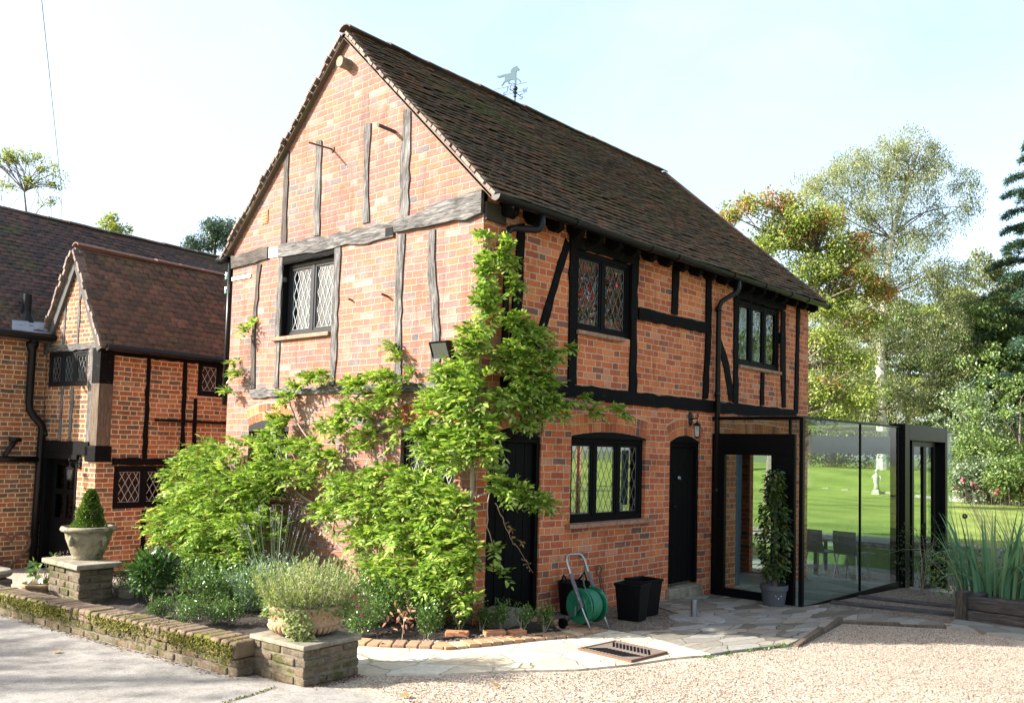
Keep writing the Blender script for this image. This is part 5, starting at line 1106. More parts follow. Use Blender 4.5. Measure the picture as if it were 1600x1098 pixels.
def tuft(name, parent, n, rad, h, lean, mat, lw=0.006, ll=0.03, seed=0, z0=0.0, stem=None, per=14):
    """many thin upright stems each set with small leaves"""
    g = np.random.default_rng(seed); Ps = []; As = []; mbs = MB()
    for i in range(n):
        a = g.uniform(0, 6.283); r = rad*math.sqrt(g.uniform(0, 1)); b = np.array([r*math.cos(a), r*math.sin(a), z0])
        d = np.array([math.cos(a), math.sin(a), 0])*lean*(r/rad)*g.uniform(.6, 1.3) + [g.normal(0, .08), g.normal(0, .08), 1]; d /= np.linalg.norm(d); H = h*g.uniform(.6, 1.1)*(1 - .35*(r/rad)**2)
        t = g.uniform(.1, 1, per); Ps.append(b + d*H*t[:, None] + g.normal(0, .006, (per, 3))); As.append(d + g.normal(0, .55, (per, 3)))
        if stem and i % 3 == 0: mbs.tube([b, b + d*H*.9], .0018, 3)
    Ps = np.concatenate(Ps); As = np.concatenate(As); k = len(Ps)
    V, F = leaf_geo(Ps, As, g.normal(0, 1, (k, 3)), g.uniform(.6, 1.3, k)*ll, g.uniform(.7, 1.3, k)*lw, 4)
    o = np_mesh(name, V, F, mat, parent)
    if stem: mbs.build('stem', stem, parent)
    return o
hb = thing('planter_herbs', 'feathery yellow-green herbs with pink flowers spilling from the stone planter', 'herb', (-2.19, -0.36, 0.49))
tuft('foliage', hb, 330, 0.27, 0.40, 0.75, L_GRASS, .008, .03, 5, 0, M_VINE, 20)
n = 900; a = nr.uniform(0, 6.28, n); rr = nr.uniform(.2, .32, n); Pt = np.stack([rr*np.cos(a), rr*np.sin(a), nr.normal(.02, .035, n) - (rr-.24)*.5], 1)
V, F = leaf_geo(Pt, np.stack([np.cos(a), np.sin(a), nr.normal(-.3, .5, n)], 1), nr.normal(0, .5, (n, 3))+[0, 0, 1], nr.uniform(.02, .04, n), nr.uniform(.012, .02, n), 4); np_mesh('trailing_leaves', V, F, L_MID, hb)
a0 = R(222); n = 420; t = nr.uniform(0, 1, n); aa = a0 + nr.normal(0, .16, n) + .4*(t-.3); rr = .285 + .035*np.sin(t*3)
Pt = np.stack([rr*np.cos(aa), rr*np.sin(aa), .02 - .27*t], 1)+nr.normal(0, .008, (n, 3))
V, F = leaf_geo(Pt, np.stack([np.cos(aa), np.sin(aa), -np.ones(n)*.4], 1)+nr.normal(0, .5, (n, 3)), np.stack([np.cos(aa), np.sin(aa), np.ones(n)], 1), nr.uniform(.018, .034, n), nr.uniform(.014, .024, n), 6); np_mesh('trailing_sprig', V, F, L_GRASS, hb)
Pt = np.array([[.27, -.16, .06], [.33, -.10, .02], [.36, -.2, -.03], [.30, -.25, .0], [.40, -.12, .05], [.38, -.02, -.02], [.3, -.3, -.06], [.42, -.2, .03], [.34, .02, .1], [.25, -.26, .08]])
Pq = np.repeat(Pt, 5, 0); k = len(Pq)
for i in range(10):
    V, F = leaf_geo(Pq[i*5:i*5+5], nr.normal(0, 1, (5, 3))+[-.3, -.5, .2], nr.normal(0, .3, (5, 3))+[-.7, -.7, .4], .018, .014, 4); np_mesh('flower', V, F, L_PINK, hb)
n = 700; Pt = np.array([.36, -.14, 0.0]) + nr.normal(0, 1, (n, 3))*[.08, .09, .055]
V, F = leaf_geo(Pt, nr.normal(0, 1, (n, 3))+[.5, -.3, 0], nr.normal(0, .5, (n, 3))+[0, 0, 1], .03, .008, 4); np_mesh('side_foliage', V, F, L_GRASS, hb)

# plant pot with the columnar shrub by the porch
pot = thing('plant_pot', 'grey plastic plant pot standing before the glass porch', 'plant pot', (4.33, -1.02, -0.148))
mb = MB(); mb.lathe([(0.125, 0), (0.13, .01), (0.155, .20), (0.157, .205), (0.170, .207), (0.172, .265), (0.165, .268), (0.155, .25), (0.15, .23)], 32); mb.build('pot', M_GREYP, pot, smooth=False)
mb = MB(); mb.lathe([(0.01, .235), (0.152, .232)], 20); mb.build('soil', M_SOIL, pot)
mb = MB(); mb.box(-.03, .03, -.002, .002, -.03, .03, Matrix.Translation((-0.095, -0.105, .15)) @ Matrix.Rotation(R(-42), 4, 'Z') @ Matrix.Rotation(R(45), 4, 'Y')); mb.build('label_sticker', M_WHITE, pot)
cs = thing('column_shrub', 'tall narrow leafy shrub growing in the grey pot', 'shrub', (4.33, -1.02, 0.08))
mb = MB()
for i in range(3): mb.tube([(rng.uniform(-.03, .03), rng.uniform(-.03, .03), 0), (rng.uniform(-.03, .03), rng.uniform(-.03, .03), .6), (rng.uniform(-.03, .03), 0, 1.25)], [.016, .012, .005], 6)
mb.build('stem', M_BARK, cs)
n = 1700; Pt, a = shell_pts(n, lambda t: (.13+.09*math.sin(min(1, t*1.4)*3.0))*(1-.45*t**3)*(1+.15*math.sin(t*23)), seed=9); Pt[:, 2] = .12 + Pt[:, 2]*1.32; Pt[:, :2] *= .86; Pt += nr.normal(0, .022, Pt.shape)
V, F = leaf_geo(Pt, np.stack([np.cos(a), np.sin(a), np.full(n, -.45)], 1)+nr.normal(0, .45, (n, 3)), np.stack([np.cos(a)*.6, np.sin(a)*.6, np.ones(n)], 1)+nr.normal(0, .35, (n, 3)), nr.uniform(.045, .085, n), nr.uniform(.026, .042, n), 6); np_mesh('foliage', V, F, L_HORN, cs)

# cream planter hidden behind the bay, low dish pot by the far pier
tp = thing('cream_planter', 'square cream stone planter half hidden behind the leafy climber', 'planter', (-0.42, 4.30, 0.02), R(20))
mb = MB(); mb.box(-.14, .14, -.14, .14, 0, .26); mb.box(-.17, .17, -.17, .17, .26, .31); mb.build('body', M_BOWL, tp, bevel=0.012)
mb = MB(); mb.box(-.13, .13, -.13, .13, .30, .313); mb.build('soil', M_SOIL, tp)
kb = thing('stone_kerb', 'narrow sandstone kerb edging the bed behind the box bushes', 'kerb', (-0.62, 4.05, 0.0), R(8))
mb = MB(); mb.box(-.10, .12, -.35, .65, 0, .11); mb.build('block', M_CAP, kb, bevel=0.012)
kb = thing('stone_kerb', 'short sandstone kerb beside the urn pier', 'kerb', (-1.78, 3.55, 0.0), R(-14))
mb = MB(); mb.box(-.06, .10, -.1, .55, 0, .10); mb.build('block', M_CAP, kb, bevel=0.012)
dp_ = thing('dish_planter', 'low round terracotta dish planter behind the mossy wall', 'planter', (-2.30, 4.32, -0.02))
mb = MB(); mb.lathe([(0.17, 0), (0.20, .03), (0.22, .11), (0.235, .12), (0.235, .145), (0.215, .15), (0.20, .13)], 28); mb.build('dish', M_BOWL, dp_, smooth=True)
mb = MB(); mb.lathe([(0.01, .125), (0.205, .125)], 20); mb.build('soil', M_SOIL, dp_)
def leafy(name, label, cat, loc, n, rad, h, mat, ll, lw, seed, z0=0.0, stems=True, gap=None):
    t = thing(name, label, cat, loc); g = np.random.default_rng(seed)
    Pt = unit(g.normal(0, 1, (n, 3)))*(g.uniform(.25, 1, n)**.45)[:, None]; out_ = Pt.copy(); Pt = Pt*[rad, rad, h/2] + [0, 0, z0+h/2]
    Pt *= 1 + .12*np.sin(Pt[:, :1]*31+Pt[:, 1:2]*23+Pt[:, 2:]*19)
    V, F = leaf_geo(Pt, out_+g.normal(0, .5, (n, 3)), g.normal(0, .5, (n, 3))+[0, 0, 1], g.uniform(.7, 1.3, n)*ll, g.uniform(.7, 1.3, n)*lw, 6 if ll > .04 else 4)
    np_mesh('foliage', V, F, mat, t)
    if stems:
        mb = MB()
        for i in range(5): mb.tube([(g.normal(0, .01), g.normal(0, .01), 0), (g.normal(0, rad*.25), g.normal(0, rad*.25), z0+h*.4), (g.normal(0, rad*.4), g.normal(0, rad*.4), z0+h*.8)], [.007, .005, .002], 5)
        mb.build('stem', M_VINE, t)
    return t
leafy('young_shrub', 'young shrub with pale broad leaves growing in the low dish planter', 'shrub', (-2.30, 4.32, 0.10), 90, .17, .30, L_BOX, .075, .045, 31)
lt = leafy('dry_heather', 'twiggy faded purple heather clump behind the dish planter', 'heather', (-1.95, 4.55, 0.0), 900, .24, .42, leaf_mat('faded_heather', [(0, (.16, .13, .12)), (1, (.34, .28, .27))], .2), .02, .006, 32)

# ------------------------------------------------------------------ hose reel, bins, tap and smaller things on the forecourt
hr = thing('hose_reel', 'green garden hose reel with tubular steel frame standing by the tap', 'hose reel', (0.74, -0.90, 0.0), R(-6))
# drum axis along local x; frame leans back towards the wall (+y)
def circ(r, n=28, x=0, cy=.09, cz=.25): return [(x, cy + r*math.cos(2*math.pi*i/n), cz + r*math.sin(2*math.pi*i/n)) for i in range(n+1)]
for x in (-.10, .10):
    mb = MB(); s = 1 if x > 0 else -1; n = 32; vs_ = []
    prof = [(.02, .0), (.06, .006), (.10, .0), (.15, .012), (.168, .016), (.172, .0), (.168, -.004), (.02, -.012)]
    for r, d in prof:
        for i in range(n):
            an = 2*math.pi*i/n; vs_.append((x + s*d, .09 + r*math.cos(an), .235 + r*math.sin(an)))
    fs = []
    for j in range(len(prof)-1):
        for i in range(n): fs.append((j*n+i, j*n+(i+1) % n, (j+1)*n+(i+1) % n, (j+1)*n+i))
    fs += [tuple(range(n)), tuple(range((len(prof)-1)*n, len(prof)*n))[::-1]]
    mb.add(vs_, fs); mb.build('reel_flange', M_GREENP, hr, smooth=False)
mb = MB(); pts = []
for i in range(9*20):
    t = i/20; an = 2*math.pi*t; k_ = t % 9; x = -.085 + .17*(t/9); r = .125 + .006*math.sin(t*7); pts.append((x, .09 + r*math.cos(an), .235 + r*math.sin(an)))
mb.tube(pts, .0095, 6); pts = []
for i in range(6*20):
    t = i/20; an = 2*math.pi*t; x = .05 - .11*(t/6); r = .143; pts.append((x, .09 + r*math.cos(an), .235 + r*math.sin(an)))
mb.tube(pts, .0095, 6)
mb.tube([(-.02, .09, .375), (.12, .25, .40), (.40, .52, .385), (.70, .80, .40), (.835, .905, .44), (.849, .913, .49)], .0095, 8)
mb.build('hose', M_HOSE, hr, smooth=True)
mb = MB(); mb.tube([(-.125, -.10, 0.0), (-.125, .02, .20), (-.125, .16, .45), (-.125, .25, .64), (-.11, .275, .685), (-.07, .285, .70), (.07, .285, .70), (.11, .275, .685), (.125, .25, .64), (.125, .16, .45), (.125, .02, .20), (.125, -.10, 0.0)], .0115, 10); mb.build('tube_frame', M_STEEL, hr, smooth=True)
for x in (-.125, .125):
    mb = MB(); mb.tube([(x, .20, .53), (x, .17, .47)], .017, 8); mb.tube([(x, .17, .47), (x, .03, .235)], .020, 8); mb.tube([(x, .06, .24), (x, .26, .05)], .016, 8); mb.build('side_bracket', M_DGREY, hr)
    mb = MB(); s = 1 if x > 0 else -1; mb.tube([(x + s*.01, .26, .052), (x + s*.045, .26, .052)], .05, 18); mb.build('wheel', M_BLACKP, hr)
mb = MB(); mb.tube([(-.12, .09, .235), (-.16, .09, .235), (-.165, .09, .15), (-.2, .09, .15)], .011, 8); mb.build('crank', M_GREENP, hr)
tap = thing('garden_tap', 'small brass garden tap with orange hose connector on the brick wall', 'tap', (1.67, -0.002, 0.56))
mb = MB(); mb.tube([(0, 0, 0), (0, -.05, 0), (0, -.075, -.01), (0, -.08, -.04)], .011, 8); mb.tube([(0, -.045, 0), (0, -.045, .045)], .007, 8); mb.tube([(-.03, -.045, .045), (.03, -.045, .045)], .006, 8); mb.build('body', M_BRASS, tap)
mb = MB(); mb.tube([(0, -.08, -.035), (0, -.08, -.075)], .017, 10); mb.build('connector', M_ORANGE, tap)
def bin_(name, loc, rz, label):
    t = thing(name, label, 'bin', loc, rz)
    b = MB(); q = []
    for (h_, z) in ((.112, 0), (.142, .36), (.152, .362), (.154, .385), (.143, .385), (.138, .36), (.108, .02)):
        q += [(-h_, -h_, z), (h_, -h_, z), (h_, h_, z), (-h_, h_, z)]
    fs = [(3, 2, 1, 0)]
    for j in range(6):
        for i in range(4): fs.append((j*4+i, j*4+(i+1) % 4, (j+1)*4+(i+1) % 4, (j+1)*4+i))
    fs.append((24, 25, 26, 27)); b.add(q, fs); b.build('tub', M_BLACKP, t, bevel=0.012)
    m = MB()
    for s in (-1, 1): m.tube([(s*.152, -.06, .36), (s*.176, -.045, .35), (s*.176, .045, .35), (s*.152, .06, .36)], .008, 6)
    m.build('handle', M_BLACKP, t); return t
bin_('storage_bin', (1.60, -0.76, -0.02), R(12), 'black square plastic tub by the brick wall, the one nearer the hose reel')
bin_('storage_bin', (2.02, -0.62, -0.03), R(-6), 'black square plastic tub by the brick wall, the one nearer the narrow plank door')
rg = thing('iron_rod', 'rusty iron rod with a ring top leaning behind the black tubs', 'iron rod', (2.02, -0.10, -0.04))
mb = MB(); mb.tube([(0, 0, 0), (-.03, .06, .36)], .008, 6); mb.tube([(.06, 0, 0), (.02, .06, .30), (-.01, .065, .40)], .006, 6); mb.tube([(-.03 + .045*math.sin(2*math.pi*i/16), .065, .42 - .055*math.cos(2*math.pi*i/16)) for i in range(17)], .010, 6); mb.build('rod', M_RUST, rg)
ft = thing('rubber_trug', 'flexible black rubber trug standing behind the hose reel against the wall', 'trug', (1.30, -0.22, 0.0))
mb = MB(); mb.lathe([(0.13, 0), (0.14, .02), (0.17, .30), (0.18, .34), (0.17, .34), (0.16, .3), (0.12, .03)], 20); mb.build('tub', M_BLACKP, ft)
mb = MB(); mb.tube([(.15, -.06, .33), (.18, 0, .42), (.15, .06, .33)], .012, 6); mb.tube([(-.15, -.06, .33), (-.18, 0, .42), (-.15, .06, .33)], .012, 6); mb.build('handle', M_BLACKP, ft)
bl = thing('bollard_light', 'short stainless steel bollard light beside the round paving stone', 'bollard', (2.33, -1.06, -0.04))
mb = MB(); mb.lathe([(0.034, 0), (0.034, .185), (0.03, .19)], 18); mb.build('post', M_STEEL, bl, smooth=False)
mb = MB(); mb.lathe([(0.055, 0), (0.05, .006)], 18); mb.build('base_plate', M_STEEL, bl)
ds = thing('round_stone', 'round flat grey stone set at the edge of the crazy paving', 'paving stone', (2.27, -1.13, -0.065))
mb = MB(); mb.lathe([(0.28, 0), (0.30, .01), (0.30, .03), (0.285, .038), (0.01, .038)], 32); mb.build('slab', M_CONC, ds)
dc = thing('drain_cover', 'rusty square drain cover with diagonal ribs in the pale path', 'drain cover', (0.165, -1.64, 0.018), R(-3))
mb = MB(); mb.box(-.24, .24, -.27, .27, 0, .012); mb.build('plate', M_PLATE, dc)
mb = MB()
for sx in (-1, 1):
    for i in range(11):
        y = -.19 + i*.038; mb.box(-.095, .095, -.009, .009, .011, .0145, Matrix.Translation((sx*.115, y, 0)) @ Matrix.Rotation(R(38*sx), 4, 'Z'))
mb.build('ribs', M_IRON, dc)
mb = MB()
for (a, b, c, d) in ((-.255, .255, -.285, -.265), (-.255, .255, .265, .285), (-.255, -.235, -.265, .265), (.235, .255, -.265, .265)): mb.box(a, b, c, d, -.005, .018)
mb.build('rim', M_RUST, dc)
# brick edging of the bed: one thing, bricks on their sides along the curve
be_ = thing('brick_edging', 'curved edging of orange and moss-stained bricks around the flower bed', 'edging', (-0.4, -0.6, 0.0))
curve = [(-1.52, 0.16), (-1.41, 0.08), (-1.24, -0.18), (-1.1, -0.34), (-0.9, -0.60), (-0.55, -0.73), (-0.11, -0.85), (0.33, -1.01), (0.68, -1.02)]
mb = MB()
def along(curve, step, fn):
    acc = 0.0
    for (a, b) in zip(curve[:-1], curve[1:]):
        L = math.hypot(b[0]-a[0], b[1]-a[1]); an = math.atan2(b[1]-a[1], b[0]-a[0]); s = acc
        while s < L: fn(a[0]+(b[0]-a[0])*s/L, a[1]+(b[1]-a[1])*s/L, an); s += step
        acc = s - L
along(curve, .112, lambda x, y, an: mb.box(-.05, .05, -.005, .20, -.02, .045 + rng.uniform(-.008, .006), Matrix.Translation((x+.4, y+.6, 0)) @ Matrix.Rotation(an + rng.uniform(-.04, .04), 4, 'Z')))
along([(0.70, -0.98), (0.72, -0.50), (0.62, -0.12)], .112, lambda x, y, an: mb.box(-.05, .05, -.10, .10, -.02, .03 + rng.uniform(-.006, .006), Matrix.Translation((x+.4, y+.6, 0)) @ Matrix.Rotation(an, 4, 'Z')))
mb.build('bricks', M_EDGE, be_, bevel=0.008)
for i, (x, y, rz, L) in enumerate(((-0.50, -0.30, R(-52), .21), (-0.22, -0.50, R(-30), .20), (-0.05, -0.62, R(-15), .16))):
    t = thing('loose_brick', ['loose orange brick lying in the bed, nearest the planter', 'loose orange brick lying in the middle of the bed front', 'half brick lying in the bed nearest the door'][i], 'brick', (x, y, 0.04), rz)
    mb = MB(); mb.box(-L/2, L/2, -.05, .05, -.03, .035); mb.build('block', M_TERRA, t, bevel=0.01)
ss = thing('stone_step', 'worn stone block with pointed top beside the plank door', 'stone', (0.30, -0.20, 0.0), R(10))
mb = MB(); mb.prism([(-.26, 0), (.22, 0), (.24, .10), (.20, .15), (-.1, .20), (-.28, .17)], lambda a, b, d: (a, d, b), -.12, .14); mb.build('block', M_CAP, ss, bevel=0.02)
# sleepers, timber edging, planter box
for i, (x0, y0, x1, y1, lb) in enumerate(((6.30, -1.32, 6.55, -2.75, 'dark timber sleeper set flush in the gravel, the one nearer the glass doors'), (5.36, -1.32, 5.72, -2.72, 'dark timber sleeper set flush in the gravel, the one nearer the plant pot'))):
    L = math.hypot(x1-x0, y1-y0); t = thing('timber_sleeper', lb, 'sleeper', ((x0+x1)/2, (y0+y1)/2, Gz((x0+x1)/2, -2)+.008), math.atan2(y1-y0, x1-x0))
    mb = MB(); mb.box(-L/2, L/2, -.11, .11, -.06, .035); mb.build('beam', M_SLEEPER, t, bevel=0.012)
te = thing('timber_edging', 'dark timber edging boards between the paving and the gravel forecourt', 'edging', (3.8, -2.05, -0.13))
mb = MB()
for (a, b) in (((1.75, -2.47), (2.8, -2.27)), ((2.81, -2.27), (3.80, -2.07)), ((3.80, -2.07), (4.28, -2.55)), ((4.29, -2.56), (4.70, -2.98))):
    L = math.hypot(b[0]-a[0], b[1]-a[1]); an = math.atan2(b[1]-a[1], b[0]-a[0]); mb.box(0, L, -.028, .028, -.05, .022, Matrix.Translation((a[0]-3.8, a[1]+2.05, Gz(*a)+.13)) @ Matrix.Rotation(an, 4, 'Z'))
mb.build('boards', M_OAKB, te, bevel=0.008)
bxp = thing('sleeper_planter', 'raised planter box of dark sleepers holding tall strap leaves', 'planter', (5.42, -2.86, -0.20), R(-3))
for j in range(2):
    mb = MB(); mb.box(0.0, .16, -2.4, -.02, j*.155, j*.155+.148); mb.build('front_board', M_SLEEPER, bxp, bevel=0.012)
    mb = MB(); mb.box(.17, 1.6, -.16, -.02, j*.155, j*.155+.148); mb.build('side_board', M_SLEEPER, bxp, bevel=0.012)
mb = MB(); mb.box(-.05, .17, -.10, .03, -.02, .36); mb.build('corner_post', M_POST, bxp, bevel=0.01)
mb = MB(); mb.box(.15, 1.6, -2.4, -.12, .0, .26); mb.build('soil', M_SOIL, bxp)

# lamps
def lantern(name, label, loc, rz, s=1.0):
    t = thing(name, label, 'wall lantern', loc, rz)
    mb = MB(); mb.lathe([(.02, -.11), (.045, -.08), (.05, 0), (.045, .08), (.02, .12)], 12); b = mb.build('back_plate', M_IRON, t); b.scale = (s, .35*s, s); 
    mb = MB(); mb.tube([(0, 0, .0), (0, -.10, .005), (0, -.18, .02), (0, -.20, .05), (0, -.18, .075), (0, -.16, .06)], .010, 8); mb.tube([(0, -.17, .01), (0, -.17, -.05)], .008, 6); b = mb.build('bracket', M_IRON, t); b.scale = (s,)*3
    mb = MB(); c = (0, -.17, -.30)
    mb.lathe([(.005, .26), (.02, .25), (.03, .235), (.085, .20), (.075, .19), (.01, .19)], 4, c); mb.lathe([(.01, -.02), (.03, -.01), (.05, .0), (.05, .015), (.01, .015)], 4, c)
    for a in range(4):
        an = math.pi/2*a; mb.tube([(c[0]+.046*math.cos(an), c[1]+.046*math.sin(an), c[2]+.01), (c[0]+.066*math.cos(an), c[1]+.066*math.sin(an), c[2]+.2)], .006, 4)
    b = mb.build('cage', M_IRON, t); b.scale = (s,)*3
    mb = MB(); mb.lathe([(.040, .012), (.058, .19)], 4, c); b = mb.build('glass', M_GLASS, t); b.scale = (s,)*3
    return t
lantern('wall_lantern', 'black coach lantern on the brick wall above the narrow plank door', (3.97, -0.012, 2.17), R(-20), .8)
lantern('wall_lantern', 'black coach lantern above the wide plank door, half hidden by wisteria', (0.70, -0.012, 2.19), 0)
l3 = lantern('wall_lantern', 'small black coach lantern beside the farmhouse door', (-0.46, 8.05, 1.33), R(7.2-90), .85)
fl = thing('floodlight', 'black floodlight fixed to the gable brickwork beside the wisteria', 'floodlight', (-0.004, 0.30, 2.60), R(-90))
# local -y is out of the gable after the turn
mb = MB(); mb.box(-.03, .03, -.06, 0, -.05, .05); mb.tube([(0, -.05, 0), (0, -.12, .02), (0, -.14, .06)], .012, 8); mb.build('bracket', M_BLACKP, fl)
Mx = Matrix.Translation((-.05, -.17, .10)) @ Matrix.Rotation(R(22), 4, 'X')
mb = MB(); P_ = []
for (h_, v_, d) in ((.10, .065, .06), (.125, .085, -.05), (.115, .075, -.05), (.105, .066, -.042)): P_ += [Mx @ Vector(p) for p in ((-h_, d, -v_), (h_, d, -v_), (h_, d, v_), (-h_, d, v_))]
fs = [(0, 1, 2, 3)]
for j in range(3):
    for i in range(4): fs.append((j*4+i, j*4+(i+1) % 4, (j+1)*4+(i+1) % 4, (j+1)*4+i))
mb.add(P_, fs); mb.build('housing', M_BLACKP, fl)
mb = MB(); mb.add([Mx @ Vector(p) for p in ((-.105, -.043, -.066), (.105, -.043, -.066), (.105, -.043, .066), (-.105, -.043, .066))], [(0, 1, 2, 3)]); mb.build('lens', flat_mat('lamp_lens', (0.045, 0.05, 0.04), 0.3), fl, fix=False)
# overhead wire bracket on the far corner of the gable, telephone wire
wb = thing('wire_bracket', 'iron wire bracket with glass insulators on the left corner of the gable', 'wire bracket', (-0.02, 4.68, 3.90))
mb = MB(); mb.tube([(0, 0, 0), (0, .12, 0)], .010, 6); mb.tube([(0, .06, .05), (0, .05, -.40)], .007, 6); mb.tube([(0, .0, -.04), (0, -.02, -.20)], .005, 5)
mb.tube([(0, .06, -.40), (0, .09, -.44), (0, .10, -.36)], .006, 5); mb.build('arm', M_IRON, wb)
M_GLI = flat_mat('green_insulator', (0.12, 0.26, 0.22), 0.2)
for z in (.02, -.17):
    mb = MB(); mb.lathe([(.012, -.04), (.032, -.035), (.030, 0), (.034, .02), (.026, .05), (.012, .06)], 12, (0, .055, z)); mb.build('insulator', M_GLI, wb)
tw = thing('telephone_wire', 'thin overhead telephone wire crossing the pale sky at top left', 'wire', (0, 0, 0))
mb = MB(); A, B = Vector((-0.33, 11.9, 11.86)), Vector((5.45, 25.09, 10.13)); mb.tube([A.lerp(B, i/10) for i in range(11)] + [Vector((6.6, 27.9, 9.75)), Vector((7.9, 31.0, 9.3))], .011, 5); mb.build('cable', flat_mat('wire_grey', (0.25, 0.27, 0.28)), tw)
ho = thing('heart_ornament', 'rusty iron heart leaning against the farmhouse wall by the downpipe', 'ornament', (-1.02, 9.10, -0.38), R(7.2))
mb = MB(); pts = []
for i in range(41):
    t = 2*math.pi*i/40; pts.append((.019*16*math.sin(t)**3, -.02 - .02*math.cos(t), .34 + .0195*(13*math.cos(t)-5*math.cos(2*t)-2*math.cos(3*t)-math.cos(4*t))))
mb.tube(pts, .022, 6); mb.build('ring', M_RUST, ho)

n = 900; t = nr.uniform(-0.05, 5.2, n); q = np.abs(nr.normal(0, .035, n)); Pl = np.stack([-2.655 - .1135*t - q - .01, -.20 + .9935*t - q*.1, np.full(n, .016)], 1)
m2 = 260; t2 = nr.uniform(0, .5, m2); Pl2 = np.stack([-2.46 + t2 + .02, np.full(m2, -.76) - np.abs(nr.normal(0, .04, m2)) + .07*t2, np.full(m2, .016)], 1)
Pl = np.concatenate([Pl, Pl2]); k = len(Pl); V, F = leaf_geo(Pl, nr.normal(0, 1, (k, 3))*[1, 1, .2], nr.normal(0, .3, (k, 3)) + [0, 0, 1], nr.uniform(.008, .026, k), nr.uniform(.006, .016, k), 4)
o = np_mesh('leaf_litter', V, F, leaf_mat('litter', [(0, (.05, .035, .025)), (.6, (.14, .08, .05)), (1, (.24, .11, .08))], .1, .9)); tag(o, 'crumbs of dead leaf and brick along the foot of the mossy wall', 'leaf litter', kind='stuff')
n = 420; t = nr.uniform(0, 1, n); Pj = np.stack([lerp(-2.62, -3.35, t) + nr.normal(0, .008, n), lerp(-.63, -.80, t) + nr.normal(0, .008, n), np.full(n, .015)], 1); V, F = leaf_geo(Pj, nr.normal(0, 1, (n, 3)), nr.normal(0, .5, (n, 3)) + [0, 0, 1], nr.uniform(.006, .02, n), nr.uniform(.005, .012, n), 4)
o = np_mesh('joint_moss', V, F, L_MOSS); tag(o, 'moss growing in a joint of the concrete driveway', 'moss', kind='stuff')

n = 2600; yy = nr.uniform(0.02, 5.3, n); xx = nr.uniform(-.01, .16, n)**1.0; keep = (np.sin(yy*4.3+2)+np.sin(yy*1.9)+nr.normal(0, .7, n) - xx*9) > -.2
Pm = np.stack([xx, yy, .258 - .011*yy + nr.normal(0, .003, n)], 1)[keep]; k = len(Pm); V, F = leaf_geo(Pm, nr.normal(0, 1, (k, 3)), nr.normal(0, .4, (k, 3)) + [0, 0, 1], nr.uniform(.010, .022, k), nr.uniform(.010, .018, k), 4); np_mesh('moss', V, F, L_MOSS, gw)
n = 520; t = nr.uniform(0, 1, n); Pw = np.stack([lerp(0.55, 1.72, t) + nr.normal(0, .02, n), lerp(-2.20, -2.47, t) + nr.normal(0, .03, n), np.full(n, -.005)], 1); keep = np.sin(t*31) + nr.normal(0, .5, n) > 0; Pw = Pw[keep]; k = len(Pw)
V, F = leaf_geo(Pw, nr.normal(0, .7, (k, 3)) + [0, 0, .8], nr.normal(0, .6, (k, 3)) + [0, 0, 1], nr.uniform(.015, .04, k), nr.uniform(.006, .014, k), 4); o = np_mesh('weeds', V, F, L_BOX); tag(o, 'small green weeds along the edge between paving and gravel', 'weeds', kind='stuff')
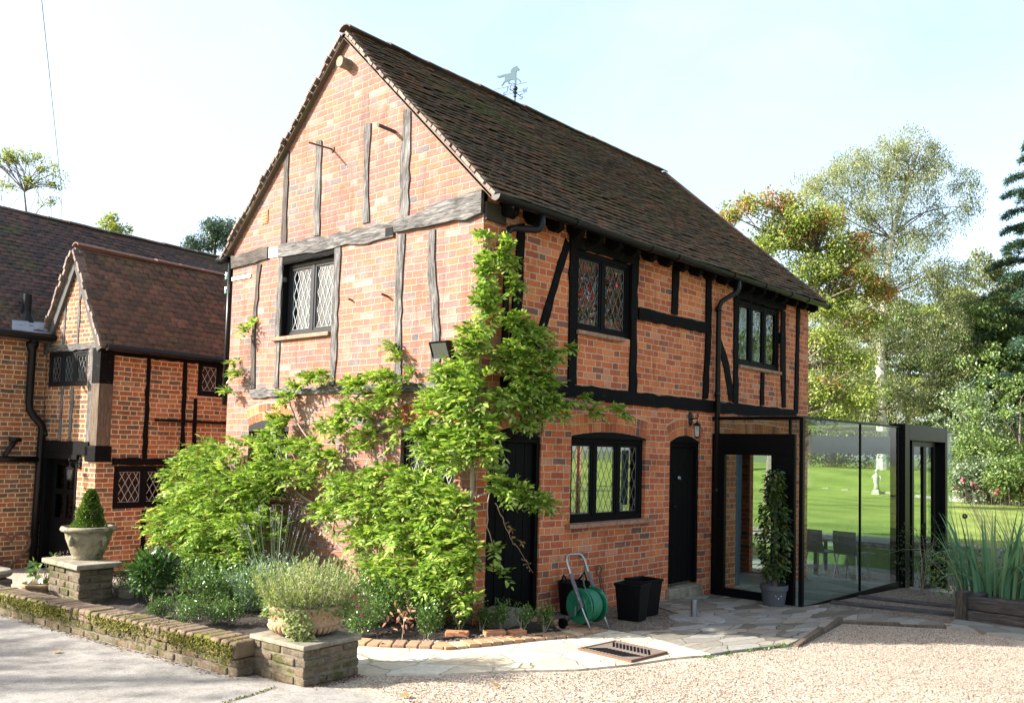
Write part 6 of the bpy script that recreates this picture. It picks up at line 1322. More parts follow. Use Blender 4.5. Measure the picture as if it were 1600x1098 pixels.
WIST_G = [(-0.05,-0.14,3.76,0.10,0.14,0.06,18),(-0.06,-0.18,3.45,0.17,0.24,0.08,45),(-0.08,-0.19,3.08,0.18,0.25,0.10,50),(-0.15,-0.10,2.70,0.23,0.25,0.12,60),(-0.20,0.10,2.40,0.29,0.22,0.14,70),(-0.22,0.29,2.09,0.38,0.25,0.15,100),(-0.20,-0.08,2.21,0.33,0.37,0.16,120),(-0.25,0.15,1.71,0.45,0.28,0.16,120),(-0.15,-0.26,1.78,0.28,0.30,0.15,70),(-0.20,0.53,1.83,0.17,0.16,0.10,25),(-0.15,1.26,2.44,0.32,0.14,0.08,40),(-0.15,1.69,2.35,0.26,0.15,0.08,35),(-0.16,1.13,2.23,0.23,0.20,0.08,35),(-0.12,1.01,1.93,0.14,0.27,0.06,18),(-0.18,1.64,2.10,0.35,0.17,0.10,50),(-0.18,1.96,1.89,0.43,0.16,0.10,55),(-0.16,1.48,1.76,0.23,0.21,0.08,25),(-0.12,2.56,2.48,0.28,0.10,0.06,22),(-0.10,2.90,2.38,0.18,0.11,0.05,14),(-0.12,2.26,2.51,0.14,0.07,0.05,10),(-0.12,3.06,2.23,0.22,0.11,0.06,16),(-0.16,3.11,1.96,0.29,0.18,0.10,30),(-0.20,3.24,1.73,0.36,0.22,0.12,45),(-0.22,2.61,1.66,0.49,0.18,0.12,60),(-0.20,2.03,1.59,0.33,0.14,0.10,35),(-0.28,2.70,1.37,0.59,0.22,0.15,90),(-0.28,1.63,1.27,0.46,0.21,0.14,70),(-0.28,1.05,1.40,0.39,0.18,0.14,60),(-0.32,1.09,1.10,0.53,0.23,0.16,110),(-0.30,1.86,0.98,0.42,0.19,0.14,60),(-0.32,0.51,1.26,0.38,0.25,0.16,100),(-0.36,0.54,0.89,0.50,0.25,0.20,130),(-0.34,1.25,0.76,0.40,0.20,0.16,60),(-0.30,0.07,1.16,0.37,0.27,0.16,100),(-0.36,-0.00,0.81,0.40,0.27,0.20,120),(-0.42,0.46,0.53,0.50,0.25,0.22,130),(-0.42,-0.08,0.47,0.36,0.21,0.20,80),(-0.36,-0.30,0.67,0.20,0.26,0.14,50),(-0.42,0.93,0.48,0.34,0.18,0.16,50),(-0.42,-0.34,0.33,0.17,0.10,0.12,16),(-0.04,4.17,3.13,0.09,0.06,0.02,5),(-0.04,4.03,3.20,0.09,0.03,0.02,4),(-0.05,4.26,2.55,0.15,0.08,0.04,8),(-0.08,4.40,2.36,0.13,0.08,0.05,9),(-0.05,4.32,2.72,0.09,0.10,0.03,5),(-0.05,1.19,2.79,0.07,0.14,0.04,7),(-0.06,1.12,2.64,0.13,0.07,0.04,8),(-0.08,0.93,2.43,0.13,0.05,0.04,8),]
WIST_S = [(0.16,-0.12,3.63,0.17,0.25,0.06,40),(0.31,-0.12,3.33,0.14,0.19,0.06,20),(0.28,-0.16,2.94,0.29,0.19,0.10,60),(0.56,-0.18,2.84,0.30,0.16,0.10,50),(0.23,-0.22,2.61,0.43,0.22,0.12,100),(0.74,-0.20,2.66,0.28,0.16,0.10,50),(0.55,-0.24,2.38,0.44,0.19,0.12,90),(0.77,-0.28,2.16,0.36,0.16,0.12,70),(0.27,-0.24,2.17,0.43,0.22,0.14,90),(0.37,-0.24,1.98,0.24,0.08,0.08,24),(1.08,-0.18,2.79,0.21,0.11,0.06,14),(1.69,-0.12,2.18,0.28,0.06,0.05,16),(2.15,-0.14,2.16,0.29,0.07,0.06,18),(1.45,-0.12,2.27,0.15,0.06,0.05,8),(0.17,-0.32,1.30,0.37,0.14,0.12,55),(0.51,-0.36,1.20,0.27,0.10,0.08,35),(-0.02,-0.28,1.39,0.23,0.15,0.12,35),(0.71,-0.36,1.16,0.12,0.06,0.05,8),(0.05,-0.20,0.74,0.07,0.15,0.05,6),(0.10,-0.20,0.53,0.13,0.07,0.05,7),]
BUSH = [(-0.40,4.27,1.47,0.40,0.23,0.30,90),(-0.45,4.80,1.25,0.36,0.25,0.30,90),(-0.50,3.77,1.17,0.58,0.31,0.40,180),(-0.40,3.22,1.12,0.33,0.34,0.30,110),(-0.60,4.32,0.83,0.40,0.28,0.35,110),(-0.70,4.67,0.65,0.30,0.18,0.30,70),(-0.70,3.53,0.74,0.56,0.30,0.40,170),(-0.60,2.87,0.71,0.36,0.25,0.30,90),(-0.70,4.25,0.45,0.29,0.20,0.30,60),(-0.75,3.41,0.38,0.42,0.19,0.35,90),(-0.70,2.82,0.44,0.27,0.16,0.30,50),(-0.75,4.73,0.53,0.16,0.10,0.20,20),(-0.30,3.06,1.47,0.19,0.17,0.15,30),(-0.30,3.78,1.64,0.18,0.11,0.15,20),]

# ------------------------------------------------------------------ climbing wisteria
def pinnate(Pb, D, n_pairs, L, ll, lw, g, droop=0.28):
    """compound leaves: base points Pb, directions D -> leaflet geometry inputs"""
    n = len(Pb); D = unit(D); up = np.tile([0., 0., 1.], (n, 1)); S = unit(np.cross(D, up)); N = np.cross(S, D)
    P_, A_, N_, Ls, Ws = [], [], [], [], []
    for k in range(n_pairs*2+1):
        j = k//2; t = (j+.6)/(n_pairs+.6) if k < n_pairs*2 else 1.0; s = (1 if k % 2 else -1) if k < n_pairs*2 else 0
        q = Pb + D*(L*t)[:, None] - np.array([0, 0, 1])*(L*droop*t*t)[:, None]
        ax = S*s*1.0 + D*(.75 if s else 1) - np.array([0, 0, 1])*(.05 + droop*t*.7) + g.normal(0, .28, (n, 3))
        P_.append(q); A_.append(ax); N_.append(N + g.normal(0, .25, (n, 3))); f = .75 + .5*math.sin(math.pi*min(1, t*.9+.1))
        Ls.append(ll*f*g.uniform(.8, 1.2, n)); Ws.append(lw*f*g.uniform(.8, 1.2, n))
    return np.concatenate(P_), np.concatenate(A_), np.concatenate(N_), np.concatenate(Ls), np.concatenate(Ws)
def climber(name, blobs, outw, g, mat, parent, mult=1.0, L=(.14, .26), ll=.062, lw=.024, pairs=5):
    Pb = []; D = []
    for (x, y, z, a, h, th, n) in blobs:
        n = int(n*mult); c = np.array([x, y, z])
        q = g.normal(0, 1, (n, 3)); q = unit(q)*(g.uniform(0, 1, n)**.4)[:, None]
        if outw[0] != 0: off = q*[th, a, h]
        else: off = q*[a, th, h]
        Pb.append(c + off); d = off/np.array([.3, .3, .3]) + np.array(outw)*.75 + g.normal(0, .35, (n, 3)) + [0, 0, .10]; D.append(d)
    Pb = np.concatenate(Pb); D = np.concatenate(D); D[:, 2] = np.clip(D[:, 2] + g.normal(.12, .35, len(D)), -.6, .9)
    Lr = g.uniform(L[0], L[1], len(Pb))
    V, F = leaf_geo(*pinnate(Pb, D, pairs, Lr, ll, lw, g), shape=6, fold=.10, curl=.12)
    return np_mesh(name, V, F, mat, parent)
wi = thing('wisteria', 'large leafy wisteria climbing the gable and wrapping the cottage corner', 'climber', (-0.15, 0.4, 0.0))
def cl_loc(o, parent): o.location = -Vector(parent.location); return o
gW = np.random.default_rng(21)
WIST_G = [(x, y, z, max(.04, a-.12), max(.035, h-.09), th, n) for x, y, z, a, h, th, n in WIST_G]; WIST_S = [(x, y, z, max(.04, a-.13), max(.035, h-.09), th*.8, n) for x, y, z, a, h, th, n in WIST_S]
o = climber('foliage', WIST_G, (-1, 0, .25), gW, L_WIST, wi, 1.05, (.11, .20), .070, .030, 4); cl_loc(o, wi)
o = climber('side_foliage', WIST_S, (0, -1, .1), gW, L_WIST, wi, .85, (.11, .20), .070, .030, 4); cl_loc(o, wi)
STEMS = [([(-.20,.52,0),(-0.16,0.55,0.2),(-0.15,0.61,0.43),(-0.15,0.67,0.74),(-0.15,0.79,1.05),(-0.15,1.09,1.23),(-0.15,1.62,1.2),(-0.12,2.3,1.02),(-.1,3.0,1.2)], .030),
 ([(-.22,.33,0),(-0.15,0.2,0.3),(-0.12,0.1,0.48),(-0.14,-0.02,0.86),(-0.10,-0.04,1.23),(-0.13,-0.07,1.6),(-0.10,-0.1,1.96),(-0.08,-0.08,2.58),(-0.08,-0.12,3.13),(-0.06,-0.14,3.85)], .032),
 ([(-.25,.75,0),(-.2,.8,.4),(-.14,.95,.8),(-.12,1.3,1.4),(-.10,1.5,1.9),(-.08,1.35,2.35)], .020),
 ([(-0.2,1.3,1.0),(-.25,1.79,0.78),(-.30,1.75,0.65),(-0.3,1.56,0.57),(-.3,1.2,.5),(-0.3,0.98,0.56)], .010), ([(-.12,1.6,1.2),(-.1,2.3,1.5),(-.1,2.9,2.0),(-.08,3.1,2.25)], .014),
 ([(-0.03,-0.2,1.95),(0.0,-0.24,1.75),(0.03,-0.22,1.6),(0.02,-0.2,1.42)], .008), ([(0.02,-.25,1.2),(0.17,-0.2,1.05),(0.32,-0.17,0.85),(0.47,-0.16,0.72),(0.72,-0.14,0.47)], .006),
 ([(-0.07,-0.25,1.36),(-0.1,-0.25,1.05),(-0.01,-0.25,0.81),(0.05,-0.25,0.72)], .007), ([(-0.10,-0.12,1.25),(-.05,-.2,1.3),(0.17,-0.32,1.33),(0.55,-0.34,1.2),(0.81,-0.34,1.14)], .009),
 ([(-.08,-.1,2.3),(.4,-.1,2.25),(1.2,-.08,2.28),(2.4,-.1,2.16)], .010), ([(-.3,.6,.05),(-.35,.7,.5),(-.3,.75,.9)], .012), ([(-.3,.1,.0),(-.36,.05,.4),(-.3,.0,.8)], .010), ([(-.05,1.3,1.0),(-.05,3.6,1.05)], .008)]
for pts, r in STEMS:
    mb = MB(); P_ = [Vector(p) - wi.location for p in pts]; q = []
    for i in range(len(P_)-1):
        for k in range(4):
            t = k/4; p0, p1, p2, p3 = P_[max(i-1, 0)], P_[i], P_[i+1], P_[min(i+2, len(P_)-1)]
            q.append(.5*((2*p1) + (-p0+p2)*t + (2*p0-5*p1+4*p2-p3)*t*t + (-p0+3*p1-3*p2+p3)*t**3) + Vector((rng.gauss(0, .006), rng.gauss(0, .006), 0)))
    q.append(P_[-1]); mb.tube(q, [r*(1-.6*i/len(q)) for i in range(len(q))], 7); mb.build('stem', M_VINE, wi, smooth=True)
dl = [(0.40,-0.18,0.79,0.10,0.08,.05,6),(0.55,-0.16,0.62,.06,.05,.03,3),(.25,-.2,.98,.08,.06,.04,4)]
o = climber('dry_leaves', dl, (0, -1, 0), gW, L_DRY, wi, 1, (.05, .1), .035, .015, 2); cl_loc(o, wi)
bu = thing('leafy_bush', 'big bright green bush of wisteria foliage at the left corner of the gable', 'bush', (-0.5, 3.8, 0.0))
BUSH = [(x, min(y, 4.62), z, a*.80, h*.90, th, n) for x, y, z, a, h, th, n in BUSH]
o = climber('foliage', BUSH, (-1, .1, .25), np.random.default_rng(22), L_WIST, bu, 1.3, (.14, .25), .074, .031, 4); cl_loc(o, bu)
mb = MB()
for i in range(9):
    y = rng.uniform(-.5, .7); mb.tube([(.3, y*.3, 0), (.1, y*.7, .5), (rng.uniform(-.2, .1), y, 1.2)], [.018, .012, .005], 6)
mb.build('stem', M_VINE, bu)

# ------------------------------------------------------------------ box bushes, bay, lavender in the bed
def small_bush(name, n, rad, h, mat, ll, lw, seed, lobes=7):
    t = thing(name, 'x', 'bush'); g = np.random.default_rng(seed); Ps = []; O = []
    for i in range(lobes):
        a = g.uniform(0, 6.28); r = rad*.62*math.sqrt(g.uniform(0, 1)); c = np.array([r*math.cos(a), r*math.sin(a), h*g.uniform(.38, .72)]); m = n//lobes
        q = unit(g.normal(0, 1, (m, 3)))*(g.uniform(.15, 1, m)**.5)[:, None]; Ps.append(c + q*[rad*.48, rad*.48, h*.33]); O.append(q)
    k = n//6; a = g.uniform(0, 6.28, k); tt = g.uniform(0, 1, k); sp = np.floor(g.uniform(0, 12, k)); ang = sp*2.4; r = rad*.75*np.sqrt((sp+1)/12)
    Ps.append(np.stack([r*np.cos(ang), r*np.sin(ang), h*(.6+.5*tt)], 1)+g.normal(0, .008, (k, 3))); O.append(np.tile([0, 0, 1.], (k, 1)))
    Ps = np.concatenate(Ps); O = np.concatenate(O); Ps[:, 2] = np.maximum(Ps[:, 2], .02)
    V, F = leaf_geo(Ps, O+g.normal(0, .6, Ps.shape)+[0, 0, .3], g.normal(0, .6, Ps.shape)+[0, 0, 1], g.uniform(.7, 1.3, len(Ps))*ll, g.uniform(.7, 1.3, len(Ps))*lw, 4); np_mesh('foliage', V, F, mat, t)
    mb = MB()
    for i in range(5): mb.tube([(g.normal(0, .01), g.normal(0, .01), 0), (g.normal(0, rad*.3), g.normal(0, rad*.3), h*.6)], [.006, .002], 5)
    mb.build('stem', M_VINE, t); return t
protos = [small_bush('box_bush', 1900, .26, .34, L_BOX, .022, .013, 41+i, 8) for i in range(3)]
sm = [small_bush('box_bush', 620, .12, .26, L_BOX, .022, .013, 51+i, 5) for i in range(3)]
BUSHES = [ # x, y, scale, which, label
 (-1.72, 3.10, .62, 0, 'small box bush behind the mossy wall, leftmost in the bed beside the bay stem'),
 (-1.32, 3.30, .95, 1, 'rounded box bush directly behind the lollipop bay'),
 (-1.22, 2.72, .8, 1, 'box bush just right of the bay stem, in the front row'), (-1.25, 1.62, 1.0, 2, 'box bush hiding the foot of the lavender clump'), (-0.75, 2.75, 1.05, 0, 'tall box bush at the back of the bed behind the lavender'),
 (-1.10, 2.90, 1.0, 2, 'dark box bush between the bay and the lavender, in the back row'),
 (-1.62, 2.12, 1.10, 0, 'broad box bush in the middle of the bed close to the mossy wall'),
 (-0.85, 3.35, .95, 1, 'box bush at the back of the bed under the big climber foliage'),
 (-1.05, 2.35, .90, 2, 'box bush just left of the lavender clump'),
 (-1.75, 1.45, .62, 0, 'little yellowish box bush between the broad bush and the stone planter'),
 (-0.95, 0.80, 1.15, 1, 'bushy box plant directly right of the stone planter'),
 (-0.62, 0.55, 1.10, 2, 'box bush at the foot of the wisteria, second right of the stone planter'),
 (-1.05, 0.35, .85, 0, 'low box bush at the bed edge right of the planter pier'),
 (-0.45, 0.25, .95, 1, 'box bush in front of the wisteria stems'),
 (-2.10, 2.05, .5, 2, 'small box bush against the mossy wall right of the bay stem'), (-1.15, 3.85, 1.0, 0, 'box bush farthest back in the bed beside the sandstone kerb'), (-1.70, 3.55, .7, 1, 'small box bush between the urn pier and the bay'),
 (-0.62, 2.25, 1.0, 1, 'box bush behind the lavender against the wall of leaves'), (-0.70, 1.35, 1.05, 0, 'box bush behind the stone planter, left of its flowers'), (-2.02, 1.62, .6, 1, 'little box bush touching the mossy wall left of the planter pier'), (-0.40, 0.85, 1.0, 2, 'box bush under the wisteria, farthest back on the right side of the bed')]
for i, (x, y, s, w_, lb) in enumerate(BUSHES):
    s *= 1.32; o = copy_tree(protos[w_]); o.location = (x, y, 0.02); o.scale = (s, s, s*rng.uniform(.85, 1.0)); o.rotation_euler = (0, 0, rng.uniform(0, 6.28)); o['label'] = lb; o['group'] = 'box bushes in the flower bed'
ROW = [(-0.80, -0.20, 1.25, 'largest plant of the low box row, at its left end by the pale stones'), (-0.52, -0.02, 1.0, 'second plant from the left in the low box row before the plank door'), (-0.33, -0.16, 1.05, 'third plant from the left in the low box row before the plank door'),
       (-0.17, -0.28, .95, 'fourth plant from the left in the low box row before the plank door'), (-0.02, -0.40, 1.05, 'fifth plant from the left in the low box row before the plank door'), (0.10, -0.55, .95, 'sixth plant from the left in the low box row before the plank door'), (0.27, -0.68, 1.0, 'last plant at the right end of the low box row, beside the brick edging')]
for i, (x, y, s, lb) in enumerate(ROW):
    o = copy_tree(sm[i % 3]); o.location = (x, y, 0.02); o.scale = (s,)*3; o.rotation_euler = (0, 0, rng.uniform(0, 6.28)); o['label'] = lb; o['group'] = 'low row of young box plants'
def drop(o):
    for k in kids(o): bpy.data.objects.remove(k)
    bpy.data.objects.remove(o)
for o in protos + sm: drop(o)
by = thing('bay_tree', 'small lollipop bay tree on a bare stem behind the mossy wall', 'bay tree', (-1.90, 2.64, 0.0))
mb = MB(); mb.tube([(0, 0, 0), (.008, 0, .2), (0, .01, .45)], [.016, .014, .012], 8); mb.build('stem', M_BARK, by)
g = np.random.default_rng(61); n = 1300; q = unit(g.normal(0, 1, (n, 3)))*(g.uniform(.1, 1, n)**.45)[:, None]; q *= 1 + .18*np.sin(q[:, :1]*9+q[:, 2:]*7)
V, F = leaf_geo(q*[.235, .235, .20]+[0, 0, .40], q+g.normal(0, .4, (n, 3))+[0, 0, .5], g.normal(0, .6, (n, 3))+[0, 0, 1], g.uniform(.045, .075, n), g.uniform(.02, .032, n), 6); np_mesh('foliage', V, F, L_BAY, by)
lv = thing('lavender', 'silvery lavender clump with long flower stalks behind the stone planter', 'lavender', (-1.00, 1.90, 0.02))
tuft('foliage', lv, 380, .30, .55, .55, L_LAV, .0075, .045, 71, 0, None, 26)
mb = MB(); Pf = []
for i in range(46):
    a = rng.uniform(0, 6.28); r = .26*math.sqrt(rng.uniform(0, 1)); d = Vector((math.cos(a)*.45*r/.26, math.sin(a)*.55*r/.26 + .10, 1)).normalized(); H = rng.uniform(.75, 1.12); b = Vector((r*math.cos(a)*.6, r*math.sin(a)*.6, .15)); e = b + d*H*.85
    mb.tube([b, b + d*H*.5 + Vector((0, 0, .01)), e], .0017, 4); Pf.append((e, d))
mb.build('stalk', flat_mat('lavender_stalk', (.10, .15, .07), .8), lv)
Pp = []; A_ = []
for e, d in Pf:
    for k in range(12): Pp.append(np.array(e) - np.array(d)*.006*k + nr.normal(0, .004, 3)); A_.append(np.array(d)+nr.normal(0, .7, 3))
for i in range(len(Pf)):
    V, F = leaf_geo(np.array(Pp[i*12:i*12+12]), np.array(A_[i*12:i*12+12]), nr.normal(0, 1, (12, 3)), .012, .008, 4); np_mesh('flower_spike', V, F, L_PURP, lv)
hd = thing('nandina_sprig', 'reddish leafy sprig in the bed in front of the box plants', 'sprig', (-0.98, -0.10, 0.02))
g = np.random.default_rng(66); V, F = leaf_geo(g.normal(0, .05, (40, 3))+[0, 0, .2], g.normal(0, 1, (40, 3)), g.normal(0, .4, (40, 3))+[-.5, -.5, .8], .055, .02, 6); np_mesh('leaves', V, F, leaf_mat('pinkish_leaf', [(0, (.30, .12, .08)), (1, (.50, .30, .2))], .3), hd)
mb = MB(); mb.tube([(0, 0, 0), (.02, 0, .2)], .004, 5); mb.build('stem', M_VINE, hd)
# stones lying in the bed front
sp = thing('bed_stones', 'pale pebbles and crumbs of brick scattered over the soil at the bed front', 'stones', (-0.5, -0.45, 0.03)); bpy.data.objects.remove(sp)
mb = MB()
for i in range(170):
    t = rng.uniform(0, 1); x = -1.0 + 1.0*t + rng.gauss(0, .03); y = -.28 - .42*t + rng.gauss(0, .05); s = rng.uniform(.008, .022); mb.lathe([(s*.6, -s*.2), (s, s*.2), (s*.7, s*.6), (s*.1, s*.7)], 6, (x, y, .028))
sp = mb.build('bed_stones', M_PEB); tag(sp, 'pale pebbles and crumbs of brick scattered over the soil at the bed front', 'stones', kind='stuff')

# strap leaves in the sleeper planter
def strap_clump(name, label, loc, n, H, spread, seed, loose=0):
    t = thing(name, label, 'plant', loc); g = np.random.default_rng(seed); V = []; F = []
    for i in range(n):
        a = g.uniform(0, 6.28); r = spread*math.sqrt(g.uniform(0, 1)); b = np.array([r*math.cos(a)*.6, r*math.sin(a)*1.25, 0]); out = np.array([math.cos(a), math.sin(a), 0])
        h = H*g.uniform(.55, 1.1); w0 = g.uniform(.026, .05); bend = g.uniform(.05, .5) if i >= loose else g.uniform(1.0, 1.9); side = np.array([-math.sin(a+g.normal(0, .6)), math.cos(a+g.normal(0, .6)), 0]); b0 = len(V); N = 7
        for k in range(N+1):
            s = k/N; p = b + out*h*(.10*s + bend*.55*s*s) + np.array([0, 0, h*(s - .42*bend*s*s*s)]); w = w0*(1 - s**2.5)*.5 + .001
            V += [p - side*w, p + np.array([0, 0, -.003]) + out*.004, p + side*w]
        for k in range(N):
            o_ = b0+3*k; F += [(o_, o_+1, o_+4, o_+3), (o_+1, o_+2, o_+5, o_+4)]
    np_mesh('leaves', V, F, L_STRAP, t, smooth=True); return t
strap_clump('strap_leaf_plant', 'big clump of tall blue-green strap leaves in the left end of the sleeper planter', (6.1, -3.05, .05), 85, 1.10, .34, 81, 22)
strap_clump('strap_leaf_plant', 'clump of strap leaves at the right edge of the photo in the sleeper planter', (6.35, -3.75, .05), 85, 1.15, .42, 82, 20)
sd = thing('allium_seedhead', 'round brown seed head on a tall stalk above the strap leaves', 'seed head', (6.2, -2.78, .05))
mb = MB(); mb.tube([(0, -.1, 0), (0, -.02, .5), (0, .06, .95)], .006, 6); mb.build('stalk', M_VINE, sd)
n = 260; q = unit(nr.normal(0, 1, (n, 3))); V, F = leaf_geo(q*.018+[0, .06, .96], q, nr.normal(0, 1, (n, 3)), .018, .012, 4); np_mesh('seedhead', V, F, leaf_mat('seedhead_brown', [(0, (.05, .03, .04)), (1, (.14, .09, .1))], .1), sd)
ws = leafy('wispy_stems', 'airy thin flower stems rising above the strap leaves', 'plant', (6.6, -3.3, .1), 260, .6, .4, L_DRY, .02, .008, 84, 1.0, False)
mb = MB()
for i in range(46):
    a = rng.uniform(0, 6.28); mb.tube([(.2*math.cos(a), .35*math.sin(a), 0), (.35*math.cos(a), .5*math.sin(a), .7), (.5*math.cos(a), .75*math.sin(a), rng.uniform(1.0, 1.4))], .0025, 3)
mb.build('stem', M_VINE, ws)
leafy('planter_shrub', 'loose green shrub with small leaves growing between the glass and the strap leaves', 'shrub', (7.3, -2.35, -.25), 1500, .50, .85, L_MID, .035, .02, 85)
leafy('planter_shrub', 'airy dark shrub standing close against the glass doors', 'shrub', (7.6, -1.75, -.25), 650, .42, 1.05, L_HORN, .035, .018, 86)

# ------------------------------------------------------------------ trees
def limb(mb, p0, p1, r0, r1, g, sag=0.0, n=6):
    p0, p1 = np.array(p0, float), np.array(p1, float); L = np.linalg.norm(p1-p0); q = []
    b = g.normal(0, .07*L, 3)
    for i in range(n+1):
        t = i/n; q.append(p0 + (p1-p0)*t + b*math.sin(math.pi*t) + np.array([0, 0, sag*L*math.sin(math.pi*t)]))
    mb.tube(q, [r0 + (r1-r0)*(i/n) for i in range(n+1)], 6, cap=False); return q
def tree(name, label, cat, base, trunk, r0, blobs, leaf, bark, ll, lw, seed, dens=1.0, cl=0.5, droop=0.0, limbs=26, nleaf=70, group=None, pal2=None):
    """trunk: polyline (relative); blobs: ellipsoids (x,y,z,rx,ry,rz,clusters) of the crown"""
    t = thing(name, label, cat, base, 0, group); g = np.random.default_rng(seed); mb = MB(); lm = MB()
    tp = np.array(trunk, float); k = len(tp); mb.tube(tp, [r0*(1-.8*i/(k-1)) for i in range(k)], 9)
    C = []
    for (x, y, z, a, b, c, n) in blobs:
        q = unit(g.normal(0, 1, (int(n*dens), 3)))*(g.uniform(.08, 1, int(n*dens))**.42)[:, None]; C.append(np.array([x, y, z]) + q*[a, b, c])
    C = np.concatenate(C)
    for i in g.choice(len(C), min(limbs, len(C)), replace=False):
        c = C[i]; j = int(np.argmin(np.abs(tp[:, 2] - (c[2] - .35*np.linalg.norm(c[:2]-tp[:, :2].mean(0)) - .4)))); p0 = tp[min(j, k-1)]
        q = limb(lm, p0, c, r0*.22*g.uniform(.5, 1), .012, g, .05)
        for s in range(2):
            e = C[g.integers(len(C))]
            if np.linalg.norm(e - q[3]) < 2.2: limb(lm, q[3], e, r0*.08, .008, g)
    mb.build('trunk', bark, t); lm.build('branches', M_BARK, t)
    m = nleaf; n = len(C); Pl = np.repeat(C, m, 0); 
    rad = np.repeat(g.uniform(.55, 1.25, n)*cl, m)[:, None]
    off = unit(g.normal(0, 1, (n*m, 3)))*(g.uniform(.05, 1, n*m)**.5)[:, None]*rad
    off[:, 2] *= .75
    A = off + g.normal(0, .5, off.shape)*cl
    if droop:
        s = g.uniform(0, 1, n*m)[:, None]**1.3; off[:, :2] *= (.5+.5*s); off[:, 2:] = off[:, 2:]*.4 - s*droop*np.repeat(g.uniform(.4, 1.3, n), m)[:, None]; A = g.normal(0, .5, off.shape) + [0, 0, -1]
        q = np.round(g.uniform(0, 5, n*m)); off[:, 0] += .16*cl*np.sin(q*2.1)*1.6; off[:, 1] += .16*cl*np.cos(q*3.7)*1.6
    V, F = leaf_geo(Pl+off, A, g.normal(0, .7, off.shape)+[-.2, .2, .9], g.uniform(.7, 1.3, n*m)*ll, g.uniform(.7, 1.3, n*m)*lw, 4)
    o = np_mesh('crown', V, F, leaf, t)
    if pal2:
        o.data.materials.append(pal2[0]); hot = np.zeros(n, dtype=np.int32)
        for (x, y, z, r) in pal2[1]: hot[np.linalg.norm((C-np.array([x, y, z])), axis=1) < r] = 1
        hot = hot & (g.uniform(0, 1, n) < pal2[2]); o.data.polygons.foreach_set('material_index', np.repeat(hot, m).astype(np.int32))
    return t
# view frame at the far garden: 'a' runs to the right in the picture, 'b' away
AX = np.array([.669, -.743, 0]); BX = np.array([.743, .669, 0])
def rb(l): return [(*(AX*a + BX*b)[:2], z, ra, ra, rz, n) for (a, b, z, ra, rz, n) in l]
# birch: base about 45 m out
tree('birch_tree', 'tall pale-trunked birch with drooping grey-green foliage beyond the lawn', 'tree', (39.6, 10.1, .9), [(0, 0, -.3), (.05, 0, 3), (-.1, .1, 6), (.1, -.1, 9), (.3, -.3, 12), (.9, -1.0, 15), (1.3, -1.4, 17)], .30,
     rb([(-3.7, 0, 14.8, 1.03, 0.64, 9), (-2.6, 0, 15.3, 1.28, 0.77, 13), (-1.5, 0, 15.9, 1.44, 0.83, 16), (0.1, 0, 16.5, 1.44, 1.03, 20), (1.5, 0, 17.4, 1.09, 0.71, 10), (2.5, 0, 16.3, 0.90, 1.09, 13), (1.3, 0, 15.3, 1.77, 1.09, 27), (-0.6, 0, 14.1, 1.93, 1.09, 29), (-2.6, 0, 13.6, 1.44, 0.77, 15), (4.0, 0, 15.4, 0.90, 0.71, 8), (4.7, 0, 14.4, 0.45, 0.77, 4), (3.1, 0, 13.8, 1.28, 0.51, 9), (2.0, 0, 12.7, 1.44, 0.83, 16), (0.4, 0, 11.7, 1.77, 1.16, 28), (-1.5, 0, 11.2, 1.44, 1.09, 22), (2.2, 0, 10.5, 1.44, 1.09, 22), (3.6, 0, 10.7, 0.96, 1.16, 15), (0.5, 0, 9.2, 1.44, 1.09, 22), (-1.1, 0, 8.0, 1.77, 1.28, 31), (1.1, 0, 7.1, 1.77, 1.09, 27), (3.1, 0, 7.8, 1.28, 1.60, 29), (-2.0, 0, 5.9, 1.77, 1.09, 27), (0.6, 0, 5.0, 1.28, 0.83, 15), (-2.6, 0, 4.0, 1.12, 0.90, 14), (3.4, 0, 5.3, 1.28, 1.28, 23), (1.9, 0, 4.2, 1.28, 0.96, 17), (-1.0, 0, 3.2, 1.60, 0.77, 17)]),
     L_BIRCH, M_BIRCHB, .11, .05, 101, 1.8, .62, 1.35, 60, 95)
# turning maple in front of it, half hidden by the cottage
tree('maple_tree', 'maple turning orange and red behind the end of the cottage', 'tree', (22.0, 7.6, .2), [(0, 0, -.3), (.2, -.1, 2.5), (.7, -.5, 4.5), (1.0, -.8, 6.5), (1.3, -1.0, 8.5)], .24,
     rb([(-1.5, 0, 9.7, 0.26, 0.22, 4), (-0.7, 0, 10.0, 0.47, 0.39, 6), (0.2, 0, 10.2, 0.65, 0.39, 8), (0.8, 0, 9.4, 0.97, 0.60, 20), (1.9, 0, 9.7, 0.78, 0.52, 13), (0.1, 0, 8.9, 0.78, 0.52, 13), (2.5, 0, 8.6, 0.86, 0.56, 16), (1.5, 0, 7.9, 0.99, 0.60, 20), (2.9, 0, 7.5, 0.86, 0.56, 16), (3.8, 0, 7.2, 0.47, 0.39, 6), (1.9, 0, 6.6, 0.86, 0.52, 15), (3.2, 0, 6.1, 0.65, 0.43, 9), (1.8, 0, 5.5, 0.78, 0.52, 13), (2.7, 0, 4.7, 0.78, 0.43, 11), (1.6, 0, 3.8, 0.69, 0.52, 12), (2.9, 0, 3.6, 0.78, 0.43, 11), (2.0, 0, 2.8, 0.86, 0.39, 11)]),
     L_MAPLEG, M_BARK, .095, .07, 102, 2.3, .46, 0, 110, 70, None, (L_MAPLE, [tuple((AX*a)[:2])+(z, r) for a, z, r in ((-1.5, 9.7, .7), (-.6, 10.0, .5), (.4, 10.3, .6), (1.6, 9.7, .7), (.9, 9.3, .5), (2.9, 8.6, .6), (3.7, 7.3, .8), (2.6, 7.6, .6), (3.1, 6.2, .5), (1.9, 4.0, .4))], .75))
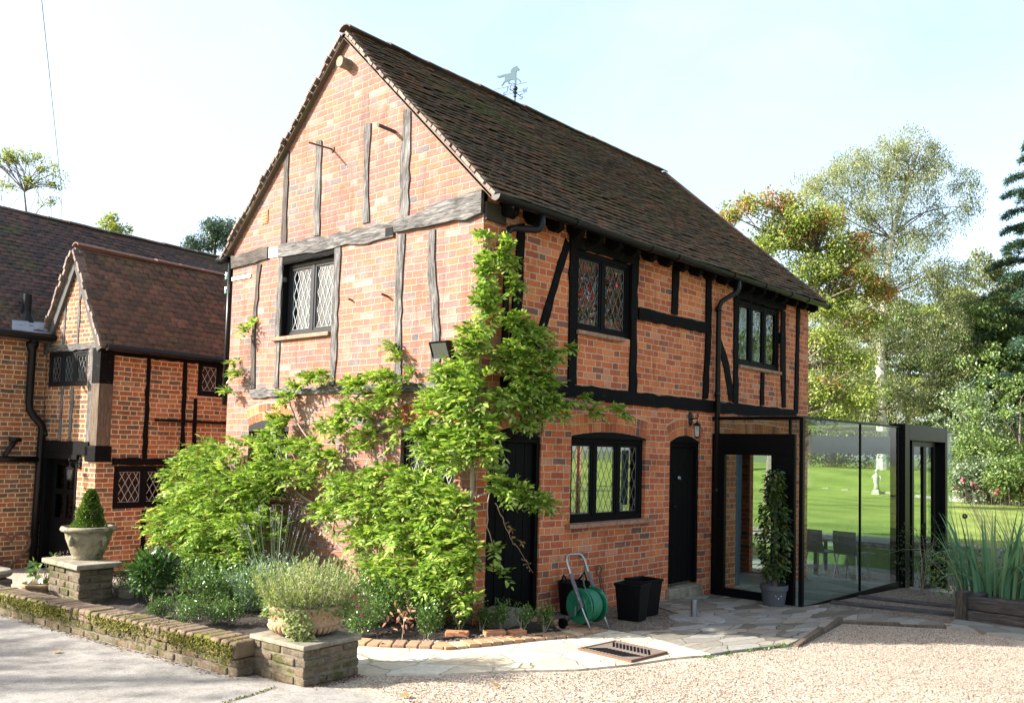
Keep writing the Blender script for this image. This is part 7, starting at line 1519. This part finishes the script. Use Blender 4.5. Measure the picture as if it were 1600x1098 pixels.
# dense green trees behind, right
tree('dense_tree', 'dense dark green tree standing right of the birch', 'tree', (43.5, 6.6, .2), [(0, 0, -.3), (0, .1, 4), (.1, 0, 8)], .3, rb([(0, 0, 6.5, 2.6, 2.6, 70), (-1.5, 0, 4.2, 2.0, 1.8, 40), (1.8, 0, 4.5, 1.8, 1.8, 36), (.5, 0, 9.0, 1.5, 1.2, 24), (2.2, 0, 7.6, 1.2, 1.2, 18)]), L_MID, M_BARK, .15, .10, 103, 1.0, .75, .35, 30, 110)
tree('dense_tree', 'loose grey-green tree between the birch and the tall cedar', 'tree', (47.0, 6.5, .2), [(0, 0, -.3), (0, .1, 5), (.1, 0, 10)], .3, rb([(0, 0, 11.0, 1.9, 1.5, 40), (1.4, 0, 9.2, 1.9, 1.6, 40), (-1.4, 0, 8.8, 1.7, 1.6, 34), (-.6, 0, 12.3, 1.0, .9, 14), (2.6, 0, 7.2, 1.6, 1.6, 30), (-2.4, 0, 10.4, 1.0, .8, 12), (.2, 0, 6.2, 2.4, 1.6, 40)]), L_BIRCH, M_BARK, .15, .09, 104, 1.0, .75, .6, 20, 110)
tree('dense_tree', 'dark evergreen behind the lawn, seen through the glass room', 'tree', (44.0, 14.5, 1.0), [(0, 0, -.3), (0, .1, 3), (.1, 0, 5)], .3, rb([(0, 0, 2.6, 3.2, 2.4, 60), (-2.5, 0, 2.8, 2.4, 2.2, 46), (2.2, 0, 2.2, 2.2, 2.0, 40), (0.5, 0, 4.6, 2.2, 1.4, 30)]), L_DARK, M_BARK, .15, .10, 105, 1.0, .8, 0, 20, 110)
tree('dense_tree', 'tall mixed green tree behind the maple and the cottage end', 'tree', (36.0, 16.0, 1.0), [(0, 0, -.3), (0, .1, 3), (.1, 0, 7)], .3, rb([(0, 0, 6.0, 2.8, 2.2, 50), (1.5, 0, 4.0, 2.4, 2.0, 40), (1.0, 0, 8.6, 2.2, 1.6, 34), (-1.0, 0, 10.0, 2.0, 1.4, 24), (2.6, 0, 6.4, 1.4, 1.2, 18)]), L_MAPLEG, M_BARK, .15, .10, 106, 1.0, .8, .2, 20, 100)
for i, (x, y, z0, sc, mt, lb) in enumerate(((52.7, 17.6, 0.5, 1.3, L_BIRCH, 'pale green tree in the wood behind the birch, nearest the cottage end'), (54.5, 13.6, 0.5, 1.2, L_MID, 'broad green tree in the wood directly behind the birch trunk'), (54.0, 9.6, 0.5, 1.2, L_MAPLEG, 'yellowish green tree in the wood right of the birch trunk'), (58.0, 6.4, 0.3, 1.1, L_MID, 'tall green tree in the wood left of the cedar'), (60.0, 22.5, 0.5, 1.15, L_MAPLEG, 'tall tree at the back of the wood behind the maple'))):
    tree('woodland_tree', lb, 'tree', (x, y, z0), [(0, 0, -.5), (0, .1, 4), (.1, 0, 8)], .3, rb([(0, 0, 2.2*sc, 3.2, 1.6, 40), (-1.6, 0, 4.6*sc, 2.4, 1.9, 44), (1.8, 0, 5.0*sc, 2.4, 1.9, 44), (.2, 0, 7.2*sc, 2.4, 1.8, 40), (-1.2, 0, 9.0*sc, 1.7, 1.2, 22), (1.4, 0, 8.8*sc, 1.7, 1.2, 22)]), mt, M_BARK, .19, .12, 170+i, 1.15, .85, .25, 24, 105, 'trees of the wood beyond the lawn')
# shrub bank on the right
SH = [(33.6, 2.6, 2.6, 5.6, L_MID, 'tall glossy shrub at the right of the photo beyond the lawn'), (34.5, 4.3, 1.7, 5.2, L_GREY, 'tall grey-green holly-like shrub with a few orange berries beyond the lawn'), (32.6, 3.4, 1.5, 3.0, L_MID, 'rounded mid-green shrub at the near edge of the shrub bank'), (31.2, 3.5, 1.0, 1.7, L_GREY, 'low grey-green shrub with pink flowers at the lawn edge'), (31.0, 2.0, 1.2, 1.9, L_MID, 'low spreading shrub at the lawn edge near the right of the photo'), (36.0, 0.8, 2.6, 6.5, L_DARK, 'dark tall shrub at the far right behind the others')]
for i, (x, y, r_, h_, mt, lb) in enumerate(SH):
    t = tree('garden_shrub', lb, 'shrub', (x, y, .05), [(0, 0, -.2), (0, .05, h_*.4), (.05, 0, h_*.75)], .10, [(0, 0, h_*.5, r_, r_, h_*.5, 46), (r_*.4, -r_*.4, h_*.35, r_*.7, r_*.7, h_*.35, 20), (-r_*.4, r_*.4, h_*.62, r_*.6, r_*.6, h_*.34, 18)], mt, M_BARK, .11, .07, 120+i, 1.0, .42, 0, 14, 85)
fl_ = thing('flower_spray', 'pink and red flowers in the shrub border at the lawn edge', 'flowers', (30.4, 3.2, 0.3))
Pt = nr.normal(0, 1, (9, 3))*[.3, 1.2, .14]+[0, -.3, .45]; Pt = np.repeat(Pt, 5, 0); k = len(Pt); V, F = leaf_geo(Pt+nr.normal(0, .03, Pt.shape), nr.normal(0, 1, (k, 3)), nr.normal(0, .5, (k, 3))+[-1, 0, .5], .09, .08, 4); np_mesh('petals', V, F, L_PINK, fl_)
mb = MB()
for i in range(10): mb.tube([(.1, -1.5+.3*i, -.2), (rng.uniform(-.2, .2), -1.5+.3*i, .35)], .006, 4)
mb.build('stem', M_VINE, fl_)
# cedar at the right edge
ce = thing('cedar_tree', 'tall blue-green cedar with tiered branches at the right edge', 'tree', (45.5, 3.75, 0.0)); g = np.random.default_rng(141)
mb = MB(); mb.tube([(0, 0, -.3), (0, 0, 8), (0, 0, 19.2)], [.45, .3, .05], 9); Pn = []; An = []
for i in range(74):
    z = 3.0 + 16*(i/74); L = (1 - (z-2.5)/18.5)*6.2*g.uniform(.6, 1.1) + .5; a = i*2.4 + g.normal(0, .2); d = np.array([math.cos(a), math.sin(a), 0]); p0 = np.array([0, 0, z]); n = int(L*95)
    q = [p0 + d*L*t + np.array([0, 0, .30*L*math.sin(t*1.9) - .26*L*t*t*1.0]) for t in np.linspace(0, 1, 7)]; mb.tube(q, [.07*(1-t)+.01 for t in np.linspace(0, 1, 7)], 5, cap=False)
    t = g.uniform(.18, 1.0, n)**.8; sd_ = np.array([-d[1], d[0], 0]); w = (g.uniform(-1, 1, n))*(.12 + .5*t*(1.15-t))*L*.5
    Pn.append(p0 + d*(L*t)[:, None] + sd_*w[:, None] + np.stack([0*t, 0*t, .30*L*np.sin(t*1.9) - .26*L*t*t - .12*np.abs(w) + g.normal(0, .05, n)], 1)); An.append(d*.6 + sd_*np.sign(w)[:, None] + g.normal(0, .4, (n, 3)))
mb.build('trunk', M_BARK, ce); Pn = np.concatenate(Pn); An = np.concatenate(An); k = len(Pn)
Pn = np.repeat(Pn, 5, 0) + g.normal(0, .06, (k*5, 3)); An = np.repeat(An, 5, 0) + g.normal(0, .5, (k*5, 3)); V, F = leaf_geo(Pn, An, g.normal(0, .4, Pn.shape)+[0, 0, 1], g.uniform(.12, .26, k*5), .045, 4); np_mesh('crown', V, F, L_CEDAR, ce)
# trees peeping over the farmhouse roof
ac = tree('acacia_tree', 'feathery yellow-green tree rising behind the farmhouse roof at far left', 'tree', (6.2, 30.3, 0), [(0, 0, 0), (0, 0, 5), (.2, 0, 8.0), (.1, 0, 9.6), (-.1, 0, 11)], .13, rb([(-1.3, 0, 12.2, .7, .35, 9), (-.6, 0, 12.4, .5, .3, 8), (.1, 0, 12.3, .5, .28, 7), (.75, 0, 11.9, .5, .25, 6), (1.1, 0, 11.4, .35, .3, 5), (-.9, 0, 11.3, .5, .25, 5), (.3, 0, 11.4, .4, .2, 4), (.9, 0, 10.6, .2, .3, 3), (-.9, 0, 9.9, .5, .3, 5), (.2, 0, 9.5, .7, .25, 7), (1.2, 0, 9.4, .5, .25, 6), (1.9, 0, 9.3, .35, .2, 4)]), L_YELL, M_BARK, .10, .04, 151, 1.0, .26, 0, 34, 60)
tree('sapling', 'yellow-green leafy spray showing above the farmhouse ridge', 'tree', (8.4, 27.6, 0), [(0, 0, 0), (0, 0, 5), (.1, 0, 9.6)], .12, rb([(-.25, 0, 9.9, .25, .35, 5), (.2, 0, 9.6, .4, .25, 5)]), L_YELL, M_BARK, .14, .055, 152, 1.0, .28, 0, 8, 70)
tree('pine_tree', 'blue-green pine beyond the farmhouse ridge left of the gable', 'tree', (24.2, 48.7, 0), [(0, 0, 0), (0, 0, 8), (.2, 0, 15.5)], .35, rb([(-1.0, 0, 14.8, .9, .7, 16), (.6, 0, 15.6, 1.2, .8, 26), (-.2, 0, 16.0, .6, .5, 9), (1.6, 0, 14.6, .9, .8, 14)]), L_PINE, M_BARK, .20, .07, 153, 1.0, .6, 0, 16, 110)
tree('sapling', 'bright yellow-green shrub top between the pine and the gable edge', 'tree', (14.5, 29.0, 0), [(0, 0, 0), (0, 0, 5), (.1, 0, 9.3)], .12, rb([(-.2, 0, 9.35, .5, .35, 8), (.3, 0, 9.6, .35, .35, 6)]), L_YELL, M_BARK, .13, .06, 154, 1.0, .32, 0, 8, 80)
# trees outside the picture that shade the driveway and show in the window panes
tree('shade_tree', 'tree outside the picture whose shadow dapples the concrete driveway', 'tree', (-14.0, 9.0, 0), [(0, 0, 0), (0, 0, 3), (.2, 0, 6), (0, 0, 8)], .22, [(0, 0, 6.2, 2.6, 2.6, 1.4, 26), (1.5, -1.5, 5.0, 1.6, 1.6, 1.0, 12), (-.5, 1.0, 7.3, 1.6, 1.6, .9, 8)], L_MAPLEG, M_BARK, .13, .09, 161, 1.0, .34, 0, 30, 34)
tree('shade_tree', 'second tree outside the picture shading the near end of the driveway', 'tree', (-16.5, 4.5, 0), [(0, 0, 0), (0, 0, 3), (.2, 0, 6), (0, 0, 8)], .22, [(0, 0, 6.0, 2.2, 2.2, 1.3, 26), (1.0, 1.0, 7.0, 1.6, 1.6, .9, 12)], L_MAPLEG, M_BARK, .13, .09, 162, 1.0, .34, 0, 30, 34)
tree('berry_tree', 'red-berried tree across the forecourt, reflected in the upper window', 'tree', (20.0, -14.5, 0), [(0, 0, 0), (0, 0, 3), (.2, 0, 6), (0, 0, 10)], .22, [(0, 0, 8.5, 3.6, 3.0, 3.6, 90), (4, 0, 7.5, 3.0, 2.5, 3.0, 60), (-3, 0, 7.5, 2.6, 2.5, 3.0, 50)], L_RED, M_BARK, .20, .13, 163, 1.0, .7, 0, 24, 80)
tree('hedge_tree', 'tall green tree across the side lawn, reflected in the far upper window', 'tree', (33.0, -13.6, 0.3), [(0, 0, 0), (0, 0, 3), (.2, 0, 8)], .22, [(0, 0, 7.0, 4.5, 3.0, 5.0, 110), (-6, -2, 6.0, 3.5, 2.5, 4.5, 70)], L_MID, M_BARK, .24, .16, 165, 1.0, .9, 0, 24, 80)
tree('hedge_tree', 'dark hedge tree across the side lawn, reflected in the ground floor window', 'tree', (34.0, -25.0, 0.3), [(0, 0, 0), (0, 0, 3), (.2, 0, 5)], .22, [(0, 0, 4.0, 3.5, 3.0, 3.6, 70), (6, 0, 4.5, 3.5, 2.5, 4.0, 70), (-6, 0, 4, 3.5, 2.5, 3.4, 60), (12, 0, 5, 3.5, 3, 4.6, 70)], L_MID, M_BARK, .22, .15, 164, 1.0, .9, 0, 24, 80)
# fallen leaves
mb = MB()
for (x, y) in ((-3.6, 2.9), (-4.2, 1.2), (-3.3, 1.6), (-3.9, 0.3), (-2.0, -1.35), (-1.2, -1.7), (1.7, -1.9), (3.0, -2.8)):
    pass
for i, (x, y, z) in enumerate(((-3.55, 2.75, .02), (-3.30, 1.35, .02), (-2.05, -1.42, .02), (-1.42, -1.62, .025))):
    t = thing('fallen_leaf', ['yellow fallen leaf lying alone on the concrete driveway at left', 'small dry leaf on the driveway near the mossy wall', 'dry leaf on the gravel just in front of the planter pier', 'orange leaf on the gravel by the pale path'][i], 'leaf', (x, y, z), i*1.3)
    V, F = leaf_geo([(0, 0, 0)], [(1, .2, .1)], [(0, .2, 1)], .085, .06, 6); np_mesh('blade', V, F, L_DRY if i else L_YELL, t)
